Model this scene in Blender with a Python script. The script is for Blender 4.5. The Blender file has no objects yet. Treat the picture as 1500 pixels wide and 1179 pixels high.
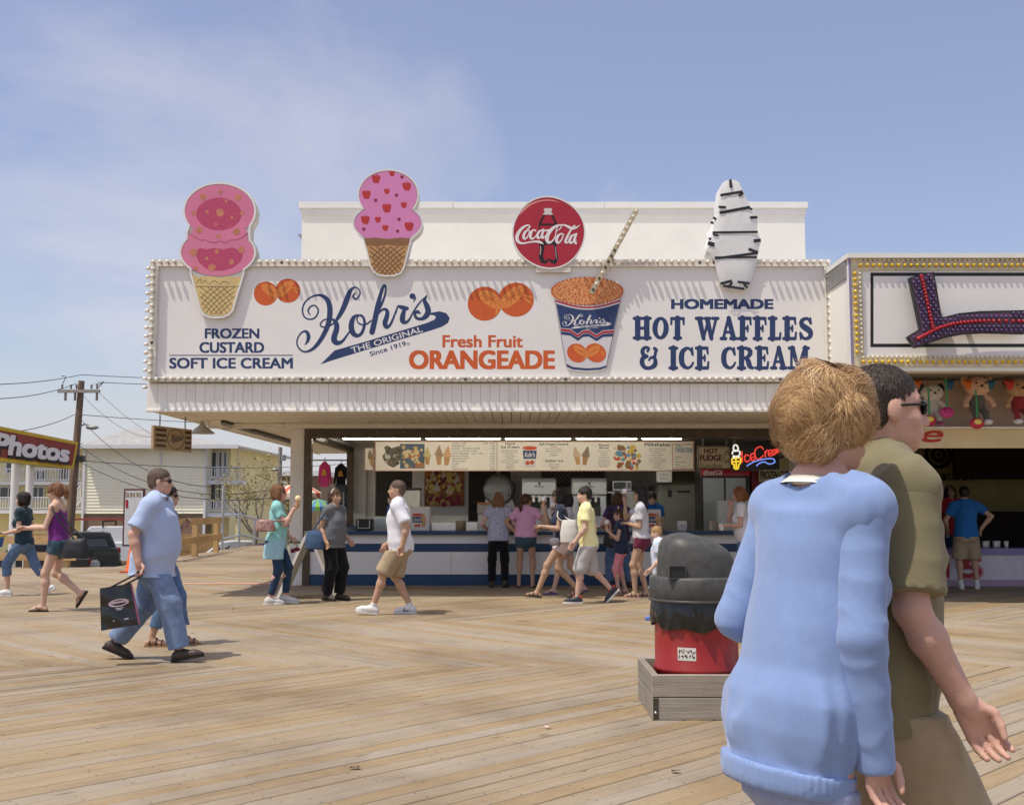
import bpy, math, random
import numpy as np
from mathutils import Vector, Matrix

SC = bpy.context.scene
COL = SC.collection
R = math.radians

# ------------------------------------------------------------------ camera
F_PX, IMG_W, IMG_H = 1620.0,1500.0,1179.0
CAM_H, HORIZON = 1.4,738.0
PITCH = math.atan((HORIZON - IMG_H / 2) / F_PX)
cam_d = bpy.data.cameras.new('camera')
cam_d.sensor_width = 36.0
cam_d.sensor_fit = 'HORIZONTAL'
cam_d.lens = 36.0*F_PX / IMG_W
cam_d.clip_start = 0.05
cam_d.clip_end = 3000
cam = bpy.data.objects.new('camera', cam_d)
COL.objects.link(cam)
cam.location = (0,0, CAM_H)
cam.rotation_euler = (R(90) + PITCH, 0,0)
SC.camera = cam

# ------------------------------------------------------------------ light
SUN_DIR = Vector((0.36,0.23,-1.0)).normalized()          # direction the light travels
SUN_EL = math.asin(-SUN_DIR.z)
SUN_AZ = math.atan2(-SUN_DIR.x, -SUN_DIR.y)
sun_d = bpy.data.lights.new('sun', 'SUN')
sun_d.energy = 2.9
sun_d.angle = R(0.6)
sun_d.color = (1.0,0.93,0.80)
sun = bpy.data.objects.new('sun', sun_d)
COL.objects.link(sun)
sun.rotation_euler = SUN_DIR.to_track_quat('-Z', 'Y').to_euler()
sun.location = (-10,-8,30)

world = bpy.data.worlds.new('World')
SC.world = world
world.use_nodes = True
def build_world():
	nt = world.node_tree
	nt.nodes.clear()
	N = nt.nodes.new
	L = nt.links.new
	out = N('ShaderNodeOutputWorld')
	bg = N('ShaderNodeBackground')
	bg.inputs['Strength'].default_value = 0.125
	sky = N('ShaderNodeTexSky')
	sky.sky_type = 'NISHITA'
	sky.sun_disc = False
	sky.sun_elevation = SUN_EL
	sky.sun_rotation = SUN_AZ
	sky.altitude = 0
	sky.air_density = 1.0
	sky.dust_density = 2.0
	sky.ozone_density = 1.6
	tc = N('ShaderNodeTexCoord')
	# project the view direction on a cloud deck so that wisps flatten near the horizon
	sep = N('ShaderNodeSeparateXYZ')
	L(tc.outputs['Generated'], sep.inputs[0])
	mx = N('ShaderNodeMath'); mx.operation = 'MAXIMUM'; mx.inputs[1].default_value = 0.0
	L(sep.outputs['Z'], mx.inputs[0])
	ad = N('ShaderNodeMath'); ad.operation = 'ADD'; ad.inputs[1].default_value = 0.16
	L(mx.outputs[0], ad.inputs[0])
	dx = N('ShaderNodeMath'); dx.operation = 'DIVIDE'
	dy = N('ShaderNodeMath'); dy.operation = 'DIVIDE'
	L(sep.outputs['X'], dx.inputs[0]); L(ad.outputs[0], dx.inputs[1])
	L(sep.outputs['Y'], dy.inputs[0]); L(ad.outputs[0], dy.inputs[1])
	cmb = N('ShaderNodeCombineXYZ')
	L(dx.outputs[0], cmb.inputs[0]); L(dy.outputs[0], cmb.inputs[1])
	mp = N('ShaderNodeMapping')
	mp.inputs['Location'].default_value = (19.32,0.92,0)
	mp.inputs['Rotation'].default_value = (0,0, R(62))
	mp.inputs['Scale'].default_value = (0.75,0.62,1)
	L(cmb.outputs[0], mp.inputs[0])
	n1 = N('ShaderNodeTexNoise')
	n1.inputs['Scale'].default_value = 0.85
	n1.inputs['Detail'].default_value = 7
	n1.inputs['Roughness'].default_value = 0.56
	n1.inputs['Distortion'].default_value = 0.5
	L(mp.outputs[0], n1.inputs['Vector'])
	cr = N('ShaderNodeValToRGB')
	cr.color_ramp.elements[0].position = 0.40
	cr.color_ramp.elements[1].position = 0.66
	cr.color_ramp.elements[0].color = (0,0,0,1)
	cr.color_ramp.elements[1].color = (0.78,0.78,0.78,1)
	L(n1.outputs['Fac'], cr.inputs[0])
	veil = N('ShaderNodeMath'); veil.operation = 'MAXIMUM'; veil.inputs[1].default_value = 0.16
	L(cr.outputs[0], veil.inputs[0])
	# haze thickening towards the horizon
	hz_ = N('ShaderNodeMapRange'); hz_.interpolation_type = 'SMOOTHSTEP'
	hz_.inputs['From Min'].default_value = 0.0; hz_.inputs['From Max'].default_value = 0.20
	hz_.inputs['To Min'].default_value = 0.78; hz_.inputs['To Max'].default_value = 0.0
	L(sep.outputs['Z'], hz_.inputs['Value'])
	v2 = N('ShaderNodeMath'); v2.operation = 'MAXIMUM'
	L(veil.outputs[0], v2.inputs[0]); L(hz_.outputs[0], v2.inputs[1])
	mix = N('ShaderNodeMix'); mix.data_type = 'RGBA'
	L(v2.outputs[0], mix.inputs['Factor'])
	L(sky.outputs[0], mix.inputs['A'])
	mix.inputs['B'].default_value = (4.6,4.6,5.0,1)
	hs = N('ShaderNodeHueSaturation')
	hs.inputs['Hue'].default_value = 0.516
	hs.inputs['Saturation'].default_value = 1.02
	L(mix.outputs['Result'], hs.inputs['Color'])
	L(hs.outputs[0], bg.inputs['Color'])
	L(bg.outputs[0], out.inputs['Surface'])
build_world()

SC.view_settings.view_transform = 'Standard'
SC.view_settings.look = 'None'
SC.view_settings.exposure = 0.33
SC.view_settings.gamma = 1.0
SC.view_settings.use_curve_mapping = False
SC.render.engine = 'CYCLES'
SC.cycles.use_denoising = True
SC.cycles.max_bounces = 6
SC.cycles.transparent_max_bounces = 12
SC.cycles.caustics_reflective = False
SC.cycles.caustics_refractive = False

# ------------------------------------------------------------------ maths helpers
CP, SP = math.cos(PITCH), math.sin(PITCH)
def P(u, v, Y):
	"""the point at depth Y that the lens sees at photograph pixel (u, v)"""
	dx = (u - IMG_W / 2) / F_PX
	dy = (IMG_H / 2 - v) / F_PX
	fw = CP - dy*SP
	up = SP + dy*CP
	return Vector((dx / fw*Y, Y, CAM_H + up / fw*Y))
def G(u, v, z=0.0):
	"""the point of the level z that the lens sees at (u, v)"""
	dx = (u - IMG_W / 2) / F_PX
	dy = (IMG_H / 2 - v) / F_PX
	fw = CP - dy*SP
	up = SP + dy*CP
	Y = (z - CAM_H) / (up / fw)
	return Vector((dx / fw*Y, Y, z))
def XU(u, Y, v=740.0):
	return P(u, v, Y).x
def ZX(Y):
	return lambda u, v: (P(u, v, Y).x, P(u, v, Y).z)

def lin(c):
	c = c / 255.0
	return c / 12.92 if c <= 0.04045 else ((c + 0.055) / 1.055) ** 2.4
def S(r, g, b):
	return (lin(r), lin(g), lin(b),1.0)

# ------------------------------------------------------------------ materials
MATS = {}
def mat(name, col, rough=0.6, var=0.12, scale=6.0, bump=0.0, bscale=40.0, metal=0.0, spec=0.4,
		stretch=(1,1,1), col2=None, dirt=0.0, dscale=1.5, emit=None, alpha=None, sheen=0.0, coat=0.0, rand=0.0):
	"""principled material with procedural colour variation, dirt and fine relief"""
	if name in MATS:
		return MATS[name]
	m = bpy.data.materials.new(name)
	m.use_nodes = True
	nt = m.node_tree
	N = nt.nodes.new
	L = nt.links.new
	b = nt.nodes['Principled BSDF']
	b.inputs['Roughness'].default_value = rough
	b.inputs['Metallic'].default_value = metal
	b.inputs['Specular IOR Level'].default_value = spec
	if sheen:
		b.inputs['Sheen Weight'].default_value = sheen
		b.inputs['Sheen Roughness'].default_value = 0.5
	if coat:
		b.inputs['Coat Weight'].default_value = coat
	if alpha is not None:
		b.inputs['Alpha'].default_value = alpha
	if len(col) == 3:
		col = (*col, 1)
	tc = N('ShaderNodeTexCoord')
	mp = N('ShaderNodeMapping')
	mp.inputs['Scale'].default_value = stretch
	L(tc.outputs['Object'], mp.inputs[0])
	vec = mp.outputs[0]
	oi = N('ShaderNodeObjectInfo')
	va = N('ShaderNodeVectorMath'); va.operation = 'ADD'
	cx = N('ShaderNodeCombineXYZ')
	ml = N('ShaderNodeMath'); ml.operation = 'MULTIPLY'; ml.inputs[1].default_value = 37.0
	L(oi.outputs['Random'], ml.inputs[0])
	L(ml.outputs[0], cx.inputs[0]); L(ml.outputs[0], cx.inputs[1])
	L(vec, va.inputs[0]); L(cx.outputs[0], va.inputs[1])
	vec = va.outputs[0]
	c_out = None
	if var > 0 or col2 is not None:
		n = N('ShaderNodeTexNoise')
		n.inputs['Scale'].default_value = scale
		n.inputs['Detail'].default_value = 5
		n.inputs['Roughness'].default_value = 0.6
		L(vec, n.inputs['Vector'])
		cr = N('ShaderNodeValToRGB')
		cr.color_ramp.elements[0].position = 0.3
		cr.color_ramp.elements[1].position = 0.7
		if col2 is None:
			lo = tuple(max(0, c*(1 - var)) for c in col[:3]) + (1,)
			hi = tuple(min(1, c*(1 + var)) for c in col[:3]) + (1,)
		else:
			lo, hi = col, col2
		cr.color_ramp.elements[0].color = lo
		cr.color_ramp.elements[1].color = hi
		L(n.outputs['Fac'], cr.inputs[0])
		c_out = cr.outputs[0]
	if dirt > 0:
		n2 = N('ShaderNodeTexNoise')
		n2.inputs['Scale'].default_value = dscale
		n2.inputs['Detail'].default_value = 8
		n2.inputs['Roughness'].default_value = 0.7
		L(vec, n2.inputs['Vector'])
		c2 = N('ShaderNodeValToRGB')
		c2.color_ramp.elements[0].position = 0.5
		c2.color_ramp.elements[1].position = 0.75
		c2.color_ramp.elements[0].color = (0,0,0,1)
		c2.color_ramp.elements[1].color = (dirt, dirt, dirt, 1)
		L(n2.outputs['Fac'], c2.inputs[0])
		mx = N('ShaderNodeMix'); mx.data_type = 'RGBA'
		L(c2.outputs[0], mx.inputs['Factor'])
		if c_out is not None:
			L(c_out, mx.inputs['A'])
		else:
			mx.inputs['A'].default_value = col
		mx.inputs['B'].default_value = (0.13,0.105,0.08,1)
		c_out = mx.outputs['Result']
	if rand > 0:
		hs = N('ShaderNodeHueSaturation')
		mr = N('ShaderNodeMapRange')
		mr.inputs['To Min'].default_value = 1 - rand
		mr.inputs['To Max'].default_value = 1 + rand
		L(oi.outputs['Random'], mr.inputs['Value'])
		L(mr.outputs[0], hs.inputs['Value'])
		if c_out is not None:
			L(c_out, hs.inputs['Color'])
		else:
			hs.inputs['Color'].default_value = col
		c_out = hs.outputs[0]
	if c_out is not None:
		L(c_out, b.inputs['Base Color'])
	else:
		b.inputs['Base Color'].default_value = col
	if bump > 0:
		n3 = N('ShaderNodeTexNoise')
		n3.inputs['Scale'].default_value = bscale
		n3.inputs['Detail'].default_value = 4
		L(vec, n3.inputs['Vector'])
		bp = N('ShaderNodeBump')
		bp.inputs['Strength'].default_value = bump
		bp.inputs['Distance'].default_value = 0.01
		L(n3.outputs['Fac'], bp.inputs['Height'])
		L(bp.outputs[0], b.inputs['Normal'])
	if emit:
		b.inputs['Emission Color'].default_value = emit[0]
		b.inputs['Emission Strength'].default_value = emit[1]
	MATS[name] = m
	return m

def flat(name, rgb, rough=0.5, **k):
	"""print or paint colour given as sRGB"""
	k.setdefault('var', 0.05)
	return mat(name, S(*rgb), rough, **k)

# ------------------------------------------------------------------ mesh helpers
class MB:
	def __init__(self):
		self.v = []
		self.f = []
		self.sm = []
		self.uvn = None
	def add(self, vs, fs, smooth=False):
		o = len(self.v)
		self.v += [tuple(p) for p in vs]
		self.f += [tuple(i + o for i in f) for f in fs]
		self.sm += [smooth]*len(fs)
		return self
	def box(self, c, s, rot=None):
		hx, hy, hz = s[0] / 2, s[1] / 2, s[2] / 2
		pts = [Vector((x, y, z)) for z in (-hz, hz) for y in (-hy, hy) for x in (-hx, hx)]
		if rot is not None:
			pts = [rot @ p for p in pts]
		c = Vector(c)
		pts = [p + c for p in pts]
		return self.add(pts, [(0,2,3,1),(4,5,7,6),(0,1,5,4),(2,6,7,3),(0,4,6,2),(1,3,7,5)])
	def bb(self, x0, x1, y0, y1, z0, z1):
		return self.box(((x0 + x1) / 2,(y0 + y1) / 2,(z0 + z1) / 2),(abs(x1 - x0), abs(y1 - y0), abs(z1 - z0)))
	def bev(self, x0, x1, y0, y1, z0, z1, b=0.01):
		"""box with chamfered edges"""
		xs, ys, zs = (x0, x1),(y0, y1),(z0, z1)
		vs = []
		idx = {}
		for i in (0,1):
			for j in (0,1):
				for k in (0,1):
					sx, sy, sz = (1 - 2*i),(1 - 2*j),(1 - 2*k)
					for a in range(3):
						p = [xs[i] + sx*b, ys[j] + sy*b, zs[k] + sz*b]
						p[a] = (xs[i], ys[j], zs[k])[a]
						idx[(i, j, k, a)] = len(vs)
						vs.append(p)
		fs = []
		for a in range(3):
			o = [d for d in range(3) if d != a]
			for s in (0,1):
				q = []
				for (p0, p1) in ((0,0),(1,0),(1,1),(0,1)):
					key = [0,0,0]; key[a] = s; key[o[0]] = p0; key[o[1]] = p1
					q.append(idx[(*key, a)])
				fs.append(tuple(q))
		for a in range(3):
			o = [d for d in range(3) if d != a]
			for s0 in (0,1):
				for s1 in (0,1):
					q = []
					for (e, ax) in ((0, o[0]),(1, o[0]),(1, o[1]),(0, o[1])):
						key = [0,0,0]; key[a] = e; key[o[0]] = s0; key[o[1]] = s1
						q.append(idx[(*key, ax)])
					fs.append(tuple(q))
		for i in (0,1):
			for j in (0,1):
				for k in (0,1):
					fs.append((idx[(i, j, k, 0)], idx[(i, j, k, 1)], idx[(i, j, k, 2)]))
		return self.add(vs, fs)
	def tube(self, pts, r, n=8, caps=True, smooth=True):
		pts = [Vector(p) for p in pts]
		if not isinstance(r, (list, tuple)):
			r = [r]*len(pts)
		vs, fs = [], []
		prev = None
		for i, p in enumerate(pts):
			if i == 0:
				d = pts[1] - pts[0]
			elif i == len(pts) - 1:
				d = pts[-1] - pts[-2]
			else:
				d = (pts[i + 1] - pts[i]).normalized() + (pts[i] - pts[i - 1]).normalized()
			if d.length < 1e-9:
				d = Vector((0,0,1))
			d.normalize()
			if prev is None:
				a = Vector((0,0,1)) if abs(d.z) < 0.9 else Vector((1,0,0))
				prev = d.cross(a).normalized()
			else:
				prev = (prev - d*prev.dot(d))
				if prev.length < 1e-6:
					prev = d.orthogonal()
				prev.normalize()
			bn = d.cross(prev)
			for k in range(n):
				t = 2*math.pi*k / n
				vs.append(p + (prev*math.cos(t) + bn*math.sin(t))*r[i])
		for i in range(len(pts) - 1):
			for k in range(n):
				fs.append((i*n + k, i*n + (k + 1) % n, (i + 1)*n + (k + 1) % n, (i + 1)*n + k))
		self.add(vs, fs, smooth)
		if caps:
			m = len(pts) - 1
			self.add([vs[k] for k in range(n)], [tuple(range(n))[::-1]])
			self.add([vs[m*n + k] for k in range(n)], [tuple(range(n))])
		return self
	def lathe(self, prof, c=(0,0,0), n=24, axis='z', smooth=True, sx=1.0, sy=1.0):
		vs, fs = [], []
		for (r, h) in prof:
			for k in range(n):
				t = 2*math.pi*k / n
				a, b = r*math.cos(t)*sx, r*math.sin(t)*sy
				if axis == 'z':
					vs.append((c[0] + a, c[1] + b, c[2] + h))
				elif axis == 'y':
					vs.append((c[0] + a, c[1] + h, c[2] + b))
				else:
					vs.append((c[0] + h, c[1] + a, c[2] + b))
		for i in range(len(prof) - 1):
			for k in range(n):
				f = (i*n + k, i*n + (k + 1) % n, (i + 1)*n + (k + 1) % n, (i + 1)*n + k)
				fs.append(f if axis != 'y' else f[::-1])
		return self.add(vs, fs, smooth)
	def sphere(self, c, r, n=10, m=6, s=(1,1,1)):
		vs, fs = [], []
		for j in range(m + 1):
			ph = math.pi*j / m
			for k in range(n):
				t = 2*math.pi*k / n
				vs.append((c[0] + r*s[0]*math.sin(ph)*math.cos(t), c[1] + r*s[1]*math.sin(ph)*math.sin(t), c[2] + r*s[2]*math.cos(ph)))
		for j in range(m):
			for k in range(n):
				fs.append((j*n + k, (j + 1)*n + k, (j + 1)*n + (k + 1) % n, j*n + (k + 1) % n))
		return self.add(vs, fs, True)
	def prism(self, poly, y0, y1, cap=True):
		"""outline in the xz plane, extruded along y from y0 (front) to y1"""
		n = len(poly)
		vs = [(p[0], y0, p[1]) for p in poly] + [(p[0], y1, p[1]) for p in poly]
		fs = [(i, (i + 1) % n, n + (i + 1) % n, n + i) for i in range(n)]
		if cap:
			fs += [tuple(range(n)), tuple(range(2*n - 1, n - 1,-1))]
		return self.add(vs, fs)
	def face(self, pts):
		return self.add(pts, [tuple(range(len(pts)))])
	def build(self, name, material, parent=None, local=False, base=None, smooth=None):
		me = bpy.data.meshes.new(name)
		off = Vector((0,0,0))
		loc = Vector((0,0,0))
		if parent is not None:
			if not local:
				q = parent
				while q is not None:
					off += q.location
					q = q.parent
		elif base is not None:
			off = Vector(base)
			loc = off.copy()
		elif not local and self.v:
			a = np.array(self.v)
			mn, mxx = a.min(0), a.max(0)
			off = Vector(((mn[0] + mxx[0]) / 2,(mn[1] + mxx[1]) / 2, mn[2]))
			loc = off.copy()
		vv = [(p[0] - off.x, p[1] - off.y, p[2] - off.z) for p in self.v]
		me.from_pydata(vv, [], self.f)
		if smooth is None:
			me.polygons.foreach_set('use_smooth', self.sm)
		else:
			me.polygons.foreach_set('use_smooth', [smooth]*len(self.f))
		if material is not None:
			me.materials.append(material)
		me.update()
		o = bpy.data.objects.new(name, me)
		COL.objects.link(o)
		if parent is not None:
			o.parent = parent
		else:
			o.location = loc
		return o

def tag(o, label=None, cat=None, group=None, kind=None):
	if label: o['label'] = label
	if cat: o['category'] = cat
	if group: o['group'] = group
	if kind: o['kind'] = kind
	return o
def thing(name, loc, label, cat, group=None, rz=0.0):
	o = bpy.data.objects.new(name, None)
	COL.objects.link(o)
	o.location = loc
	o.rotation_euler.z = rz
	o.empty_display_size = 0.2
	return tag(o, label, cat, group)
def place(mesh, name, loc, parent, rot=(0,0,0), scale=(1,1,1)):
	"""another object on shared mesh data; loc in world space, parents unrotated"""
	o = bpy.data.objects.new(name, mesh)
	COL.objects.link(o)
	off = Vector((0,0,0))
	q = parent
	while q is not None:
		off += q.location
		q = q.parent
	o.location = Vector(loc) - off
	o.rotation_euler = rot
	o.scale = scale
	if parent is not None:
		o.parent = parent
	return o

# ------------------------------------------------------------------ lettering
def catmull(pts, sub=6):
	out = []
	n = len(pts)
	for i in range(n - 1):
		p0 = pts[max(0, i - 1)]; p1 = pts[i]; p2 = pts[i + 1]; p3 = pts[min(n - 1, i + 2)]
		for s in range(sub):
			t = s / sub
			out.append(tuple(0.5*(2*b + (c - a)*t + (2*a - 5*b + 4*c - d)*t*t + (-a + 3*b - 3*c + d)*t ** 3)
							 for a, b, c, d in zip(p0, p1, p2, p3)))
	out.append(tuple(pts[-1]))
	return out
LIFT = [0]
def ribbon(mb, pts, fmap, depth=0.0, sub=6, closed=False, caps=True, curve=True):
	"""stroke of varying width: pts are (x, y, width); fmap(x, y, d) gives the 3D point, d metres proud"""
	q = catmull(pts, sub) if curve and len(pts) > 2 else [tuple(p) for p in pts]
	LIFT[0] = (LIFT[0] + 1) % 7
	d0 = depth + LIFT[0]*0.0004
	n = len(q)
	vs, fs = [], []
	for i, (x, y, w) in enumerate(q):
		a = q[max(0, i - 1)]; b = q[min(n - 1, i + 1)]
		tx, ty = b[0] - a[0], b[1] - a[1]
		l = math.hypot(tx, ty) or 1
		nx, ny = -ty / l, tx / l
		d = d0 + 0.0035*i / n
		w = max(w, 0.001)
		vs.append(fmap(x + nx*w / 2, y + ny*w / 2, d))
		vs.append(fmap(x - nx*w / 2, y - ny*w / 2, d))
	for i in range(n - 1):
		fs.append((2*i, 2*i + 1,2*i + 3,2*i + 2))
	mb.add(vs, fs)
	if caps:
		for (i, j) in ((0,1),(n - 1, n - 2)):
			x, y, w = q[i]
			if w < 0.6*max(p[2] for p in q)*0.3:
				continue
			tx, ty = x - q[j][0], y - q[j][1]
			a0 = math.atan2(ty, tx)
			d = d0 + 0.0035*i / n
			m = 6
			mb.face([fmap(x + w / 2*math.cos(a0 - math.pi / 2 + math.pi*k / m), y + w / 2*math.sin(a0 - math.pi / 2 + math.pi*k / m), d) for k in range(m + 1)])
	return mb
def blob(mb, cx, cy, rx, ry, fmap, depth=0.0, n=20, rot=0.0):
	LIFT[0] = (LIFT[0] + 1) % 7
	d = depth + LIFT[0]*0.0004
	c, s = math.cos(rot), math.sin(rot)
	mb.face([fmap(cx + rx*math.cos(t)*c - ry*math.sin(t)*s, cy + rx*math.cos(t)*s + ry*math.sin(t)*c, d)
			 for t in [2*math.pi*k / n for k in range(n)]])
def poly(mb, pts, fmap, depth=0.0):
	"""filled outline that may be concave: ear-clipped so that it shades cleanly"""
	from mathutils.geometry import tessellate_polygon
	p3 = [fmap(x, y, depth) for (x, y) in pts]
	tri = tessellate_polygon([[Vector((x, y, 0)) for (x, y) in pts]])
	mb.add(p3, [tuple(t) for t in tri])
TXT = {}
BOLD_STEPS = ((-1,-1),(1,-1),(-1,1),(1,1),(0,0),(-1,0),(1,0))
def text_geo(s, bold=0.0, shear=0.0, spacing=1.0):
	key = (s, bold, shear, spacing)
	if key not in TXT:
		cu = bpy.data.curves.new('t', 'FONT')
		cu.body = s
		cu.offset = bold
		cu.shear = shear
		cu.space_character = spacing
		cu.resolution_u = 4
		cu.align_x = 'CENTER'
		ob = bpy.data.objects.new('t', cu)
		COL.objects.link(ob)
		bpy.context.view_layer.update()
		me = bpy.data.meshes.new_from_object(ob.evaluated_get(bpy.context.evaluated_depsgraph_get()))
		v = np.array([tuple(x.co) for x in me.vertices]) if len(me.vertices) else np.zeros((1,3))
		f = [tuple(p.vertices) for p in me.polygons]
		bpy.data.objects.remove(ob)
		bpy.data.curves.remove(cu)
		bpy.data.meshes.remove(me)
		mn, mx = v.min(0), v.max(0)
		v = (v - mn) / np.maximum(mx - mn, 1e-6)
		TXT[key] = (v, f)
	return TXT[key]
def text(mb, s, box, fmap, depth=0.004, bold=0.0, shear=0.0, spacing=1.0):
	"""print s so that its ink fills box (u0, v0, u1, v1), v downwards"""
	v, f = text_geo(s, 0.0, shear, spacing)
	u0, v0, u1, v1 = box
	e = bold*(v1 - v0)*0.95
	u0 += e; u1 -= e; v0 += e*0.6; v1 -= e*0.6
	for i, (sx, sy) in enumerate(BOLD_STEPS if bold > 0 else ((0,0),)):
		mb.add([fmap(u0 + (u1 - u0)*p[0] + sx*e, v1 - (v1 - v0)*p[1] + sy*e*0.6, depth + i*0.0005) for p in v], f)
	return mb
def text_rot(mb, s, p0, p1, h, fmap, depth=0.004, bold=0.0, shear=0.0, spacing=1.0):
	"""print s along the baseline p0 -> p1 with cap height h (pixel space)"""
	v, f = text_geo(s, 0.0, shear, spacing)
	dx, dy = p1[0] - p0[0], p1[1] - p0[1]
	l = math.hypot(dx, dy)
	nx, ny = dy / l, -dx / l
	e = bold*h
	for i, (sx, sy) in enumerate(BOLD_STEPS if bold > 0 else ((0,0),)):
		mb.add([fmap(p0[0] + dx*q[0] + nx*h*q[1] + sx*e, p0[1] + dy*q[0] + ny*h*q[1] + sy*e, depth + i*0.0005) for q in v], f)
	return mb
def pix(Y, k=0.22):
	"""fmap for print on a frontal plane at depth Y, in photograph pixels; k scales how proud layers lie"""
	def f(u, v, d):
		return P(u, v, Y) + Vector((0,-d*(k if d > 0 else 1.0),0))
	return f
def zoomed(fm, ox, oy, sc):
	return lambda x, y, d: fm(ox + x / sc, oy + y / sc, d)
# ================================================================== SETTING
random.seed(7)
# ---- terrain: one sheet to the horizon, 1.65 m below the deck
def street_mats():
	m = mat('asphalt', (0.075,0.072,0.07),0.9, var=0.25, scale=3, bump=0.3, bscale=60, dirt=0.2, dscale=0.3)
	return m
GZ = -1.65
mb = MB()
mb.face([(-900,-300, GZ - 0.02),(900,-300, GZ - 0.02),(900,1800, GZ - 0.02),(-900,1800, GZ - 0.02)])
tag(mb.build('ground', mat('sand_ground', (0.32,0.27,0.2),0.95, var=0.2, scale=0.5, dirt=0.2), local=True), kind='structure')
mb = MB()
mb.face([(-120,25.6, GZ),(60,38, GZ),(60,58.5, GZ),(-120,58.5, GZ)])
tag(mb.build('road', street_mats(), local=True), kind='structure')
mb = MB()
mb.bb(-120,60,58.5,59.6, GZ - 0.1, GZ + 0.12)
tag(mb.build('pavement', mat('concrete', (0.42,0.4,0.37),0.9, var=0.12, scale=2, bump=0.2), local=True), kind='structure')

# ---- boardwalk
def wood_material(name, lo, mid, hi, grey, seed, gap_dark=0.5):
	m = bpy.data.materials.new(name)
	m.use_nodes = True
	nt = m.node_tree
	N = nt.nodes.new
	L = nt.links.new
	b = nt.nodes['Principled BSDF']
	b.inputs['Specular IOR Level'].default_value = 0.25
	tc = N('ShaderNodeTexCoord')
	oi = N('ShaderNodeObjectInfo')
	ge = N('ShaderNodeNewGeometry')
	rs = N('ShaderNodeMath'); rs.operation = 'ADD'
	L(oi.outputs['Random'], rs.inputs[0]); L(ge.outputs['Random Per Island'], rs.inputs[1])
	rf = N('ShaderNodeMath'); rf.operation = 'FRACT'
	rm = N('ShaderNodeMath'); rm.operation = 'MULTIPLY'; rm.inputs[1].default_value = 7.31
	L(rs.outputs[0], rm.inputs[0]); L(rm.outputs[0], rf.inputs[0])
	off = N('ShaderNodeCombineXYZ')
	om = N('ShaderNodeMath'); om.operation = 'MULTIPLY'; om.inputs[1].default_value = 51.0
	L(rf.outputs[0], om.inputs[0])
	L(om.outputs[0], off.inputs[0]); L(om.outputs[0], off.inputs[2])
	va = N('ShaderNodeVectorMath'); va.operation = 'ADD'
	L(tc.outputs['Object'], va.inputs[0]); L(off.outputs[0], va.inputs[1])
	# grain along local x
	mp = N('ShaderNodeMapping'); mp.inputs['Scale'].default_value = (1.3,62,62)
	L(va.outputs[0], mp.inputs[0])
	n1 = N('ShaderNodeTexNoise'); n1.inputs['Scale'].default_value = 1.0; n1.inputs['Detail'].default_value = 10; n1.inputs['Roughness'].default_value = 0.78
	n1.inputs['Distortion'].default_value = 1.2
	L(mp.outputs[0], n1.inputs['Vector'])
	cr = N('ShaderNodeValToRGB')
	cr.color_ramp.elements[0].position = 0.28; cr.color_ramp.elements[0].color = (*lo, 1)
	cr.color_ramp.elements[1].position = 0.75; cr.color_ramp.elements[1].color = (*hi, 1)
	e = cr.color_ramp.elements.new(0.48); e.color = (*mid, 1)
	L(n1.outputs['Fac'], cr.inputs[0])
	# greyed planks and worn streaks
	n2 = N('ShaderNodeTexNoise'); n2.inputs['Scale'].default_value = 1.0; n2.inputs['Detail'].default_value = 4
	mp2 = N('ShaderNodeMapping'); mp2.inputs['Scale'].default_value = (0.5,5,5)
	L(va.outputs[0], mp2.inputs[0]); L(mp2.outputs[0], n2.inputs['Vector'])
	gmix = N('ShaderNodeMath'); gmix.operation = 'ADD'
	g2 = N('ShaderNodeMath'); g2.operation = 'MULTIPLY'; g2.inputs[1].default_value = 0.55
	L(rf.outputs[0], g2.inputs[0])
	L(n2.outputs['Fac'], gmix.inputs[0]); L(g2.outputs[0], gmix.inputs[1])
	mr = N('ShaderNodeMapRange'); mr.inputs['From Min'].default_value = 0.55; mr.inputs['From Max'].default_value = 1.05; mr.inputs['To Max'].default_value = 0.85
	L(gmix.outputs[0], mr.inputs['Value'])
	mx = N('ShaderNodeMix'); mx.data_type = 'RGBA'
	L(mr.outputs[0], mx.inputs['Factor']); L(cr.outputs[0], mx.inputs['A'])
	gb = N('ShaderNodeMix'); gb.data_type = 'RGBA'; gb.blend_type = 'MULTIPLY'; gb.inputs['Factor'].default_value = 0.6
	gb.inputs['A'].default_value = (*grey, 1)
	cr3 = N('ShaderNodeValToRGB')
	cr3.color_ramp.elements[0].position = 0.3; cr3.color_ramp.elements[0].color = (0.5,0.5,0.5,1)
	cr3.color_ramp.elements[1].position = 0.6; cr3.color_ramp.elements[1].color = (1,1,1,1)
	L(n1.outputs['Fac'], cr3.inputs[0]); L(cr3.outputs[0], gb.inputs['B'])
	L(gb.outputs['Result'], mx.inputs['B'])
	# knots
	vo = N('ShaderNodeTexVoronoi'); vo.inputs['Scale'].default_value = 1.0
	mp3 = N('ShaderNodeMapping'); mp3.inputs['Scale'].default_value = (1.6,6.5,6.5)
	L(va.outputs[0], mp3.inputs[0]); L(mp3.outputs[0], vo.inputs['Vector'])
	ck = N('ShaderNodeValToRGB')
	ck.color_ramp.elements[0].position = 0.05; ck.color_ramp.elements[0].color = (0.35,0.27,0.2,1)
	ck.color_ramp.elements[1].position = 0.11; ck.color_ramp.elements[1].color = (1,1,1,1)
	L(vo.outputs['Distance'], ck.inputs[0])
	mk = N('ShaderNodeMix'); mk.data_type = 'RGBA'; mk.blend_type = 'MULTIPLY'; mk.inputs['Factor'].default_value = 0.7
	L(mx.outputs['Result'], mk.inputs['A']); L(ck.outputs[0], mk.inputs['B'])
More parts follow.
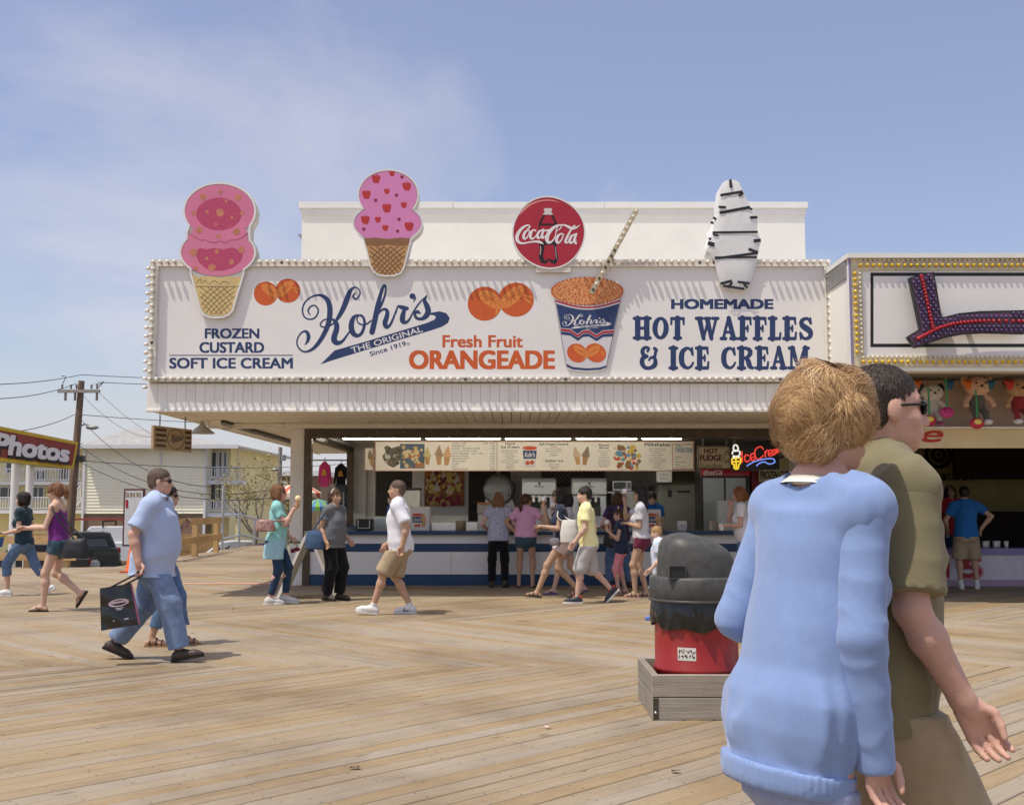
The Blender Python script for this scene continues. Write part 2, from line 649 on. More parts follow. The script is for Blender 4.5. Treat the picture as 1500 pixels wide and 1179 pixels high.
	# stains of the whole deck (spills), in world space
	n4 = N('ShaderNodeTexNoise'); n4.inputs['Scale'].default_value = 0.55; n4.inputs['Detail'].default_value = 6; n4.inputs['Roughness'].default_value = 0.65
	L(ge.outputs['Position'], n4.inputs['Vector'])
	c4 = N('ShaderNodeValToRGB')
	c4.color_ramp.elements[0].position = 0.34; c4.color_ramp.elements[0].color = (0.62,0.57,0.52,1)
	c4.color_ramp.elements[1].position = 0.55; c4.color_ramp.elements[1].color = (1,1,1,1)
	L(n4.outputs['Fac'], c4.inputs[0])
	ms = N('ShaderNodeMix'); ms.data_type = 'RGBA'; ms.blend_type = 'MULTIPLY'; ms.inputs['Factor'].default_value = 0.8
	L(mk.outputs['Result'], ms.inputs['A']); L(c4.outputs[0], ms.inputs['B'])
	# nail heads, two at every joist
	sx_ = N('ShaderNodeSeparateXYZ'); L(tc.outputs['Object'], sx_.inputs[0])
	def mth(op, a, b=None):
		q = N('ShaderNodeMath'); q.operation = op
		if isinstance(a, float): q.inputs[0].default_value = a
		else: L(a, q.inputs[0])
		if b is not None:
			if isinstance(b, float): q.inputs[1].default_value = b
			else: L(b, q.inputs[1])
		return q.outputs[0]
	fx = mth('MULTIPLY', mth('ABSOLUTE', mth('SUBTRACT', mth('FRACT', mth('ADD', mth('DIVIDE', sx_.outputs['X'], 0.57), rf.outputs[0])),0.5)),0.57)
	fy = mth('ABSOLUTE', mth('SUBTRACT', mth('ABSOLUTE', sx_.outputs['Y']),0.044))
	dn = mth('SQRT', mth('ADD', mth('MULTIPLY', fx, fx), mth('MULTIPLY', fy, fy)))
	nr = N('ShaderNodeMapRange'); nr.inputs['From Min'].default_value = 0.0045; nr.inputs['From Max'].default_value = 0.0085; nr.inputs['To Min'].default_value = 0.25
	L(dn, nr.inputs['Value'])
	mn_ = N('ShaderNodeMix'); mn_.data_type = 'RGBA'; mn_.blend_type = 'MULTIPLY'; mn_.inputs['Factor'].default_value = 1.0 if name == 'weathered_decking' else 0.0
	L(ms.outputs['Result'], mn_.inputs['A']); L(nr.outputs[0], mn_.inputs['B'])
	ms = mn_
	hs = N('ShaderNodeHueSaturation')
	mv = N('ShaderNodeMapRange'); mv.inputs['To Min'].default_value = 0.92; mv.inputs['To Max'].default_value = 1.06
	# now and then a plank that has gone dark
	r2 = mth('FRACT', mth('MULTIPLY', rf.outputs[0], 13.7))
	dk = N('ShaderNodeMapRange'); dk.inputs['From Min'].default_value = 0.86; dk.inputs['From Max'].default_value = 0.97; dk.inputs['To Min'].default_value = 1.0; dk.inputs['To Max'].default_value = 0.80
	L(r2, dk.inputs['Value'])
	L(rf.outputs[0], mv.inputs['Value']); L(mth('MULTIPLY', mv.outputs[0], dk.outputs[0]), hs.inputs['Value']); L(ms.outputs['Result'], hs.inputs['Color'])
	L(hs.outputs[0], b.inputs['Base Color'])
	rr = N('ShaderNodeMapRange'); rr.inputs['To Min'].default_value = 0.6; rr.inputs['To Max'].default_value = 0.92
	L(n1.outputs['Fac'], rr.inputs['Value']); L(rr.outputs[0], b.inputs['Roughness'])
	bp = N('ShaderNodeBump'); bp.inputs['Strength'].default_value = 0.55; bp.inputs['Distance'].default_value = 0.006
	L(n1.outputs['Fac'], bp.inputs['Height']); L(bp.outputs[0], b.inputs['Normal'])
	return m
DECK = wood_material('weathered_decking', (0.18,0.122,0.066),(0.352,0.256,0.143),(0.44,0.336,0.21),(0.35,0.30,0.24),1)
NEWWOOD = wood_material('new_lumber', (0.35,0.2,0.08),(0.58,0.38,0.16),(0.68,0.48,0.24),(0.55,0.38,0.2),2)
OLDWOOD = wood_material('grey_lumber', (0.2,0.17,0.14),(0.40,0.35,0.285),(0.54,0.48,0.40),(0.44,0.405,0.36),3)
DARKWOOD = mat('under_deck', (0.03,0.024,0.018),0.9)

deck = MB()
deck.bb(-40,40,-8,24.9,-0.35,-0.048)
deck.bb(-8.9,-3.7,24.9,38,-0.35,-0.048)
boardwalk = deck.build('boardwalk', DARKWOOD, base=(0,10,-0.35))
tag(boardwalk, kind='structure')

PW, GAP = 0.140,0.006
def plank_mesh(depth, sgn, w):
	"""plank at 45 degrees across a strip of the given depth, ends cut along the strip; local x along the grain"""
	# in strip frame: runs from (0,0) to (sgn*depth, depth)
	hw = w / 2*math.sqrt(2)
	b = 0.004
	pts = [(-hw, 0),(hw, 0),(sgn*depth + hw, depth),(sgn*depth - hw, depth)]
	a = R(45)*sgn if sgn > 0 else R(135)
	c, s = math.cos(-a), math.sin(-a)
	mid = (sgn*depth / 2, depth / 2)
	q = [((x - mid[0])*c - (y - mid[1])*s, (x - mid[0])*s + (y - mid[1])*c) for (x, y) in pts]
	cx = sum(p[0] for p in q) / 4; cy = sum(p[1] for p in q) / 4
	top = [(cx + (x - cx)*(1 - 2*b / 4), cy + (y - cy)*(1 - 2*b / w),0.0) for (x, y) in q]
	upper = [(x, y, -b) for (x, y) in q]
	low = [(x, y, -0.045) for (x, y) in q]
	vs = top + upper + low
	fs = [(0,1,2,3)]
	for o in (0,4):
		for i in range(4):
			j = (i + 1) % 4
			fs.append((o + i, o + 4 + i, o + 4 + j, o + j))
	# orientation so that the top faces up
	me = bpy.data.meshes.new('plank')
	v0, v1, v2 = Vector(vs[0]), Vector(vs[1]), Vector(vs[2])
	if (v1 - v0).cross(v2 - v1).z < 0:
		fs = [f[::-1] for f in fs]
	me.from_pydata(vs, [], fs)
	me.materials.append(DECK)
	return me, a, vs, fs
rp = random.Random(3)
def plank_zone(y0, y1, sgn, x0, x1, single):
	depth = y1 - y0 - 0.006
	step = (PW)*math.sqrt(2)
	me, a, vs, fs = plank_mesh(depth, sgn, PW - GAP)
	x = x0
	rest = MB()
	ca, sa = math.cos(a), math.sin(a)
	lo_hi = []
	while x < x1:
		cx, cy = x + sgn*depth / 2, y0 + depth / 2
		lo_hi.append((x, cx, cy))
		x += step
	for (x, cx, cy) in lo_hi:
		z = rp.uniform(-0.0025,0.0025)
		if single(x, cx):
			o = place(me, 'plank', (cx, cy, z), boardwalk, (0, rp.uniform(-0.0006,0.0006), a))
		else:
			rest.add([(p[0]*ca - p[1]*sa + cx, p[0]*sa + p[1]*ca + cy, p[2] + z) for p in vs], fs)
	if rest.v:
		# stored in the grain's own frame so that the grain runs along the planks
		rest.v = [(q[0]*ca + q[1]*sa, -q[0]*sa + q[1]*ca, q[2]) for q in rest.v]
		o = rest.build('planks_beyond', DECK, local=True)
		o.rotation_euler.z = a
		o.parent = boardwalk
		o.location = -boardwalk.location
		tag(o, kind='stuff')
Z1, Z2, Z3, Z4 = 4.6,9.75,13.5,17.25
plank_zone(-7.9,4.6,-1,-14,24, lambda x, cx: False)
plank_zone(Z1, Z2,1,-14,10, lambda x, cx: -6.9 < cx < 6.9)
plank_zone(Z2, Z3,-1,-12,20, lambda x, cx: -8.2 < cx < 8.2)
plank_zone(Z3, Z4,1,-24,16, lambda x, cx: -9.2 < cx < 9.0)
plank_zone(Z4,24.9,-1,-18,34, lambda x, cx: False)
# side leg of the deck: boards laid across
mb = MB()
y = 24.95
while y < 37.9:
	mb.bb(-8.9,-3.75, y, y + 0.14,-0.045, rp.uniform(-0.002,0.002))
	y += 0.15
o = mb.build('cross_planks', DECK, boardwalk)
tag(o, kind='stuff')
# ramp down to the road
mb = MB()
for k in range(40):
	y = 38.0 + k*0.2; z = -k*0.2*0.205
	mb.add([(-8.9, y, z),(-3.75, y, z),(-3.75, y + 0.19, z - 0.039),(-8.9, y + 0.19, z - 0.039)], [(0,1,2,3)])
o = mb.build('ramp', DECK, boardwalk)
tag(o, kind='stuff')
# worn painted threshold strip across the deck's joint
strip = MB()
a, b_ = G(248,853), G(428,852)
strip.bb(a.x, -6.1,19.55,19.72,-0.0,0.012)
strip.bb(-6.1,-3.95,19.55,19.72,-0.0,0.0121)
tag(strip.build('threshold_strip', mat('worn_red_paint', S(205,120,100),0.7, col2=S(214,190,165), scale=2.2, stretch=(1,6,1)), None), 'worn red and white metal strip across the planks beside the stand', 'threshold')

# litter on the deck
for i, (u, v) in enumerate([(340,892),(802,1066),(990,1130),(520,1125)]):
	p = G(u, v, 0.004)
	m_ = MB()
	pts = []
	for k in range(7):
		t = k / 7*6.283
		rr = rp.uniform(0.012,0.026)
		pts.append((p.x + rr*1.4*math.cos(t), p.y + rr*math.sin(t),0.006 + rp.uniform(0,0.012)))
	m_.add(pts + [(p.x, p.y, 0.012)], [(k, (k + 1) % 7,7) for k in range(7)])
	lab = ['tiny white paper scrap on the planks left of the striped counter', 'tiny pink paper scrap in the middle of the planks', 'tiny dark scrap on the planks near the lower edge below the bin', 'tiny dark scrap on the planks at the lower edge, left of centre'][i]
	tag(m_.build('litter', mat('litter_%d' % i, [S(245,240,238), S(230,190,190), S(60,50,45), S(50,42,38)][i], 0.7)), lab, 'litter', 'litter on the boardwalk')

# ================================================================== ICE CREAM STAND
YS = 16.4                       # plane of the big sign
YC = 19.3                       # counter front
WHITE = mat('white_paint', (0.82,0.79,0.73),0.55, var=0.05, scale=1.3, bump=0.12, bscale=14, dirt=0.18, dscale=0.9)
WHITE2 = mat('white_stucco', (0.86,0.83,0.76),0.75, var=0.04, scale=0.7, bump=0.35, bscale=5, dirt=0.10, dscale=0.6)
CREAM = mat('cream_soffit', (0.90,0.83,0.68),0.6, var=0.04, scale=2, dirt=0.1)
BROWN = mat('bronze_metal', (0.10,0.075,0.05),0.5, metal=0.4, var=0.2, dirt=0.3)
NAVY = flat('navy_paint', (38,70,106),0.45, dirt=0.08)
NAVYP = flat('navy_print', (44,62,104),0.45)
GREYM = mat('grey_metal', (0.35,0.35,0.34),0.4, metal=0.7, var=0.1)
STEEL = mat('steel', (0.62,0.62,0.6),0.28, metal=0.9, var=0.06)
BLACK = mat('black_plastic', (0.018,0.018,0.018),0.45)
XL, XR = P(219,470, YS).x, P(1217,470, YS).x
ZT = P(750,381, YS).z
ZFB = P(750,559, YS).z
ZF = P(750,602, YS).z
SOF = ZF + 0.03
stand = thing('ice_cream_stand', (0, YC, 0), 'white ice cream stand with blue striped counter under a deep canopy', 'building')
XW = P(425,700, YC).x          # outer face of the left column
XI = P(456,700, YC).x          # inner edge of the opening
XE = 5.35                       # right end of the stand
YB = 24.6                       # back wall of the serving room

# canopy roof and the sign box behind the sign
mb = MB()
mb.bb(XL + 0.01, XR - 0.01, YS + 0.10, YS + 0.55, ZF + 0.05, ZT - 0.01)
mb.build('sign_box', WHITE, stand)
mb = MB()
mb.bb(XL + 0.012, XR - 0.012, YS + 0.56,31, SOF + 0.03, SOF + 0.28)
mb.build('canopy_roof', WHITE, stand)
# soffit boards
MB().bb(XL + 0.07, XR - 0.02, YS + 0.12,30.9, SOF + 0.016, SOF + 0.028).build('soffit_gap_shade', mat('soffit_shade_tone', (0.12,0.1,0.08),0.8), stand)  # dark sheet added above so the gaps between boards look shaded
bm_ = MB(); bm_.bb(-0.0695,0.0695,0,14.3,-0.012,0.012)
first = bm_.build('soffit_board', CREAM, stand, local=True)
first.location = Vector((XL + 0.1, YS + 0.1, SOF)) - stand.location
x = XL + 0.25
while x < XR - 0.1:
	place(first.data, 'soffit_board', (x, YS + 0.1, SOF), stand)
	x += 0.15
mb = MB()
mb.bb(XL + 0.0, XL + 0.06, YS + 0.1,31, ZF + 0.005, SOF + 0.3)
mb.build('canopy_edge', CREAM, stand)
# cross beam under the soffit, at the shutter
mb = MB()
mb.bb(XW - 1.4, XE, YC - 0.22, YC - 0.04, SOF - 0.10, SOF - 0.014)
mb.build('soffit_beam', WHITE, stand)
mb = MB()
mb.tube([(XW - 1.0, YC - 0.3, SOF - 0.05),(XE, YC - 0.3, SOF - 0.05)], 0.012,6)
for k in range(14):
	mb.bb(XW - 0.9 + k*0.75, XW - 0.86 + k*0.75, YC - 0.315, YC - 0.22, SOF - 0.075, SOF - 0.03)
mb.build('conduit', CREAM, stand)
# fluorescent strip under the left canopy
mb = MB()
mb.bb(-5.02,-4.86,18.4,24.8, SOF - 0.10, SOF - 0.015)
mb.build('strip_light', WHITE, stand)
mb = MB()
mb.bb(-4.84,-4.80,18.4,24.8, SOF - 0.055, SOF - 0.016)
mb.build('painted_shadow_bar', BLACK, stand)  # black bar stands in for the shadow along the strip fixture
# round horn loudspeaker below the canopy edge
hp = P(305,632,18.6)
mb = MB()
mb.lathe([(0.02,0.2),(0.05,0.12),(0.2,0.0),(0.215,-0.02),(0.19,-0.01),(0.03,0.08)], (-5.25,18.7, SOF - 0.2),20)
mb.tube([(-5.25,18.7, SOF - 0.02),(-5.25,18.7, SOF - 0.1)], 0.03,8)
tag(mb.build('horn_speaker', mat('speaker_grey', (0.45,0.43,0.4),0.6)), 'round grey horn hanging under the left canopy edge', 'speaker')

# left column, side wall with its opening, back wall, right wall
mb = MB()
mb.bb(XW, XI - 0.13, YC, YC + 0.32,0, SOF - 0.015)
mb.build('column', WHITE, stand)
mb = MB()
for k in range(9):
	mb.sphere((XI - 0.17, YC - 0.002,0.2 + k*0.3),0.008,6,4)
	mb.sphere((XW + 0.03, YC - 0.002,0.2 + k*0.3),0.008,6,4)
tag(mb.build('column_screws', GREYM, stand), kind='stuff')
mb = MB()
mb.bb(XI - 0.128, XI, YC - 0.03, YC + 0.12,0, SOF - 0.14)
mb.build('shutter_track', BROWN, stand)
mb = MB()
hz = P(750,641, YC).z
mb.bb(XI - 0.128, XE, YC - 0.032, YC + 0.22, hz, SOF - 0.102)
mb.build('shutter_box', BROWN, stand)
mb = MB()
for k in range(20):
	mb.sphere((XI + 0.2 + k*0.47, YC - 0.036, hz + 0.1),0.012,6,4)
tag(mb.build('shutter_rivets', GREYM, stand), kind='stuff')
# side wall: parapet, header, jambs
SIDEZ = 2.58
mb = MB()
mb.bb(XI - 0.12, XI + 0.0, YC + 0.33, YB, 0.0,0.86)
mb.bb(XI - 0.12, XI + 0.0, YC + 0.33, YB, SIDEZ + 0.06, SOF - 0.015)
mb.bb(XI - 0.12, XI + 0.0, YB - 0.24, YB + 0.1,0.861, SIDEZ + 0.059)
mb.build('side_wall', WHITE, stand)
mb = MB()
mb.bb(XI - 0.13, XI + 0.015, YC + 0.33, YB - 0.24, SIDEZ - 0.05, SIDEZ + 0.05)
mb.bb(XI - 0.13, XI + 0.02, YB - 0.33, YB - 0.242,0.862, SIDEZ - 0.051)
mb.build('side_shutter_frame', BROWN, stand)
mb = MB()
mb.bb(XI - 0.2, XI + 0.45, YC + 0.45, YB - 0.34,0.87,0.92)
mb.build('side_counter_top', NAVY, stand)
# back wall with two dark openings
def u2x(u, Y): return P(u, 700, Y).x
mb = MB()
zb = lambda v: P(750, v, YB).z
op1 = (u2x(550, YB), u2x(604, YB), zb(756), zb(688))
op2 = (u2x(686, YB), u2x(748, YB), zb(775), zb(688))
mb.bb(XI, op1[0], YB, YB + 0.12,0,3.0)
mb.bb(op1[1], op2[0], YB, YB + 0.12,0,3.0)
mb.bb(op2[1], XE, YB, YB + 0.12,0,3.0)
for o_ in (op1, op2):
	mb.bb(o_[0], o_[1], YB, YB + 0.119,0, o_[2])
	mb.bb(o_[0], o_[1], YB, YB + 0.119, o_[3], 3.0)
mb.build('back_wall', mat('kitchen_wall', (0.78,0.74,0.67),0.6, var=0.06, scale=1, dirt=0.1), stand)
mb = MB()
for o_ in (op1, op2):
	w_ = 0.05
	for (a_, b2) in ((o_[0] - w_, o_[0]),(o_[1], o_[1] + w_)):
		m2 = MB(); m2.bb(a_, b2, YB - 0.02, YB - 0.002, o_[2], o_[3] + w_); m2.build('opening_trim', WHITE, stand)
mb = MB()
mb.bb(XI - 0.12, XE, YB + 0.13,27,2.9,3.0)
mb.bb(XI - 0.12, XE, 26.9,27,0,2.9)
mb.build('store_room', mat('store_wall', (0.07,0.065,0.06),0.8), stand)
mb = MB()
mb.bb(XE, XE + 0.12, YC, YB + 0.12,0, SOF - 0.015)
mb.build('right_wall', WHITE, stand)
mb = MB()
mb.bb(XI, XE, YC + 0.23, YB, SOF - 0.10, SOF - 0.016)
mb.build('ceiling', mat('kitchen_ceiling', (0.62,0.6,0.55),0.7, var=0.06), stand)
mb = MB()
mb.bb(XI, XE, YC + 0.02, YB, 0.004,0.03)
mb.build('kitchen_floor', mat('floor_tile', (0.25,0.23,0.21),0.5, var=0.2), stand)
# pilasters on the back wall left
mb = MB()
mb.bb(u2x(519, YB), u2x(537, YB), YB - 0.10, YB - 0.003,0,2.6)
mb.bb(u2x(606, YB), u2x(622, YB), YB - 0.06, YB - 0.003,0,2.6)
mb.build('pilaster', WHITE, stand)

# striped counter
zc = lambda v: P(750, v, YC).z
XCR = XE
WHITEC = mat('counter_white', (0.86,0.84,0.81),0.4, var=0.04, scale=1.2, dirt=0.10, dscale=1.2)
MB().bb(XI, XCR, YC, YC + 0.5, zc(796), zc(783)).build('white_band', WHITEC, stand)
MB().bb(XI, XCR, YC - 0.003, YC + 0.5, zc(808), zc(796) - 0.001).build('blue_band', NAVY, stand)
MB().bb(XI, XCR, YC, YC + 0.5, zc(841), zc(808) - 0.001).build('white_band', WHITEC, stand)
MB().bb(XI, XCR, YC - 0.006, YC + 0.5,0.0, zc(841) - 0.001).build('blue_base', NAVY, stand)
CT = zc(778)
MB().bev(XI - 0.02, XCR, YC - 0.12, YC + 0.62, zc(783) + 0.001, CT, 0.008).build('counter_top', NAVY, stand)
# panel joints of the counter front
mb = MB()
for k in range(1,7):
	MB().bb(XI + k*1.22, XI + k*1.22 + 0.006, YC - 0.0025, YC - 0.001, zc(841), zc(808) - 0.002).build('panel_joint', GREYM, stand)

# tall white block behind, with coping
YT = 25.8
bx0, bx1 = P(442,340, YT).x, P(1179,340, YT).x
bzt = P(750,297, YT).z
block = thing('white_block', ((bx0 + bx1) / 2, YT, 3), 'tall plain white upper storey rising behind the big sign', 'building')
MB().bb(bx0, bx1, YT, 36,3.1, bzt - 0.14).build('wall', WHITE2, block)
COP = mat('coping_white', (0.8,0.78,0.74),0.5, var=0.04, dirt=0.1)
xs_ = [bx0 - 0.07, bx0 + 3.6, bx0 + 7.2, bx1 + 0.07]
for a_, b2 in zip(xs_[:-1], xs_[1:]):
	MB().bb(a_ + 0.004, b2 - 0.004, YT - 0.08,36.1, bzt - 0.15, bzt + rp.uniform(-0.006,0.006)).build('coping', COP, block)
MB().bb(bx0 - 0.03, bx1 + 0.03, YT - 0.035, YT - 0.001, bzt - 0.30, bzt - 0.152).build('drip_board', COP, block)
mb = MB()
p_ = P(437,345, YT)
mb.add([(bx0, YT + 0.3, p_.z + 0.12),(bx0 - 0.16, YT + 0.3, p_.z + 0.1),(bx0, YT + 0.3, p_.z - 0.1),(bx0, YT + 0.7, p_.z + 0.12),(bx0 - 0.16, YT + 0.7, p_.z + 0.1),(bx0, YT + 0.7, p_.z - 0.1)],
	   [(0,1,2),(5,4,3),(0,3,4,1),(1,4,5,2)])
mb.build('scupper', GREYM, block)

# lower fascia of vertical panels
FASC = mat('fascia_white', (0.84,0.81,0.76),0.5, var=0.04, scale=2, dirt=0.15, dscale=1.2, rand=0.03)
px_ = (XR - XL) / 72
bm_ = MB(); bm_.bev(-px_ / 2 + 0.0015, px_ / 2 - 0.0015,-0.02,0.03,0, ZFB - ZF - 0.06,0.003)
f0 = bm_.build('fascia_panel', FASC, stand, local=True)
f0.location = Vector((XL + px_ / 2, YS + 0.05, ZF + 0.03)) - stand.location
for k in range(1,72):
	place(f0.data, 'fascia_panel', (XL + px_*(k + 0.5), YS + 0.05 + rp.uniform(-0.003,0.003), ZF + 0.03), stand)
MB().bev(XL - 0.02, XR + 0.02, YS - 0.0, YS + 0.099, ZF - 0.012, ZF + 0.028,0.006).build('fascia_trim', WHITE, stand)
# return of the fascia on the left
mb = MB()
mb.bb(XL - 0.035, XL - 0.002, YS + 0.1, YS + 1.0, ZF + 0.02, ZT - 0.02)
mb.build('return_panel', FASC, stand)

# ------------------------------------------------------------------ big sign
sign = thing('marquee_sign', ((XL + XR) / 2, YS, ZFB), 'long white sign of the stand edged with light bulbs, lettered in navy and orange', 'sign')
SIGNW = mat('sign_face', (0.83,0.80,0.77),0.42, var=0.03, scale=0.8, bump=0.10, bscale=1.1, dirt=0.05, dscale=0.7)
FRAME = mat('sign_frame', (0.74,0.69,0.6),0.5, var=0.08, scale=4, dirt=0.35, dscale=3)
mb = MB()
nx_, nz_ = 60,12
fx0, fx1, fz0, fz1 = P(230,470, YS).x, P(1209,470, YS).x, P(750,553, YS).z, P(750,390, YS).z
mb.bb(fx0, fx1, YS, YS + 0.098, fz0, fz1)
mb.build('face_panel', SIGNW, sign)
fr = 0.042
MB().bb(XL, XR, YS - fr, YS + 0.097, fz1 + 0.001, ZT).build('top_rail', FRAME, sign)
MB().bb(XL, XR, YS - fr, YS + 0.097, ZFB, fz0 - 0.001).build('bottom_rail', FRAME, sign)
MB().bb(XL, fx0 - 0.001, YS - fr, YS + 0.097, fz0, fz1).build('side_rail', FRAME, sign)
MB().bb(fx1 + 0.001, XR, YS - fr, YS + 0.097, fz0, fz1).build('side_rail', FRAME, sign)
mb = MB(); mb.bb(fx0 - 0.03, fx1 + 0.03, YS - fr - 0.008, YS - fr - 0.001, fz1 - 0.012, fz1 + 0.012); mb.bb(fx0 - 0.03, fx1 + 0.03, YS - fr - 0.008, YS - fr - 0.001, fz0 - 0.012, fz0 + 0.012)
mb.bb(fx0 - 0.01, fx0 + 0.012, YS - fr - 0.007, YS - fr - 0.001, fz0 + 0.02, fz1 - 0.02); mb.bb(fx1 - 0.012, fx1 + 0.01, YS - fr - 0.007, YS - fr - 0.001, fz0 + 0.02, fz1 - 0.02)
mb.build('retainer_trim', WHITE, sign)
# bulbs: a globe on a short dark socket, pointing out of the rail
BULB = mat('bulb_glass', (0.82,0.77,0.66),0.18, var=0.0, spec=0.6, coat=0.4)
SOCK = mat('bulb_socket', (0.10,0.075,0.045),0.6, metal=0.3)
def bulb_mesh(name, material, r=0.030, out=0.062):
	m_ = MB()
	m_.lathe([(0.0005,-out - r),(r*0.5,-out - r*0.87),(r*0.87,-out - r*0.5),(r, -out),(r*0.9,-out + r*0.45),(r*0.55,-out + r*0.85)], (0,0,0),10, 'y')
	m_.lathe([(r*0.56,-out + r*0.8),(r*0.6,0.0)], (0,0,0),8, 'y')
	me = bpy.data.meshes.new(name)
	me.from_pydata(m_.v, [], m_.f)
	me.polygons.foreach_set('use_smooth', [True]*len(m_.f))
	me.materials.append(material)
	me.materials.append(SOCK)
	mi = [0]*(5*10) + [1]*8
	me.polygons.foreach_set('material_index', mi)
	return me
BM = bulb_mesh('light_bulb', BULB)
sm_ = MB(); sm_.lathe([(0.0,-0.012),(0.02,-0.012),(0.024,0.0)], (0,0,0),8, 'y')
DEAD = bpy.data.meshes.new('empty_socket'); DEAD.from_pydata(sm_.v, [], sm_.f); DEAD.materials.append(SOCK)
rb = random.Random(11)
def bulbs(parent, a, b, pitch, mesh, dead=None, pdead=0.06, rot=(0,0,0), skip=None, name='light_bulb'):
	a, b = Vector(a), Vector(b)
	n = max(1, round((b - a).length / pitch))
	for k in range(n + 1):
		p = a.lerp(b, k / n)
		if skip and skip(p):
			continue
		if dead is not None and rb.random() < pdead:
			place(dead, 'empty_socket', p, parent, rot)
		else:
			j = 0.06
			place(mesh, name, p, parent, (rot[0] + rb.uniform(-j, j), rot[1], rot[2] + rb.uniform(-j, j)))
yb_ = YS - fr
zt_, zb_ = (fz1 + ZT) / 2,(fz0 + ZFB) / 2
xl_, xr_ = (XL + fx0) / 2,(XR + fx1) / 2
hid = [(XU(a_, YS, 385), XU(b2, YS, 385)) for a_, b2 in ((262,373),(537,603),(770,842),(1047,1108))]
bulbs(sign, (xl_, yb_, zt_),(xr_, yb_, zt_),0.107, BM, DEAD, 0.03, skip=lambda p: any(a_ < p.x < b2 for a_, b2 in hid))
bulbs(sign, (xl_, yb_, zb_),(xr_, yb_, zb_),0.107, BM, DEAD, 0.13)
bulbs(sign, (xl_, yb_, zb_ + 0.11),(xl_, yb_, zt_ - 0.11),0.107, BM, DEAD, 0.03)
bulbs(sign, (xr_, yb_, zb_ + 0.11),(xr_, yb_, zt_ - 0.11),0.107, BM, DEAD, 0.03)
bulbs(sign, (XL - 0.036, YS + 0.15, zb_ - 0.1),(XL - 0.036, YS + 0.15, zt_ - 0.05),0.13, BM, None, 0, rot=(0,0, R(-90)))

# ---- lettering on the sign
SG = pix(YS)
KOHR = [
 [(185,325,8),(165,285,16),(188,245,15),(228,236,14),(258,280,15),(236,338,15),(185,362,15),(132,340,14),(113,280,15),(132,212,15),(190,160,15),(265,140,22),(325,165,38),(358,225,48),(364,305,50),(350,400,47),(308,500,42),(250,590,36),(190,643,26),(130,658,17),(84,630,15),(62,578,14),(76,520,14),(112,478,16),(148,474,26),(168,512,36),(160,560,28),(132,597,4)],
 [(597,118,10),(577,150,20),(600,178,18),(630,152,14),(640,110,13),(612,72,13),(578,74,20),(545,112,40),(515,190,50),(482,270,46),(440,345,34),(402,395,18),(352,424,14),(300,432,14),(276,408,14),(302,372,13),(350,358,13),(398,368,26),(424,404,44),(424,455,50),(404,520,52),(406,560,54),(438,578,42),(480,560,26),(520,508,18),(548,468,14)],
 [(660,338,14),(620,322,16),(582,345,36),(562,400,48),(564,460,52),(592,504,42),(632,508,30),(664,470,28),(682,400,26),(670,345,22),(640,322,16),(612,352,13),(622,390,13),(657,410,15),(702,403,16),(742,372,14)],
 [(750,478,52),(772,385,50),(800,250,48),(826,140,34),(848,72,26),(866,52,24),(876,90,16),(862,160,20),(830,240,22),(795,312,16),(788,338,14),(830,284,18),(868,268,26),(890,294,36),(884,340,42),(868,395,46),(882,432,36),(915,412,24),(945,350,19),(975,270,15)],
 [(972,300,12),(985,245,18),(1022,252,38),(1070,262,34)],
 [(1050,262,30),(1032,325,46),(1030,372,50),(1056,390,32),(1092,362,19),(1130,290,15),(1182,214,15),(1252,142,8)],
 [(1252,150,6),(1232,190,34),(1250,235,48),(1264,285,52),(1244,332,48),(1200,358,30),(1156,348,28),(1142,312,26),(1165,292,32),(1188,306,16)],
 [(1140,160,22),(1142,176,18),(1126,206,3)],
]
SWOOSH = [(275,775),(340,712),(408,645),(700,562),(1000,470),(1250,395),(1315,368),(1335,345),(1322,326),(1268,318),(1292,300),(1370,288),(1430,305),(1462,350),(1446,394),(1390,430),(1300,460),(1000,550),(700,640),(360,745)]
def kohrs(fm, ink, under, parent, part='script_lettering', extra=True):
	m_ = MB()
	for s_ in KOHR:
		ribbon(m_, s_, fm, 0.004)
	blob(m_, 1120,150,28,27, fm, 0.004)
	poly(m_, SWOOSH, fm, 0.0025)
	m_.build(part, ink, parent)
	if extra:
		m_ = MB()
		text_rot(m_, 'THE ORIGINAL', (568,672),(1216,474),52, fm, 0.009, bold=0.02)
		m_.build('banner_lettering', under, parent)
		m_ = MB()
		text_rot(m_, 'Since 1919', (738,700),(1064,600),42, fm, 0.005, bold=0.02)
		text_rot(m_, '®', (1072,606),(1100,597),28, fm, 0.005)
		m_.build('since_lettering', ink, parent)
WPRINT = flat('white_print', (225,220,222),0.45)
kohrs(zoomed(SG, 425,410,6.25), NAVYP, WPRINT, sign)
m_ = MB()
text(m_, 'FROZEN', (300,481,380,496), SG, bold=0.05)
text(m_, 'CUSTARD', (292,501,387,517), SG, bold=0.05)
text(m_, 'SOFT ICE CREAM', (248,524,429,540), SG, bold=0.05)
ribbon(m_, [(248,520.5,1.3),(429,520.5,1.3)], SG, 0.003, caps=False)
m_.build('custard_lettering', NAVYP, sign)
ORP = flat('orange_print', (206,94,42),0.5)
ORP2 = flat('orange_pulp', (226,140,66),0.5)
m_ = MB()
text(m_, 'Fresh Fruit', (648,491,766,509), SG, bold=0.045)
text(m_, 'ORANGEADE', (599,513,813,541), SG, bold=0.06)
m_.build('orangeade_lettering', ORP, sign)
m_ = MB()
text(m_, 'HOMEMADE', (983,438,1133,453), SG, bold=0.09)
m_.build('homemade_lettering', NAVYP, sign)

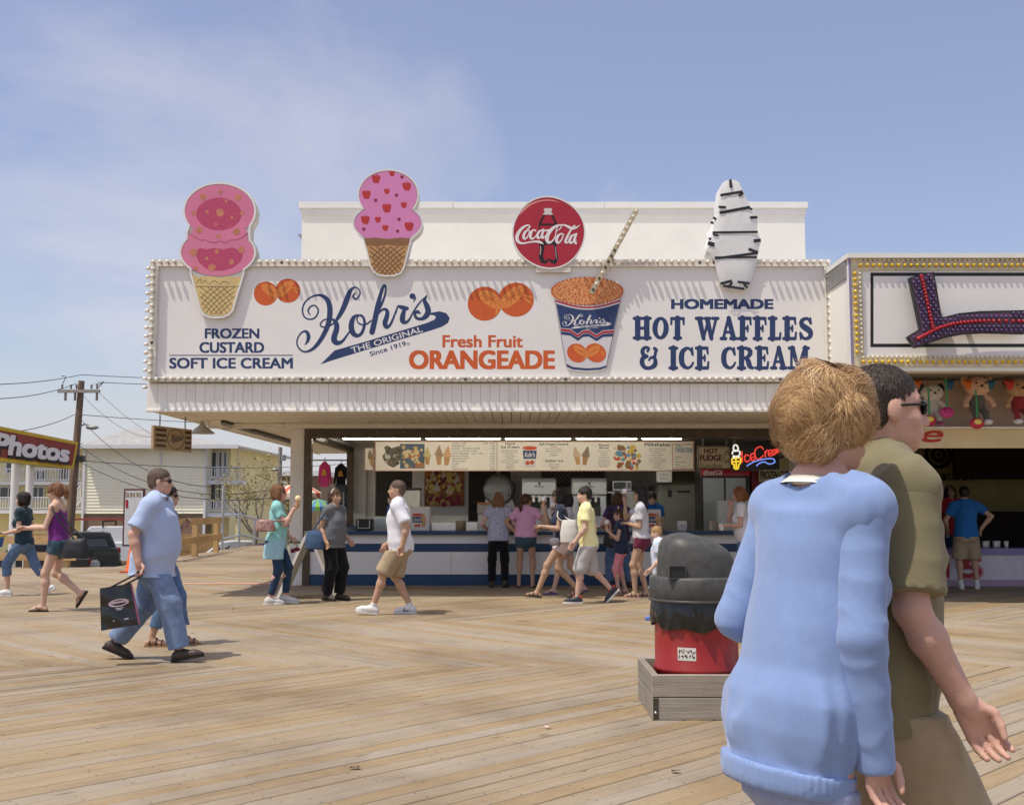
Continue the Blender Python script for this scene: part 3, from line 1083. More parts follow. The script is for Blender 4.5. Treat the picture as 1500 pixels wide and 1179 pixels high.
# rounded slab letters: strokes in a unit cell, y down, (width, strokes)
T_, s_ = 0.27,0.15
def stem(x, y0=0.06, y1=0.94, sl=True, sr=True, w=T_):
	o = [[(x, y0, w),(x, y1, w)]]
	for y in (y0, y1):
		o.append([(x - (0.17 if sl else 0.0), y, s_),(x + (0.17 if sr else 0.0), y, s_)])
	return o
SLAB = {
 'H': (0.84, stem(0.2) + stem(0.64) + [[(0.2,0.5,0.14),(0.64,0.5,0.14)]]),
 'I': (0.42, stem(0.21)),
 'T': (0.70, [[(0.35,0.06, T_),(0.35,0.94, T_)], [(0.2,0.94, s_),(0.5,0.94, s_)], [(0.06,0.07, s_),(0.64,0.07, s_)], [(0.06,0.1,0.11),(0.05,0.32,0.10)], [(0.64,0.1,0.11),(0.65,0.32,0.10)]]),
 'L': (0.66, stem(0.21) + [[(0.2,0.94, s_),(0.56,0.94, s_)], [(0.57,0.94,0.12),(0.59,0.70,0.10)]]),
 'E': (0.72, stem(0.21) + [[(0.2,0.94, s_),(0.60,0.94, s_)], [(0.61,0.94,0.12),(0.64,0.68,0.10)], [(0.2,0.06, s_),(0.58,0.06, s_)], [(0.58,0.07,0.12),(0.61,0.30,0.10)], [(0.2,0.49,0.13),(0.46,0.49,0.13)], [(0.46,0.38,0.10),(0.46,0.62,0.10)]]),
 'F': (0.68, stem(0.21) + [[(0.2,0.06, s_),(0.58,0.06, s_)], [(0.58,0.07,0.12),(0.61,0.32,0.10)], [(0.2,0.49,0.13),(0.46,0.49,0.13)], [(0.46,0.38,0.10),(0.46,0.62,0.10)]]),
 'A': (0.82, [[(0.41,0.05,0.22),(0.64,0.92,0.25)], [(0.39,0.05,0.14),(0.15,0.92,0.14)], [(0.25,0.66,0.12),(0.56,0.66,0.12)], [(0.04,0.94, s_),(0.27,0.94, s_)], [(0.50,0.94, s_),(0.79,0.94, s_)]]),
 'W': (1.18, [[(0.22,0.08,0.24),(0.42,0.93,0.2)], [(0.66,0.08,0.14),(0.42,0.93,0.12)], [(0.60,0.1,0.24),(0.80,0.93,0.2)], [(1.02,0.08,0.14),(0.80,0.93,0.12)], [(0.06,0.06, s_),(0.36,0.06, s_)], [(0.86,0.06, s_),(1.12,0.06, s_)], [(0.50,0.06, s_),(0.72,0.06, s_)]]),
 'M': (1.1, [[(0.18,0.06,0.13),(0.18,0.94,0.13)], [(0.22,0.06,0.25),(0.52,0.9,0.16)], [(0.84,0.06,0.14),(0.52,0.9,0.12)], [(0.88,0.06, T_),(0.88,0.94, T_)], [(0.06,0.06, s_),(0.3,0.06, s_)], [(0.05,0.94, s_),(0.32,0.94, s_)], [(0.8,0.06, s_),(1.04,0.06, s_)], [(0.72,0.94, s_),(1.05,0.94, s_)]]),
 'R': (0.86, stem(0.21) + [[(0.2,0.06, s_),(0.45,0.07,0.15),(0.62,0.16,0.22),(0.64,0.30,0.24),(0.5,0.46,0.16),(0.3,0.50,0.12)], [(0.4,0.5,0.14),(0.54,0.62,0.24),(0.62,0.84,0.25),(0.76,0.94,0.14),(0.84,0.92,0.09)]]),
 'C': (0.78, [[(0.68,0.30,0.12),(0.58,0.12,0.12),(0.40,0.07,0.15),(0.20,0.22,0.24),(0.14,0.5,0.27),(0.20,0.78,0.24),(0.40,0.93,0.15),(0.60,0.88,0.12),(0.72,0.70,0.10)], [(0.66,0.05,0.10),(0.69,0.34,0.13)]]),
 'S': (0.70, [[(0.58,0.26,0.13),(0.48,0.10,0.14),(0.32,0.07,0.15),(0.15,0.18,0.21),(0.17,0.36,0.25),(0.38,0.50,0.28),(0.56,0.64,0.26),(0.56,0.83,0.21),(0.40,0.94,0.15),(0.22,0.91,0.14),(0.10,0.72,0.13)], [(0.57,0.05,0.09),(0.59,0.28,0.12)], [(0.08,0.70,0.12),(0.10,0.96,0.09)]]),
 '&': (0.95, [[(0.82,0.30,0.14),(0.90,0.18,0.16),(0.78,0.10,0.15)], [(0.86,0.20,0.13),(0.80,0.45,0.16),(0.60,0.50,0.12),(0.50,0.60,0.10)], [(0.42,0.22,0.13),(0.50,0.10,0.12),(0.30,0.06,0.14),(0.15,0.20,0.22),(0.22,0.38,0.2),(0.42,0.44,0.13)], [(0.42,0.44,0.13),(0.18,0.52,0.22),(0.13,0.72,0.26),(0.28,0.92,0.18),(0.55,0.94,0.16),(0.80,0.82,0.24),(0.84,0.62,0.22),(0.78,0.48,0.12)]]),
}
def slab_word(m_, word, box, fm):
	u0, v0, u1, v1 = box
	tot = 0
	for ch in word:
		tot += 0.34 if ch == ' ' else (0.84 if ch == 'O' else SLAB[ch][0]) + 0.05
	tot -= 0.05
	kx = (u1 - u0) / tot
	ky = v1 - v0
	x = u0
	for ch in word:
		if ch == ' ':
			x += 0.34*kx
			continue
		q = lambda a, b, d, x=x: fm(x + a*kx, v0 + b*ky, d)
		if ch == 'O':
			n = 28
			vs, fs = [], []
			LIFT[0] = (LIFT[0] + 1) % 7
			for k in range(n):
				t = 2*math.pi*k / n
				vs.append(q(0.42 + 0.40*math.cos(t),0.5 + 0.515*math.sin(t),0.004))
				vs.append(q(0.42 + 0.145*math.cos(t + 0.15),0.5 + 0.36*math.sin(t),0.004))
			for k in range(n):
				j = (k + 1) % n
				fs.append((2*k, 2*j, 2*j + 1,2*k + 1))
			m_.add(vs, fs)
			x += 0.89*kx
		else:
			w, st = SLAB[ch]
			for s2 in st:
				ribbon(m_, s2, q, 0.004, sub=5)
			x += (w + 0.05)*kx
m_ = MB()
slab_word(m_, 'HOT', (928,464.5,1003,497), SG)
slab_word(m_, 'WAFFLES', (1018,464.5,1191,498), SG)
slab_word(m_, '&', (937,507,963,541), SG)
slab_word(m_, 'ICE', (980,508,1040,541), SG)
slab_word(m_, 'CREAM', (1056,508,1186,541), SG)
m_.build('waffles_lettering', NAVYP, sign)

# pairs of oranges
def oranges(fm, parent, sc=1.0):
	m_ = MB()
	blob(m_, 26,30,25,25, fm, 0.003,28)
	blob(m_, 72,24,26,25, fm, 0.006,28)
	m_.build('orange_fruit', ORP, parent)
	m_ = MB()
	for (cx, cy, rx, ry, ro, c2) in ((36,24,21,10,0.55,0),(66,20,22,10,-0.75,0)):
		blob(m_, cx, cy, rx, ry, fm, 0.009,20, ro)
	for (x0, y0, x1, y1) in ((84,22,94,30),(82,17,96,22),(44,36,42,46)):
		ribbon(m_, [(x0, y0,1),((x0 + x1) / 2 + 1,(y0 + y1) / 2,3.5),(x1, y1,1)], fm, 0.009)
	m_.build('orange_pulp', ORP2, parent)
	m_ = MB()
	for (cx, cy, ro, R1) in ((36,24,0.55,19),(66,20,-0.75,20)):
		for k in range(9):
			t = 2*math.pi*k / 9
			ex, ey = R1*math.cos(t), R1*0.45*math.sin(t)
			c, s = math.cos(ro), math.sin(ro)
			ribbon(m_, [(cx, cy, 0.8),(cx + ex*c - ey*s, cy + ex*s + ey*c, 1.0)], fm, 0.012, caps=False)
	m_.build('orange_segments', ORP, parent)
oranges(zoomed(SG, 371,409,98 / 69.0), sign)
oranges(zoomed(SG, 684,415,1.0), sign)
# ================================================================== SIGNS ON THE CANOPY
def ellipse(cx, cy, rx, ry, a0=0, a1=360, n=40):
	return [(cx + rx*math.cos(R(a0 + (a1 - a0)*k / n)), cy + ry*math.sin(R(a0 + (a1 - a0)*k / n))) for k in range(n + 1)]
def cutout(name, label, outline, fm0, rim, Yf, depth, side_mat, cat='sign', rim_w=5):
	"""sign box with the given outline (zoom space, y down): side walls, white rim and back; returns its Empty and the face map"""
	pts = [fm0(x, y, 0) for (x, y) in outline]
	zmin = min(p.z for p in pts)
	cx = sum(p.x for p in pts) / len(pts)
	t = thing(name, (cx, Yf + depth / 2, zmin), label, cat)
	m_ = MB()
	n = len(pts)
	vs = [p for p in pts] + [p + Vector((0, depth, 0)) for p in pts]
	m_.add(vs, [(i, (i + 1) % n, n + (i + 1) % n, n + i) for i in range(n)])
	from mathutils.geometry import tessellate_polygon
	tri = tessellate_polygon([[Vector((p.x, p.z, 0)) for p in pts]])
	m_.add([p + Vector((0, depth, 0)) for p in pts], [tuple(q) for q in tri])
	m_.add([p + Vector((0,0.004,0)) for p in pts], [tuple(q) for q in tri])
	m_.build('sign_box', side_mat, t)
	if rim is not None:
		m_ = MB()
		q = list(outline) + [outline[0]]
		vs, fs = [], []
		for i in range(len(q)):
			a = q[(i - 1) % (len(q) - 1)]; b = q[(i + 1) % (len(q) - 1)]
			tx, ty = b[0] - a[0], b[1] - a[1]
			l = math.hypot(tx, ty) or 1
			nx, ny = -ty / l, tx / l
			x, y = q[i]
			for (o, d) in ((-rim_w / 2,0.0),(-rim_w / 2,0.022),(rim_w / 2,0.022),(rim_w / 2,0.0)):
				vs.append(fm0(x + nx*o, y + ny*o, d))
		for i in range(len(q) - 1):
			for k in range(4):
				fs.append((4*i + k, 4*i + (k + 1) % 4,4*i + 4 + (k + 1) % 4,4*i + 4 + k))
		m_.add(vs, fs)
		m_.build('rim', rim, t)
	return t
SIDEM = mat('sign_side', (0.55,0.52,0.47),0.6, dirt=0.3, dscale=2)
RIMW = mat('rim_white', (0.78,0.76,0.74),0.45, var=0.04, dirt=0.1)
PINK = flat('pink_print', (216,126,156),0.45, var=0.06, scale=2)
ROSE = flat('rose_print', (186,72,106),0.5, var=0.3, scale=40)
PECAN = flat('pecan_print', (196,126,98),0.5, var=0.15)
CONE1 = flat('cone_pale', (212,186,128),0.5, var=0.1, scale=3)
CONE2 = flat('cone_line', (126,104,70),0.5)
YF = YS - 0.065
FM = pix(YF)
# --- double scoop with pecans (region origin 200,240 scale 3.684)
zf = zoomed(FM, 200,240,3.684)
out1 = ellipse(448,255,192,150,148,392,34) + [(608,372)] + ellipse(438,478,202,128,-38,46,12)[1:] + [(578,592),(548,690),(518,792),(500,812),(470,826),(430,830),(392,826),(362,812),(345,790),(318,690),(292,592)] + ellipse(438,478,202,128,136,222,12)[:-1] + [(272,372)]
t = cutout('ice_cream_sign', 'giant pale pink double scoop cone sign with brown nuts, left end of the marquee', out1, zf, RIMW, YF, 0.30, SIDEM, rim_w=10)
m_ = MB(); poly(m_, ellipse(438,484,196,122,-35,215,36) + [(280,380),(600,380)], zf, 0.006); m_.build('lower_scoop', PINK, t)
m_ = MB(); poly(m_, ellipse(448,257,186,144,0,360,48)[:-1], zf, 0.009)
poly(m_, [(290,370),(320,398),(350,412),(372,408),(395,420),(425,424),(452,416),(480,424),(510,410),(540,408),(570,396),(600,368),(560,330),(330,330)], zf, 0.0095); m_.build('upper_scoop', flat('pink_print_b', (214,122,154),0.45, var=0.06, scale=2), t)
m_ = MB()
ribbon(m_, [(282,376,3),(320,400,3),(350,414,3),(372,410,3),(395,422,3),(425,426,3),(452,418,3),(480,426,3),(510,412,3),(540,410,3),(575,396,3),(604,372,3)], zf, 0.012); m_.build('scoop_seam', flat('seam_print', (176,84,110)), t)
m_ = MB(); poly(m_, ellipse(445,272,122,88,0,360,40)[:-1], zf, 0.012)
poly(m_, [(315,480),(340,455),(380,462),(420,455),(470,462),(520,452),(555,470),(575,490),(560,530),(520,560),(470,576),(420,576),(370,562),(335,530)], zf, 0.012); m_.build('syrup_patch', ROSE, t)
m_ = MB()
for (x, y, r) in ((360,180,22),(452,152,13),(548,184,21),(308,266,14),(570,268,13),(340,360,21),(540,366,22),(444,392,14),(452,264,24),(382,260,10),(484,202,10),(515,292,9),(430,328,10),(308,478,23),(566,464,21),(434,474,14),(380,512,11),(512,530,16),(408,558,23),(320,566,14)):
	k0 = rb.uniform(0,6)
	m_ = MB(); poly(m_, [(x + r*(0.75 + 0.3*rb.random())*math.cos(k0 + k*0.785), y + r*(0.75 + 0.3*rb.random())*math.sin(k0 + k*0.785)) for k in range(8)], zf, 0.016)
	m_.build('nut_piece', PECAN, t)
m_ = MB(); poly(m_, [(296,600),(330,612),(380,606),(440,614),(500,606),(545,612),(574,604),(512,788),(496,806),(468,818),(430,822),(394,818),(366,806),(350,786)], zf, 0.0055); m_.build('cone', CONE1, t)
def cone_lattice(m_, y0, y1, xl, xr, fm, n=4, w=3.2, skew=1.0, d=0.011):
	for k in range(-n, n + 1):
		for sgn in (1,-1):
			pts = []
			for s in range(13):
				y = y0 + (y1 - y0)*s / 12
				x = (xl(y) + xr(y)) / 2 + sgn*(k / n*1.0 + (s / 12 - 0.5)*skew*2)*(xr(y) - xl(y)) / 2
				if xl(y) + 2 < x < xr(y) - 2:
					pts.append((x, y, w))
			if len(pts) > 1:
				ribbon(m_, pts, fm, d, curve=False, caps=False)
lx = lambda y: 318 + (y - 660)*(350 - 318) / 130
rx_ = lambda y: 556 - (y - 660)*(556 - 512) / 130
m_ = MB(); cone_lattice(m_, 664,812, lx, rx_, zf, 3,3.0,0.8); ribbon(m_, [(318,662,3),(556,662,3)], zf, 0.011)
ribbon(m_, [(322,645,2),(345,622,3),(350,645,2),(370,630,3),(390,648,2),(420,632,3),(450,648,2),(470,634,3),(500,645,2)], zf, 0.011)
m_.build('waffle_lines', CONE2, t)
m_ = MB()
for k in range(46):
	a = 148 + 244*k / 45
	p = zf(448 + 199*math.cos(R(a)),255 + 156*math.sin(R(a)),-0.1); m_.sphere(p, 0.012,6,4)
for k in range(16):
	for (a0, a1) in ((-38,40),(140,222)):
		a = a0 + (a1 - a0)*k / 15
		p = zf(438 + 209*math.cos(R(a)),478 + 134*math.sin(R(a)),-0.1); m_.sphere(p, 0.012,6,4)
tag(m_.build('edge_lights', BULB, t), kind='stuff')

# --- double scoop with red apples (origin 420,240 scale 3.684)
zf = zoomed(FM, 420,240,3.684)
out2 = ellipse(548,168,162,134,145,395,34) + [(692,246)] + ellipse(545,320,186,108,-42,30,12) + [(672,402),(655,470),(632,560),(615,590),(580,604),(535,606),(495,600),(468,580),(452,552),(432,470),(412,402)] + ellipse(545,320,186,108,150,222,12) + [(404,246)]
t = cutout('ice_cream_sign', 'giant pink double scoop cone sign with red apple shapes, second from left', out2, zf, RIMW, YF, 0.30, SIDEM, rim_w=8)
PINK2 = flat('pink_apple_print', (214,134,184),0.45, var=0.05, scale=2)
m_ = MB(); poly(m_, ellipse(545,322,180,102,-40,220,36) + [(412,250),(682,250)], zf, 0.0055)
poly(m_, ellipse(548,170,156,128,0,360,44)[:-1], zf, 0.007); m_.build('scoops', PINK2, t)
APP = flat('apple_red', (186,52,50),0.45)
APP2 = flat('apple_dark', (140,36,66),0.45)
def apple(m_, x, y, r, fm):
	poly(m_, [(x + r*a, y + r*b) for a, b in ((-1,-0.75),(-0.55,-1),(0,-0.75),(0.5,-1),(1,-0.75),(1,-0.2),(0.8,0.45),(0.55,1),(0.1,0.9),(-0.35,1),(-0.75,0.5),(-1,-0.2))], fm, 0.011)
	ribbon(m_, [(x + 0, y - 0.75*r, r*0.14),(x + 0.15*r, y - 1.25*r, r*0.12)], fm, 0.011, caps=False)
m_ = MB()
for (x, y, r) in ((482,84,23),(568,54,15),(648,124,23),(430,168,23),(540,150,15),(540,241,24),(632,224,16),(424,304,23),(492,303,16),(660,339,24),(532,347,16)):
	m_ = MB(); apple(m_, x, y, r, zf); m_.build('apple_shape', APP, t)
m_ = MB()
for (x, y) in ((622,73),(592,171),(480,199),(606,301),(416,354),(598,365)):
	m_ = MB(); apple(m_, x, y, 9, zf); m_.build('apple_shape', APP2, t)
m_ = MB(); poly(m_, [(416,404),(470,398),(545,406),(620,398),(666,404),(628,556),(612,584),(578,598),(535,600),(497,594),(472,576),(457,552)], zf, 0.0065); m_.build('cone', flat('cone_tan', (190,146,96),0.5, var=0.12, scale=3), t)
m_ = MB(); poly(m_, [(416,404),(470,398),(545,406),(620,398),(666,404),(656,440),(600,446),(545,438),(480,446),(428,440)], zf, 0.009); m_.build('cone_band', flat('cone_brown', (142,100,66),0.5), t)
lx = lambda y: 428 + (y - 440)*0.26
rx_ = lambda y: 656 - (y - 440)*0.25
m_ = MB(); cone_lattice(m_, 448,596, lx, rx_, zf, 3,7,0.85,0.010); m_.build('waffle_lines', flat('cone_shade', (134,96,60),0.5), t)
m_ = MB()
ribbon(m_, [(455,428,2),(480,408,4),(485,432,2),(510,410,4),(515,432,2),(545,414,4),(560,430,2),(580,412,4),(620,430,2)], zf, 0.013)
m_.build('cone_script', CONE2, t)

# --- round red drink sign (origin 740,280 scale 9.823)
zf = zoomed(FM, 740,280,9.823)
def superell(cx, cy, rx, ry, e, n=56, tilt=0.0):
	o = []
	for k in range(n):
		t_ = 2*math.pi*k / n
		c, s = math.cos(t_), math.sin(t_)
		x = rx*math.copysign(abs(c) ** (2 / e), c); y = ry*math.copysign(abs(s) ** (2 / e), s)
		o.append((cx + x*math.cos(tilt) - y*math.sin(tilt), cy + x*math.sin(tilt) + y*math.cos(tilt)))
	return o
disc = superell(627,598,514,506,2.12,56,0.5)
t = cutout('drink_sign', 'round red drink sign with white script and a dark bottle above the marquee', disc, zf, RIMW, YF, 0.22, SIDEM, rim_w=22)
m_ = MB(); poly(m_, superell(627,598,504,496,2.12,56,0.5), zf, 0.006); m_.build('red_face', flat('drink_red', (172,30,46),0.3, var=0.06, coat=0.3), t)
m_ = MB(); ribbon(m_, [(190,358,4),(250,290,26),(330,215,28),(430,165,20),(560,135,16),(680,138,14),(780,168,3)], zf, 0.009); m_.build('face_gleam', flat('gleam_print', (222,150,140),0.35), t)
BOT = flat('bottle_dark', (42,26,26),0.25)
m_ = MB(); poly(m_, [(545,345),(690,345),(715,395),(748,460),(750,500),(742,560),(735,650),(740,760),(735,830),(752,900),(762,960),(745,1020),(720,1052),(670,1040),(625,1000),(585,1050),(520,1035),(488,970),(480,930),(500,860),(488,780),(498,700),(490,600),(482,520),(480,470),(510,410)], zf, 0.010); m_.build('bottle', BOT, t)
m_ = MB()
poly(m_, [(580,352),(660,352),(690,420),(715,470),(520,470),(545,415)], zf, 0.013)
poly(m_, [(570,780),(700,775),(712,860),(725,960),(690,1000),(625,970),(570,1005),(545,940),(560,860)], zf, 0.013)
poly(m_, [(500,500),(745,500),(738,720),(500,720)], zf, 0.0125)
m_.build('bottle_glow', flat('bottle_red', (168,28,44),0.3), t)
m_ = MB(); poly(m_, [(560,250),(668,248),(672,275),(660,300),(690,342),(540,342),(572,300),(555,275)], zf, 0.012)
ribbon(m_, [(505,790,6),(512,850,10),(500,920,6)], zf, 0.014); ribbon(m_, [(720,800,4),(730,900,7),(742,980,4)], zf, 0.014)
m_.build('bottle_cap', flat('cap_print', (214,206,202),0.4), t)
m_ = MB()
COLA = [
 [(318,548,14),(352,520,22),(340,494,20),(300,500,26),(240,540,38),(190,605,48),(168,672,50),(188,730,44),(250,754,28),(350,738,22),(440,728,28),(505,738,34),(556,766,5)],
 [(338,560,14),(290,588,34),(264,650,38),(278,690,30),(318,664,18),(350,592,15),(336,560,14),(352,575,10),(375,580,8)],
 [(436,572,24),(408,560,18),(374,600,34),(362,660,38),(388,690,28),(432,660,17),(462,610,10)],
 [(538,562,18),(490,584,30),(464,640,38),(478,682,28),(516,650,15),(552,558,22)],[(552,556,28),(532,630,34),(536,676,30),(585,640,8)],
 [(572,574,24),(630,562,24)],
 [(742,580,10),(800,532,14),(806,500,16),(770,492,22),(700,524,36),(630,600,52),(600,690,54),(628,742,38),(682,716,22),(724,640,14),(735,560,12),(770,500,14),(840,490,22),(900,512,34),(962,538,38),(1022,528,24),(1076,488,5)],
 [(812,610,15),(758,650,36),(738,710,40),(758,746,30),(802,716,20),(832,642,16),(812,612,14),(850,630,9)],
 [(1000,500,22),(978,520,26),(938,575,26),(884,680,36),(868,732,36),(898,742,22),(940,702,8)],
 [(1012,622,18),(954,652,32),(928,715,38),(948,750,28),(986,712,16),(1024,618,22)],[(1024,618,28),(994,706,36),(1002,742,26),(1026,702,6)],
]
for s2 in COLA:
	ribbon(m_, s2, zf, 0.017)
blob(m_, 1016,753,17,17, zf, 0.017)
m_.build('script_lettering', flat('script_white', (232,226,226),0.4), t)
m_ = MB(); c = zf(690,1128,-0.1); m_.bb(c.x - 0.26, c.x + 0.26, YF + 0.01, YS - 0.045, c.z - 0.04, c.z + 0.04); m_.build('bracket', FRAME, t)

# --- wrapped cone (origin 900,240 scale 3.685)
zf = zoomed(pix(YF, 1.0),900,240,3.685)
wrap = [(568,160),(572,128),(588,100),(612,88),(650,88),(672,102),(690,140),(706,176),(722,205),(738,245),(762,280),(772,310),(770,370),(782,396),(790,425),(776,470),(768,530),(750,600),(736,648),(720,668),(692,684),(640,686),(598,674),(568,648),(552,580),(540,520),(524,496),(506,470),(508,430),(528,375),(545,300),(560,258),(562,205)]
WRAP = mat('white_wrap', (0.76,0.75,0.74),0.4, var=0.04, bump=0.4, bscale=7, dirt=0.08)
t = cutout('wrapped_sign', 'cone sign wrapped in white sheeting and strapped with black tape', wrap, zf, None, YF, 0.36, WRAP)
m_ = MB()
cx, cy = 650,400
rw = random.Random(4)
rings = [(1.0,0.004),(0.94,0.018),(0.55,0.024),(0.0,0.022)]
n = len(wrap)
vs, fs = [], []
for (k, d) in rings:
	for (x, y) in wrap:
		vs.append(zf(cx + (x - cx)*k, cy + (y - cy)*(k*0.9 + 0.1*(1 if k == 1 else k)), d + (rw.uniform(-0.004,0.004) if 0 < k < 1 else 0)))
for i in range(3):
	for k in range(n):
		fs.append((i*n + k, i*n + (k + 1) % n, (i + 1)*n + (k + 1) % n, (i + 1)*n + k))
m_.add(vs, fs, True)
m_.build('wrap_front', WRAP, t)
m_ = MB()   # loose crumpled flap on the left side
fl = [(548,300),(520,350),(502,365),(508,395),(498,430),(478,462),(488,500),(515,528),(540,520),(520,470),(530,380)]
pv = [zf(x, y, -0.05 - rw.random()*0.15) for (x, y) in fl]
m_.add(pv + [zf(515,430,-0.02)], [(k, (k + 1) % len(fl), len(fl)) for k in range(len(fl))])
m_.build('loose_flap', WRAP, t)
TAPE = mat('black_tape', (0.02,0.02,0.022),0.35)
for (x0, y0, x1, y1, w) in ((624,88,627,134,14),(570,174,690,154,15),(670,176,694,160,14),(560,236,600,238,13),(565,268,730,238,16),(720,240,742,250,12),(730,294,770,292,15),(528,374,772,371,12),(530,384,560,390,11),(750,420,788,415,18),(502,430,538,440,22),(722,462,774,482,14),(540,514,772,484,13),(540,508,766,507,11),(570,650,632,634,14),(664,640,728,648,13),(584,660,700,678,12),(612,672,634,642,12),(690,640,716,672,12)):
	m_ = MB()
	ribbon(m_, [(x0, y0, w),((x0 + x1) / 2,(y0 + y1) / 2, w),(x1, y1, w)], zf, 0.028, caps=False, curve=False)
	m_.build('tape_strip', TAPE, t)
for (x0, y0, x1, y1, w) in ((533,290,548,304,13),(518,318,536,322,13),(508,404,530,412,13)):
	m_ = MB(); ribbon(m_, [(x0, y0, w),(x1, y1, w)], zf, 0.012, caps=False, curve=False); m_.build('tape_strip', TAPE, t)

# --- paper cup on the sign with a straw of bulbs (origin 800,395 scale 7.606)
zf = zoomed(pix(YS - 0.03),800,395,7.606)
cupo = [(95,318)] + [(95 + (832 - 95)*k / 12,318 + 84*math.sin(math.pi*k / 12)) for k in range(1,12)] + [(832,318),(752,700),(672,1070),(655,1110),(560,1132),(450,1138),(340,1132),(245,1110),(222,1060),(160,700)]
t = cutout('cup_sign', 'large paper cup of orange drink with foam dots on the marquee', cupo, zf, None, YS - 0.03,0.028, SIDEM)
m_ = MB(); poly(m_, cupo, zf, 0.002); m_.build('cup_wall', flat('cup_white', (212,208,210),0.45, var=0.03), t)
m_ = MB()
ribbon(m_, [(95,318,5),(160,700,5),(222,1060,5)], zf, 0.005, curve=False); ribbon(m_, [(832,318,5),(752,700,5),(672,1070,5)], zf, 0.005, curve=False)
poly(m_, [(222,1050),(300,1085),(450,1100),(590,1092),(676,1066),(670,1090),(600,1115),(450,1124),(300,1112),(228,1080)], zf, 0.006)
arc = lambda y, n=14, x0=105, x1=822, s=84: [(x0 + (x1 - x0)*k / n, y + s*math.sin(math.pi*k / n)) for k in range(n + 1)]
scl = lambda y, hgt, x0, x1: [(x0 + (x1 - x0)*k / 24, y + hgt*abs(math.sin(math.pi*1.5*k / 12 + 1.1))*1.0) for k in range(25)]
def scallop(yb, x0, x1):
	# two sagging points like a curtain edge
	key = [(x0, yb),(x0 + 0.18*(x1 - x0), yb + 12),(x0 + 0.31*(x1 - x0), yb + 66),(x0 + 0.33*(x1 - x0), yb + 66),(x0 + 0.42*(x1 - x0), yb + 26),(x0 + 0.53*(x1 - x0), yb + 20),(x0 + 0.66*(x1 - x0), yb + 68),(x0 + 0.69*(x1 - x0), yb + 70),(x0 + 0.80*(x1 - x0), yb + 28),(x1, yb + 20)]
	return key
poly(m_, arc(378,14,112,815,70) + scallop(648,162,752)[::-1], zf, 0.005)
poly(m_, scallop(690,168,748) + [(a, b + 34) for (a, b) in scallop(690,168,748)][::-1], zf, 0.006)
m_.build('cup_navy', NAVYP, t)
m_ = MB()
REDP = flat('red_print', (176,40,52),0.45)
poly(m_, arc(336,14,104,824,78) + arc(358,14,108,820,74)[::-1], zf, 0.008)
poly(m_, [(a, b + 6) for (a, b) in scallop(650,163,752)] + [(a, b + 34) for (a, b) in scallop(650,164,750)][::-1], zf, 0.008)
m_.build('cup_red', REDP, t)
kohrs(lambda x, y, d: zf(182 + (x - 60)*0.388,468 + (y - 40 + (x - 60)*0.17)*0.25, d + 0.006), WPRINT, NAVYP, t)
oranges(lambda x, y, d: zf(228 + x*4.5,790 + y*4.2 + x*0.5, d + 0.004), t)
FOAM = flat('foam_print', (222,160,104),0.5, var=0.08)
m_ = MB(); poly(m_, ellipse(457,240,402,155,0,360,48)[:-1], zf, 0.016); m_.build('foam', FOAM, t)
m_ = MB()
rf_ = random.Random(5)
dots = []
for k in range(46):
	a = 2*math.pi*k / 46
	dots.append((457 + 392*math.cos(a),240 + 148*math.sin(a),14))
while len(dots) < 420:
	a, q = rf_.uniform(0,6.283), math.sqrt(rf_.random())*0.94
	x, y = 457 + 392*q*math.cos(a),240 + 148*q*math.sin(a)
	r = rf_.choice((6,9,12,15))
	if all((x - d[0]) ** 2 + (y - d[1]) ** 2 > (r + d[2] + 1) ** 2 for d in dots):
		dots.append((x, y, r))
	elif rf_.random() < 0.0006:
		break
for (x, y, r) in dots:
	blob(m_, x, y, r, r, zf, 0.020,8)
tag(m_.build('foam_dots', flat('foam_dot_print', (196,98,50),0.5), t), kind='stuff')
# straw
pa, pb = P(933,307, YS - 0.16), P(866,430, YS - 0.10)
st = thing('straw_sign', pb, 'long slanted straw studded with bulbs rising out of the cup sign', 'sign')
m_ = MB()
d_ = (pb - pa); ln = d_.length; d_.normalize()
nrm = Vector((d_.z, 0,-d_.x)).normalized()
up_ = d_.cross(nrm).normalized()
rotm = Matrix((d_, nrm, up_)).transposed()
m_.box((pa + pb) / 2,(ln, 0.075,0.06), rotm)
m_.build('straw_channel', mat('straw_cream', (0.55,0.48,0.33),0.5, dirt=0.3, dscale=3), st)
m_ = MB()
q_ = pa.lerp(pb, 0.56)
m_.tube([q_ + Vector((0,0.03,0)), Vector((q_.x + 0.12, YS + 0.25, ZT + 0.0))], 0.022,6)
m_.build('brace', GREYM, st)
SB = bulb_mesh('straw_bulb', BULB, 0.024,0.02)
for k in range(15):
	p = pa.lerp(pb, (k + 0.4) / 15) + Vector((0,-0.036,0))
	place(DEAD if k in (7,8,9,10,12,14) else SB, 'light_bulb' if k not in (7,8,9,10,12,14) else 'empty_socket', p, st)

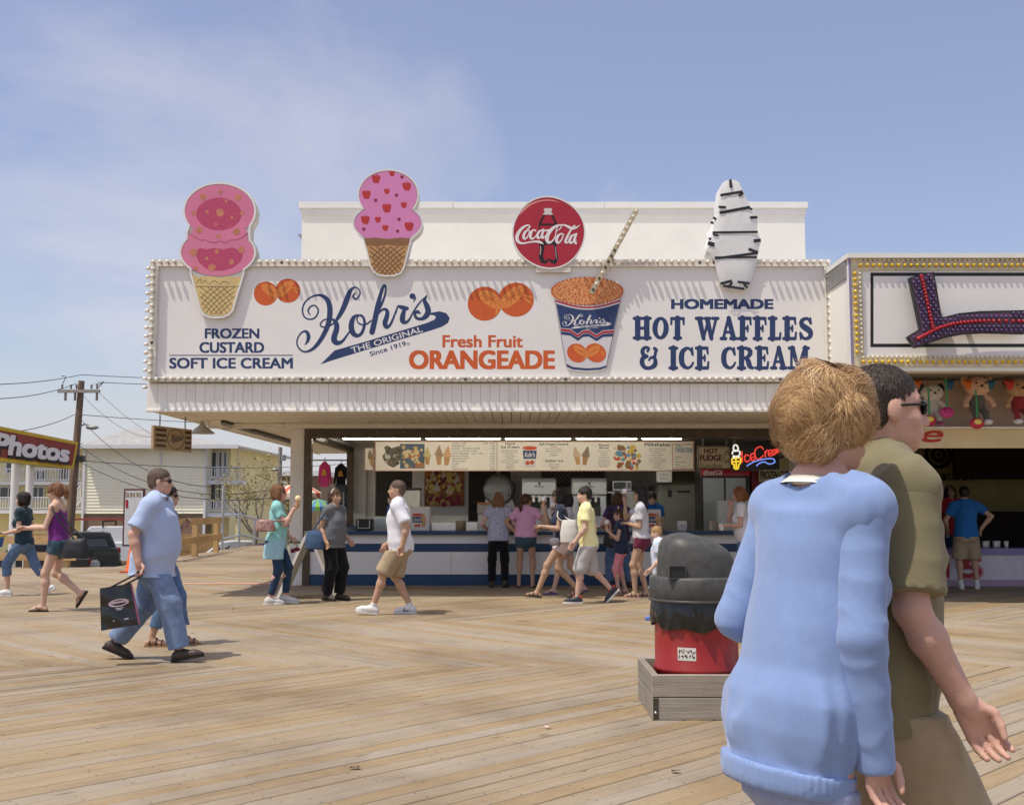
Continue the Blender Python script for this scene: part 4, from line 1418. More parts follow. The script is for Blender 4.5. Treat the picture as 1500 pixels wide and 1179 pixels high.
# ================================================================== NEIGHBOURING BOOTH
YN = 15.3
nx0 = P(1245,450, YN).x
nx1 = nx0 + 7.5
NI = 5.62
nzt, nzb = P(1300,372, YN).z, P(1300,538, YN).z
booth = thing('game_booth', ((nx0 + nx1) / 2,19,0), 'game booth with yellow bulb border and hanging prizes at the right edge', 'booth')
NW = mat('booth_white', (0.82,0.79,0.76),0.5, var=0.04, scale=1, dirt=0.1)
MB().bb(nx0, nx1, YN + 0.02, YN + 0.2, nzb, nzt - 0.07).build('fascia', NW, booth)
MB().bb(nx0, nx0 + 0.05, YN + 0.201, YS - 0.05, nzb - 0.2, nzt - 0.07).build('side_wall', WHITE2, booth)
MB().bb(nx0 - 0.03, nx1, YN - 0.06, YS - 0.05, nzt - 0.069, nzt).build('roof_edge', COP, booth)
MB().bb(NI, nx1, YS - 0.049,24, nzt - 0.3, nzt - 0.05).build('roof', COP, booth)
MB().bb(nx0 + 0.051, NI, YS - 0.16, YS - 0.06, nzb - 0.2, nzt - 0.07).build('return_wall', WHITE2, booth)
MB().bb(nx0 - 0.02, nx0 - 0.001, YN + 0.1, YS - 0.06, nzt - 0.33, nzt - 0.07).build('side_trim', GREYM, booth)
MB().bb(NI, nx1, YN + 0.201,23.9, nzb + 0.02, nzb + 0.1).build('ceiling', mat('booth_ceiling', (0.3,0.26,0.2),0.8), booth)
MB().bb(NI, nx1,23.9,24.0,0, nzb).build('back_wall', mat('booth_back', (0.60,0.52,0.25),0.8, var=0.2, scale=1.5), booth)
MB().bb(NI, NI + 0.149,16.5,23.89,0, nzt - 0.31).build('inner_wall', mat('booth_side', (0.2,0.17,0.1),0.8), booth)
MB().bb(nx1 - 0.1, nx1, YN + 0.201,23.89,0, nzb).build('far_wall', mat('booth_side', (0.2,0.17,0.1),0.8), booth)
# bulb strips: gold tray with two rows
GOLD = mat('gold_tray', (0.62,0.55,0.38),0.5, metal=0.1, var=0.3, scale=12, dirt=0.2)
YEL = mat('yellow_bulb', S(226,184,30),0.2, var=0.06, coat=0.4)
BY = bulb_mesh('yellow_bulb', YEL, 0.027,0.028)
BW = bulb_mesh('small_bulb', BULB, 0.017,0.02)
z1, z2 = P(0,396, YN).z, P(0,378, YN).z
z3, z4 = P(0,537, YN).z, P(0,521, YN).z
xA, xB = XU(1248, YN, 450), XU(1262, YN, 450)
MB().bb(nx0 + 0.01, nx1, YN, YN + 0.019, z1, z2).build('top_bulb_tray', GOLD, booth)
MB().bb(nx0 + 0.01, nx1, YN, YN + 0.019, z3, z4).build('bottom_bulb_tray', GOLD, booth)
MB().bb(nx0 + 0.01, xB + 0.02, YN, YN + 0.019, z4 + 0.001, z1 - 0.001).build('side_bulb_tray', GOLD, booth)
MB().bb(nx0 - 0.004, nx0 + 0.022, YN - 0.012, YN - 0.001, z3, z2 + 0.02).build('corner_strip', flat('lilac_strip', (136,128,170),0.4), booth)
bulbs(booth, (xB, YN, (z1 + z2) / 2 - 0.02),(nx1 - 2.5, YN, (z1 + z2) / 2 - 0.02),0.088, BY, name='yellow_bulb')
bulbs(booth, (xB, YN, (z1 + z2) / 2 + 0.055),(nx1 - 2.5, YN, (z1 + z2) / 2 + 0.055),0.066, BW)
bulbs(booth, (xB, YN, (z3 + z4) / 2 - 0.01),(nx1 - 2.5, YN, (z3 + z4) / 2 - 0.01),0.088, BY, name='yellow_bulb')
bulbs(booth, (xB, YN, (z3 + z4) / 2 + 0.055),(nx1 - 2.5, YN, (z3 + z4) / 2 + 0.055),0.066, BW)
bulbs(booth, ((xA + xB) / 2 - 0.02, YN, z4 + 0.05),((xA + xB) / 2 - 0.02, YN, z1 - 0.05),0.088, BY, name='yellow_bulb')
bulbs(booth, ((xA + xB) / 2 + 0.05, YN, z4 + 0.05),((xA + xB) / 2 + 0.05, YN, z1 - 0.05),0.066, BW)
# black rectangle outline
NF = pix(YN + 0.02)
BLK = flat('black_print', (30,32,32),0.45)
m_ = MB()
for (a, b) in (((1275,402,5),(1600,402,5)),((1275,506,5),(1600,506,5)),((1277.2,404.5,4.4),(1277.2,503.5,4.4))):
	ribbon(m_, [a, b], NF, 0.004, caps=False)
m_.build('outline_border', BLK, booth)
# letter of purple bulbs
zf = zoomed(pix(YN - 0.20),1160,350,3.803)
let = [(658,216),(788,186),(832,440),(930,418),(1050,406),(1300,400),(1300,528),(1080,522),(960,528),(850,548),(760,578),(690,606),(646,544),(718,500)]
L_ = cutout('letter_sign', 'giant black edged letter filled with purple bulbs and a red bulb line', let, zf, mat('letter_edge', (0.02,0.022,0.02),0.5), YN - 0.20,0.10, BLACK, rim_w=8)
PUR = mat('purple_face', S(92,64,84),0.5, var=0.15, scale=8)
m_ = MB(); poly(m_, let, zf, 0.004); m_.build('purple_face', PUR, L_)
m_ = MB()
c1 = zf(760,230,-0.1); c2_ = zf(1000,470,-0.1)
m_.bb(c1.x - 0.03, c1.x + 0.03, YN - 0.098, YN + 0.019, c1.z - 0.03, c1.z + 0.03); m_.build('standoff', GREYM, L_)
MB().bb(c2_.x - 0.03, c2_.x + 0.03, YN - 0.098, YN + 0.019, c2_.z - 0.03, c2_.z + 0.03).build('standoff', GREYM, L_)
VB = bulb_mesh('purple_bulb', mat('purple_bulb_glass', S(82,70,122),0.2, coat=0.4),0.02,0.02)
RB = bulb_mesh('red_bulb', mat('red_bulb_glass', S(172,24,40),0.2, coat=0.4),0.026,0.02)
def inside(x, y, pl):
	c = False
	for i in range(len(pl)):
		x0, y0 = pl[i]; x1, y1 = pl[i - 1]
		if (y0 > y) != (y1 > y) and x < (x1 - x0)*(y - y0) / (y1 - y0) + x0:
			c = not c
	return c
redline = catmull([(718,208),(740,300),(762,410),(786,496)], 8) + catmull([(700,556),(750,530),(820,496),(900,474),(1000,462),(1120,458),(1285,460)], 8)
for i, (x, y) in enumerate(catmull([(718,208),(734,270),(750,345),(768,430),(784,496)], 4)):
	place(RB, 'red_bulb', zf(x, y, 0.005), L_)
for (x, y) in catmull([(700,556),(750,530),(820,496),(900,474),(1000,462),(1120,458),(1285,460)], 5):
	place(RB, 'red_bulb', zf(x, y, 0.005), L_)
y = 205
row = 0
while y < 600:
	x = 650 + (row % 2)*14
	while x < 1288:
		if inside(x, y, let) and all(inside(x + a, y + b, let) for a, b in ((12,0),(-12,0),(0,12),(0,-12))) and all((x - p[0]) ** 2 + (y - p[1]) ** 2 > 17 ** 2 for p in redline):
			place(VB, 'purple_bulb', zf(x, y, 0.005), L_)
		x += 27
	y += 19
	row += 1
# soffit strip, prize boards, counter
MB().bb(nx0, nx1, YN + 0.02, YN + 0.3, nzb - 0.05, nzb - 0.001).build('fascia_trim', WHITE, booth)
YP = 16.6
pf = pix(YP)
zs = lambda v: P(0, v, YP).z
MB().bb(NI + 0.16, nx1 - 0.11, YP + 0.3, YP + 0.34, zs(625), nzb).build('prize_backing', mat('prize_back', S(196,170,150),0.7, var=0.1), booth)
MB().bb(NI + 0.16, nx1 - 0.11, YP - 0.02, YP + 0.345, zs(628), zs(625) - 0.001).build('prize_shelf', WHITE, booth)
MB().bb(NI + 0.16, nx1 - 0.11, YP + 0.05, YP + 0.09, zs(656), zs(628) - 0.001).build('letter_board', mat('letter_board', S(216,196,150),0.6, var=0.1, scale=2), booth)
m_ = MB()
text(m_, 'ie', (1330,624,1382,648), pix(YP + 0.05),0.004, bold=0.05, shear=0.25)
m_.build('board_lettering', flat('booth_red', (176,50,36)), booth)
# counter of the booth
YG = 19.1
zg = lambda v: P(0, v, YG).z
MB().bb(NI + 0.16, nx1 - 0.11, YG, YG + 0.1,0.0, zg(812)).build('counter_front', mat('booth_counter', S(212,206,214),0.5), booth)
MB().bb(NI + 0.16, nx1 - 0.11, YG - 0.05, YG + 0.6, zg(812) + 0.001, zg(803)).build('counter_top', flat('lavender_paint', (140,132,178)), booth)
MB().bb(NI + 0.16, nx1 - 0.11, YG - 0.006, YG - 0.001,0.0, zg(849)).build('counter_base', flat('mauve_paint', (170,148,168)), booth)
gf = pix(YG)
m_ = MB(); text(m_, '15', (1380,817,1438,846), gf, 0.004, bold=0.07); m_.build('price_lettering', flat('booth_red2', (166,34,46)), booth)
m_ = MB(); text(m_, '15', (1377,815,1441,849), gf, 0.002, bold=0.09); m_.build('price_outline', flat('booth_pinkish', (196,130,140)), booth)
# inside: target boards, shelves of cans
YI = 23.88
zi = lambda v: P(0, v, YI).z
tc_ = P(1374,666, YI)
tb = thing('target_board', (tc_.x, YI, tc_.z - 0.3), 'round striped target on the dark back wall of the booth', 'target')
for i, (r, c) in enumerate(((0.30,(60,40,30)),(0.23,(170,150,90)),(0.16,(60,40,30)),(0.09,(170,150,90)),(0.04,(60,40,30)))):
	MB().lathe([(0.0001,-0.02 - i*0.004),(r, -0.02 - i*0.004),(r, -0.001)], (tc_.x, YI, tc_.z),28, 'y', smooth=False).build('ring', flat('target_%d' % (i % 2), c, 0.7), tb)
for j, v in enumerate((697,720,743)):
	zz = zi(v + 7)
	MB().bb(NI + 0.4, NI + 3.2, YI - 0.22, YI - 0.01, zz - 0.03, zz).build('shelf', mat('shelf_brown', (0.12,0.1,0.07),0.7), booth)
	n_ = (9,6,5)[j]
	for k in range(n_):
		m_ = MB(); m_.lathe([(0.0001,0),(0.04,0),(0.04,0.13),(0.034,0.14),(0.0001,0.14)], (XU(1345 + k*10 - j*2, YI - 0.12), YI - 0.12, zz + 0.001),10)
		cn = ['first', 'second', 'third', 'fourth', 'fifth', 'sixth', 'seventh', 'eighth', 'ninth'][k]
		tag(m_.build('tin_can', mat('can_%d' % ((k + j) % 3), [S(150,140,120), S(70,60,50), S(170,160,150)][(k + j) % 3], 0.4, metal=0.4)), cn + ' tin can from the left on the ' + ['top', 'middle', 'bottom'][j] + ' booth shelf', 'can', 'cans on the booth shelves')
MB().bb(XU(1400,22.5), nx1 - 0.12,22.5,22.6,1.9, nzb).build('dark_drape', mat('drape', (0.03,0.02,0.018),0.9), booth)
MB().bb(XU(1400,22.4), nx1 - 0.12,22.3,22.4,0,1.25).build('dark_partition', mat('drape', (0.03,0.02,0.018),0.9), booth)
for k in range(5):
	p = P(1442 + k*8,801, YG + 0.12)
	m_ = MB(); m_.lathe([(0.0001,0),(0.032,0),(0.042,0.12),(0.036,0.12),(0.03,0.01)], (p.x, YG + 0.12 + (k % 2)*0.1, zg(803) + 0.001),12)
	tag(m_.build('paper_cup', mat('cup_paper', (0.75,0.74,0.72),0.5)), ['first', 'second', 'third', 'fourth', 'fifth'][k] + ' white cup from the left on the booth counter', 'cup', 'cups on the booth counter')
for k, (u, col, lab) in enumerate(((1342,(216,110,44), 'orange'),(1390,(44,96,136), 'blue'),(1417,(222,116,40), 'orange, second'),(1450,(40,104,130), 'teal'),(1478,(206,60,60), 'red'))):
	p = P(u, 545, YP - 0.15)
	m_ = MB()
	m_.add([(p.x - 0.09, YP - 0.15, nzb - 0.052),(p.x + 0.09, YP - 0.15, nzb - 0.052),(p.x + 0.02, YP - 0.17, nzb - 0.2),(p.x - 0.02, YP - 0.17, nzb - 0.2),(p.x, YP - 0.2, nzb - 0.1)], [(0,1,4),(1,2,4),(2,3,4),(3,0,4)])
	tag(m_.build('pennant', flat('pennant_%d' % k, col, 0.6)), lab + ' cloth pennant hanging above the booth prizes', 'pennant', 'pennants over the prizes')
# plush prizes: generic soft animals sitting on the shelf
def plush(u, v, s, body, head, ear, label, shoes=(225,222,224)):
	p = P(u, v, YP - 0.02)
	t = thing('plush_toy', (p.x, YP - 0.02, p.z), label, 'plush toy', 'plush prizes in the booth')
	mk_ = lambda nm, c: mat('plush_' + nm + '%d_%d_%d' % c, S(*c),0.9, var=0.12, scale=20, bump=0.3, sheen=0.4)
	x, y, z = p.x, YP - 0.02, p.z
	MB().sphere((x, y, z + 0.22*s),0.17*s, 16,10,(0.9,0.75,1.1)).build('torso', mk_('b', body), t)
	MB().sphere((x, y - 0.03, z + 0.52*s),0.22*s, 18,12,(1.15,0.85,0.85)).sphere((x, y - 0.19*s, z + 0.47*s),0.08*s, 12,8,(1.2,0.7,0.8)).build('head', mk_('h', head), t)
	for sg in (-1,1):
		MB().sphere((x + sg*0.22*s, y, z + 0.62*s),0.085*s, 12,8,(1,0.5,1.4)).build('ear', mk_('e', ear), t)
		MB().tube([(x + sg*0.13*s, y, z + 0.34*s),(x + sg*0.24*s, y - 0.05, z + 0.24*s),(x + sg*0.26*s, y - 0.1, z + 0.14*s)], [0.06*s, 0.055*s, 0.05*s], 10).build('arm', mk_('h', head), t)
		MB().tube([(x + sg*0.08*s, y, z + 0.09*s),(x + sg*0.1*s, y - 0.15*s, z + 0.0),(x + sg*0.1*s, y - 0.17*s, z - 0.12*s)], [0.07*s, 0.07*s, 0.06*s], 10).build('leg', mk_('b', body), t)
		MB().sphere((x + sg*0.1*s, y - 0.2*s, z - 0.17*s),0.09*s, 12,8,(0.95,1.3,0.6)).build('foot', mk_('f', shoes), t)
		MB().sphere((x + sg*0.09*s, y - 0.205*s, z + 0.56*s),0.022*s, 8,6).build('eye', BLACK, t)
	MB().sphere((x, y - 0.25*s, z + 0.50*s),0.026*s, 8,6).build('nose', BLACK, t)
plush(1432,606,0.80,(96,96,90),(222,178,150),(204,160,134), 'tan plush bear in a grey shirt sitting on the prize shelf')
plush(1365,610,0.68,(200,196,190),(214,206,196),(34,30,30), 'white plush dog with black ears sitting on the prize shelf', (150,60,110))
plush(1492,606,0.75,(150,40,50),(190,150,110),(120,80,60), 'red and brown plush toy at the far right of the prize shelf')
# inflatable guitars and fish hanging in front
def hang(u, v, label, col, col2):
	p = P(u, v, YP - 0.33)
	t = thing('inflatable_toy', (p.x, p.y, p.z - 0.1), label, 'toy', 'inflatable toys hanging before the prizes')
	MB().tube([(p.x, p.y, p.z + 0.5),(p.x + 0.01, p.y, p.z + 0.2),(p.x, p.y, p.z + 0.02)], 0.014,6).build('neck', flat('toy_green', (60,150,90),0.3), t)
	MB().sphere((p.x, p.y, p.z),0.11,14,8,(1.0,0.45,0.75)).build('toy_body', flat('toy_%d_%d_%d' % col, col, 0.3), t)
	MB().sphere((p.x, p.y - 0.045, p.z + 0.02),0.06,10,6,(1,0.3,0.7)).build('toy_patch', flat('toy_%d_%d_%d' % col2, col2,0.3), t)
hang(1387,604, 'magenta inflatable toy on a green neck hanging before the white plush dog', (196,60,130),(180,40,110))
hang(1361,616, 'crimson inflatable toy with a yellow patch at the left of the prizes', (190,40,80),(230,200,90))
hang(1431,620, 'crimson inflatable toy with a yellow patch in front of the tan plush bear', (192,44,70),(232,204,110))

# ================================================================== INSIDE THE STAND
def board(name, label, cat, u0, v0, u1, v1, Y, material, th=0.03, border=None, group=None):
	a, b = P(u0, v1, Y), P(u1, v0, Y)
	t = thing(name, ((a.x + b.x) / 2, Y + th / 2, a.z), label, cat, group)
	MB().bb(a.x, b.x, Y, Y + th, a.z, b.z).build('panel', material, t)
	if border:
		w = 0.02
		for (x0, x1, z0, z1) in ((a.x, b.x, b.z - w, b.z),(a.x, b.x, a.z, a.z + w),(a.x, a.x + w, a.z + w, b.z - w),(b.x - w, b.x, a.z + w, b.z - w)):
			MB().bb(x0, x1, Y - 0.008, Y - 0.001, z0, z1).build('border', border, t)
	return t
YM = 22.4
mf = pix(YM)
MENU = mat('menu_white', S(243,234,220),0.5, var=0.04)
PKB = flat('pinkish_border', (206,164,144))
INK = flat('menu_ink', (40,36,36))
menu = board('menu_board', 'long cream menu board above the serving counter', 'menu', 549,646,1017,690, YM, MENU, border=PKB)
m_ = MB()
rows = [('CONE / CUP', '3.75  4.75'),('SPRINKLES', '.50'),('SUGAR    WAFFLE CONE', '1.00'),('CHOCOLATE DIP CONE', '.75'),('ORANGEADE   2.50  3.00', '3.50'),('ORANGE SHAKE', '6.00'),('ORANGE FLOAT', '6.00'),('MILK SHAKE', '6.00'),('WATER', '2.50'),('SODA', '2.25'),('ITALIAN ICE', '3.00')]
for i, (a, b) in enumerate(rows):
	y = 648.3 + i*3.72
	text(m_, a, (662, y, 662 + len(a)*2.05, y + 2.1), mf, 0.004)
	text(m_, b, (725 - len(b)*1.7, y, 725, y + 2.1), mf, 0.004)
def lines(x, y0, n, w0, step=2.9, h=1.25):
	r_ = random.Random(int(x*7 + y0))
	words = ['VANILLA', 'CHOCOLATE', 'STRAWBERRY', 'BUTTER PECAN', 'MOCHA CAPPUCCINO', 'BANANA', 'COOL MINT', 'MANGO', 'COTTON CANDY', 'ORANGE CREAM', 'LEMON', 'CHERRY']
	for i in range(n):
		w = words[(i + int(x)) % 12]
		hw = min(w0, len(w)*1.05)
		text(m_, w, (x - hw, y0 + i*step, x + hw, y0 + i*step + h + 0.4), mf, 0.004)
text(m_, 'Hard', (740,648,754,651.5), mf, 0.004, bold=0.03); text(m_, 'Ice Cream', (734,652.5,761,656.5), mf, 0.004, bold=0.03)
lines(747,659,10,12)
text(m_, 'Soft Frozen Custard', (790,648.5,832,652), mf, 0.004, bold=0.03); lines(811,653.5,5,12,3.2)
text(m_, 'Italian Ice', (799,673,825,676.5), mf, 0.004, bold=0.03); lines(812,679,3,8,3)
text(m_, 'Flavor', (877,650,893,653.5), mf, 0.004, bold=0.03); text(m_, 'Burst', (878,654,892,657.5), mf, 0.004, bold=0.03); lines(885,660,9,9,2.8)
text(m_, 'Milkshakes', (944,648.5,982,653.5), mf, 0.004, bold=0.035); lines(963,656.5,10,12,3.1)
tag(m_.build('menu_lettering', INK, menu), kind='stuff')
m_ = MB()
ribbon(m_, [(728,648,0.9),(728,688,0.9)], mf, 0.003, caps=False)
m_.build('menu_divider', flat('menu_line', (170,140,130)), menu)
def soft(m_s, cx, cy, h, fm, lean=0.0, parent=None, cream=(214,200,160), cone=(186,132,78)):
	"""print of a soft-serve cone"""
	a = MB(); poly(a, [(cx - h*0.17, cy),(cx + h*0.17, cy),(cx + h*0.10 + lean, cy + h*0.48),(cx - h*0.10 + lean, cy + h*0.48)], fm, 0.005); a.build('cone_print', flat('mc_%d_%d_%d' % cone, cone, var=0.15, scale=30), parent)
	a = MB()
	for k in range(4):
		blob(a, cx - lean*0.4*k, cy - h*(0.04 + 0.12*k), h*(0.24 - 0.055*k), h*0.10, fm, 0.007 + k*0.003,14,0.15)
	ribbon(a, [(cx - lean, cy - h*0.42, h*0.12),(cx + h*0.04 - lean, cy - h*0.54,0.3)], fm, 0.02)
	a.build('cream_print', flat('mi_%d_%d_%d' % cream, cream, var=0.15, scale=30), parent)
def blobs(seed, box, cols, fm, parent, n=40, r=(1.5,4)):
	rr = random.Random(seed)
	for ci, c in enumerate(cols):
		a = MB()
		for k in range(n // len(cols)):
			x, y = rr.uniform(box[0], box[2]), rr.uniform(box[1], box[3])
			q = rr.uniform(*r)
			k0 = rr.uniform(0,6)
			poly(a, [(x + q*rr.uniform(0.7,1.2)*math.cos(k0 + j*0.785), y + q*rr.uniform(0.7,1.2)*math.sin(k0 + j*0.785)) for j in range(8)], fm, 0.006 + ci*0.003 + k*0.0002)
		tag(a.build('food_print', flat('fp_%d_%d_%d' % c, c, var=0.25, scale=40), parent), kind='stuff')
m_ = MB(); poly(m_, [(586,650),(622,650),(622,686),(586,686)], mf, 0.003); m_.build('photo_ground', flat('photo_slate', (72,92,108)), menu)
m_ = MB(); poly(m_, [(560,668),(566,661),(574,656),(586,653),(590,662),(584,680),(576,685),(568,681),(562,674)], mf, 0.004); m_.build('leaf_print', flat('leaf_dark', (92,84,68), var=0.4, scale=30), menu)
blobs(1,(566,656,584,680), [(190,180,166),(120,96,70),(70,66,50)], mf, menu, 24,(2,4))
blobs(2,(590,654,620,684), [(206,170,110),(170,110,66),(216,196,150)], mf, menu, 36,(2,4))
soft(None, 626,668,26, mf, 0, menu, (206,190,130),(190,140,80)); soft(None, 643,667,28, mf, 0, menu, (170,140,110),(196,150,100)); soft(None, 655,668,28, mf, -1, menu, (214,170,120),(190,140,90))
soft(None, 845,668,26, mf, 2, menu, (206,180,150),(196,150,96)); soft(None, 858,668,27, mf, -2, menu, (140,116,96),(176,130,90))
def mini_cup(cx, cy, h, fm, parent, tilt=0.0):
	w = h*0.36
	a = MB(); poly(a, [(cx - w, cy - h / 2),(cx + w, cy - h / 2),(cx + w*0.72, cy + h / 2),(cx - w*0.72, cy + h / 2)], fm, 0.005); a.build('cup_print', flat('mcup', (224,218,214)), parent)
	a = MB(); poly(a, [(cx - w*0.95, cy - h*0.34),(cx + w*0.95, cy - h*0.34),(cx + w*0.84, cy + h*0.06),(cx - w*0.84, cy + h*0.06)], fm, 0.007); a.build('cup_band', NAVYP, parent)
	a = MB(); text(a, "Kohr's", (cx - w*0.7, cy - h*0.26, cx + w*0.7, cy - h*0.02), fm, 0.011, shear=0.3, bold=0.02); a.build('cup_lettering', WPRINT, parent)
	a = MB(); blob(a, cx, cy - h*0.46, w, h*0.1, fm, 0.008,16); blob(a, cx - w*0.28, cy + h*0.26, w*0.3, h*0.11, fm, 0.008,12); blob(a, cx + w*0.3, cy + h*0.24, w*0.3, h*0.11, fm, 0.008,12); a.build('cup_orange', flat('cup_or', (206,82,46)), parent)
mini_cup(776,670,30, mf, menu)
blobs(3,(900,654,937,686), [(214,180,70),(200,70,50),(222,206,170),(100,150,180),(140,100,60)], mf, menu, 60,(2,4.5))
# sheet at the right end of the menu, and the side panel with cones
tw = board('paper_sign', 'cream sheet with blue heading at the right end of the menu', 'sign', 984.5,650,1016,688, YM - 0.03, MENU, 0.02, border=PKB)
m_ = MB(); text(m_, 'The', (990,652,999,655.5), pix(YM - 0.03),0.004, bold=0.02, shear=0.3); text(m_, 'TWISTER', (988,656,1014,663), pix(YM - 0.03),0.004, bold=0.02, shear=0.2)
m_.build('twister_lettering', flat('teal_ink', (84,128,150)), tw)
m_ = MB()
for i, w in enumerate(('choose', 'any', 'flavor ice', 'twist', 'with candy')):
	text(m_, w, (989,668 + i*3.8,989 + len(w)*1.5,670 + i*3.8), pix(YM - 0.03),0.004)
m_.build('twister_small_lettering', INK, tw)
sp = board('cone_panel', 'small cream panel with cone pictures left of the menu', 'sign', 534,656,547.6,689, YM + 0.1, MENU, 0.02, border=PKB)
soft(None, 544,672,24, pix(YM + 0.1),2, sp, (150,130,90),(190,150,100));
co = board('paper_sign', 'small white handwritten cash notice below the menu', 'sign', 962,690.5,984,706, YM - 0.01, mat('paper_white', (0.72,0.7,0.68),0.6))
m_ = MB(); text(m_, 'CASH', (967,693.5,979,697), pix(YM - 0.01),0.004); text(m_, 'ONLY', (967,699.5,979,703), pix(YM - 0.01),0.004); m_.build('cash_lettering', flat('grey_ink', (150,144,140)), co)
# chains carrying the menu
for u in (650,745,832,922,1000):
	p = P(u, 646, YM + 0.015)
	MB().tube([(p.x, p.y, p.z),(p.x, p.y, SOF - 0.1)], 0.006,5).build('chain', GREYM, menu)
# fluorescent tubes
TUBE = mat('lit_tube', (0.9,0.9,0.86),0.4, var=0, emit=((1.0,0.95,0.80,1),48.0))
for i, (u0, u1) in enumerate(((500,618),(622,735),(738,838),(842,935),(938,1000))):
	a, b = P(u0,634,21.0), P(u1,634,21.0)
	t = thing('fluorescent_light', ((a.x + b.x) / 2,21.0,2.6), ['first', 'second', 'third', 'fourth', 'fifth'][i] + ' lit fluorescent tube from the left along the stand ceiling', 'light', 'ceiling tubes of the stand')
	zt2 = SOF - 0.105
	MB().bb(a.x, b.x, 20.94,21.06, zt2 - 0.045, zt2 + 0.003).build('fixture', WHITE, t)
	MB().tube([(a.x + 0.03,21.0, zt2 - 0.064),(b.x - 0.03,21.0, zt2 - 0.064)], 0.011,8).build('tube', TUBE, t)
# poster of sundaes on the back wall
ps = board('sundae_poster', 'poster of soft ice cream sundaes on the back wall', 'poster', 622,690,680,741, YB - 0.05, flat('poster_amber', (150,96,58), var=0.4, scale=4),0.03)
pf2 = pix(YB - 0.05)
blobs(9,(626,692,677,720), [(214,186,130),(196,120,60),(120,40,50),(222,200,110)], pf2, ps, 56,(2.5,5))
blobs(10,(626,728,677,739), [(110,28,48),(206,176,110),(150,30,60)], pf2, ps, 36,(2.5,5))
for (cx, cy) in ((640,718),(658,722),(650,702),(670,708),(634,702)):
	soft(None, cx, cy, 24, pf2,0, ps, (222,212,190),(206,150,70))
# big round freezer door (steel drum on feet)
YQ = 23.6
c = P(731,717, YQ)
dr = thing('drum_freezer', (c.x, YQ, P(0,745, YQ).z), 'big round grey metal drum machine with bolted door', 'machine')
MB().lathe([(0.0001,-0.10),(0.25,-0.09),(0.30,-0.07),(0.315,-0.04),(0.30,-0.02),(0.335,0.0),(0.335,0.55),(0.0001,0.56)], (c.x, YQ, c.z),36, 'y').build('drum', mat('drum_metal', (0.42,0.41,0.38),0.38, metal=0.7, var=0.1, dirt=0.15), dr)
for k in range(6):
	a = 0.5 + k*1.047
	MB().lathe([(0.0001,-0.14),(0.022,-0.135),(0.026,-0.085)], (c.x + 0.22*math.cos(a), YQ, c.z + 0.22*math.sin(a)),10, 'y').build('bolt', STEEL, dr)
MB().tube([(c.x + 0.17, YQ - 0.1, c.z + 0.09),(c.x + 0.25, YQ - 0.15, c.z + 0.07),(c.x + 0.25, YQ - 0.15, c.z - 0.07),(c.x + 0.17, YQ - 0.1, c.z - 0.09)], 0.013,6).build('handle', STEEL, dr)
MB().prism([(c.x - 0.36, c.z - 0.42),(c.x + 0.36, c.z - 0.42),(c.x + 0.28, c.z - 0.2),(c.x - 0.28, c.z - 0.2)], YQ + 0.02, YQ + 0.5).build('foot_casting', GREYM, dr)
MB().tube([(c.x, YQ + 0.2, c.z + 0.3),(c.x, YQ + 0.2, c.z + 0.5)], [0.06,0.03], 10).build('top_inlet', GREYM, dr)
# back counter
MB().bb(XI + 0.05, XE, YQ - 0.35, YB - 0.11,0.86,0.90).build('back_counter_top', STEEL, stand)
MB().bb(XI + 0.05, XE, YQ - 0.3, YB - 0.11,0.031,0.859).build('back_counter_cabinet', mat('cabinet_grey', (0.35,0.33,0.3),0.5), stand)
# soft-serve machines
def machine(u0, u1, label):
	Y0 = 22.9
	a, b = P(u0,776, Y0), P(u1,700, Y0)
	z0 = 0.90
	t = thing('soft_serve_machine', ((a.x + b.x) / 2, Y0 + 0.3,0.9), label, 'machine', 'soft serve machines')
	w = b.x - a.x
	zt3 = b.z
	MW = mat('machine_white', (0.66,0.66,0.66),0.35, var=0.04, metal=0.2)
	MB().bev(a.x, b.x, Y0, Y0 + 0.6, zt3 - 0.35, zt3,0.02).build('hood', MW, t)
	MB().bev(a.x, b.x, Y0 + 0.1, Y0 + 0.6, z0 + 0.001, zt3 - 0.351,0.015).build('housing', STEEL, t)
	MB().bb(a.x + 0.2*w, b.x - 0.2*w, Y0 - 0.05, Y0 + 0.09, zt3 - 0.62, zt3 - 0.40).build('dispenser_head', BLACK, t)
	for k in range(3):
		x = a.x + w*(0.33 + 0.17*k)
		MB().tube([(x, Y0 - 0.06, zt3 - 0.36),(x, Y0 - 0.12, zt3 - 0.5)], [0.022,0.03], 8).build('draw_handle', WHITE, t)
		MB().tube([(x, Y0 - 0.02, zt3 - 0.62),(x, Y0 - 0.02, zt3 - 0.72)], [0.03,0.02], 8).build('nozzle', STEEL, t)
	MB().bb(a.x + 0.1*w, b.x - 0.1*w, Y0 - 0.12, Y0 + 0.09, z0 + 0.02, z0 + 0.06).build('drip_tray', STEEL, t)
	m_ = MB(); c0 = (a.x + b.x) / 2
	fm = lambda x, y, d: Vector((c0 + x, Y0 - d, zt3 - 0.17 - y))
	ribbon(m_, [(-0.1,0.02,0.012),(-0.06,-0.015,0.02),(-0.02,0.02,0.012),(0.02,-0.01,0.02),(0.05,0.02,0.012),(0.1,0.0,0.015)], fm, 0.004); blob(m_, 0.0,-0.055,0.025,0.03, fm, 0.004)
	m_.build('maker_emblem', flat('emblem_grey', (80,84,90)), t)
machine(765,815, 'left steel and white soft serve machine behind the counter')
machine(838,889, 'right steel and white soft serve machine behind the counter')
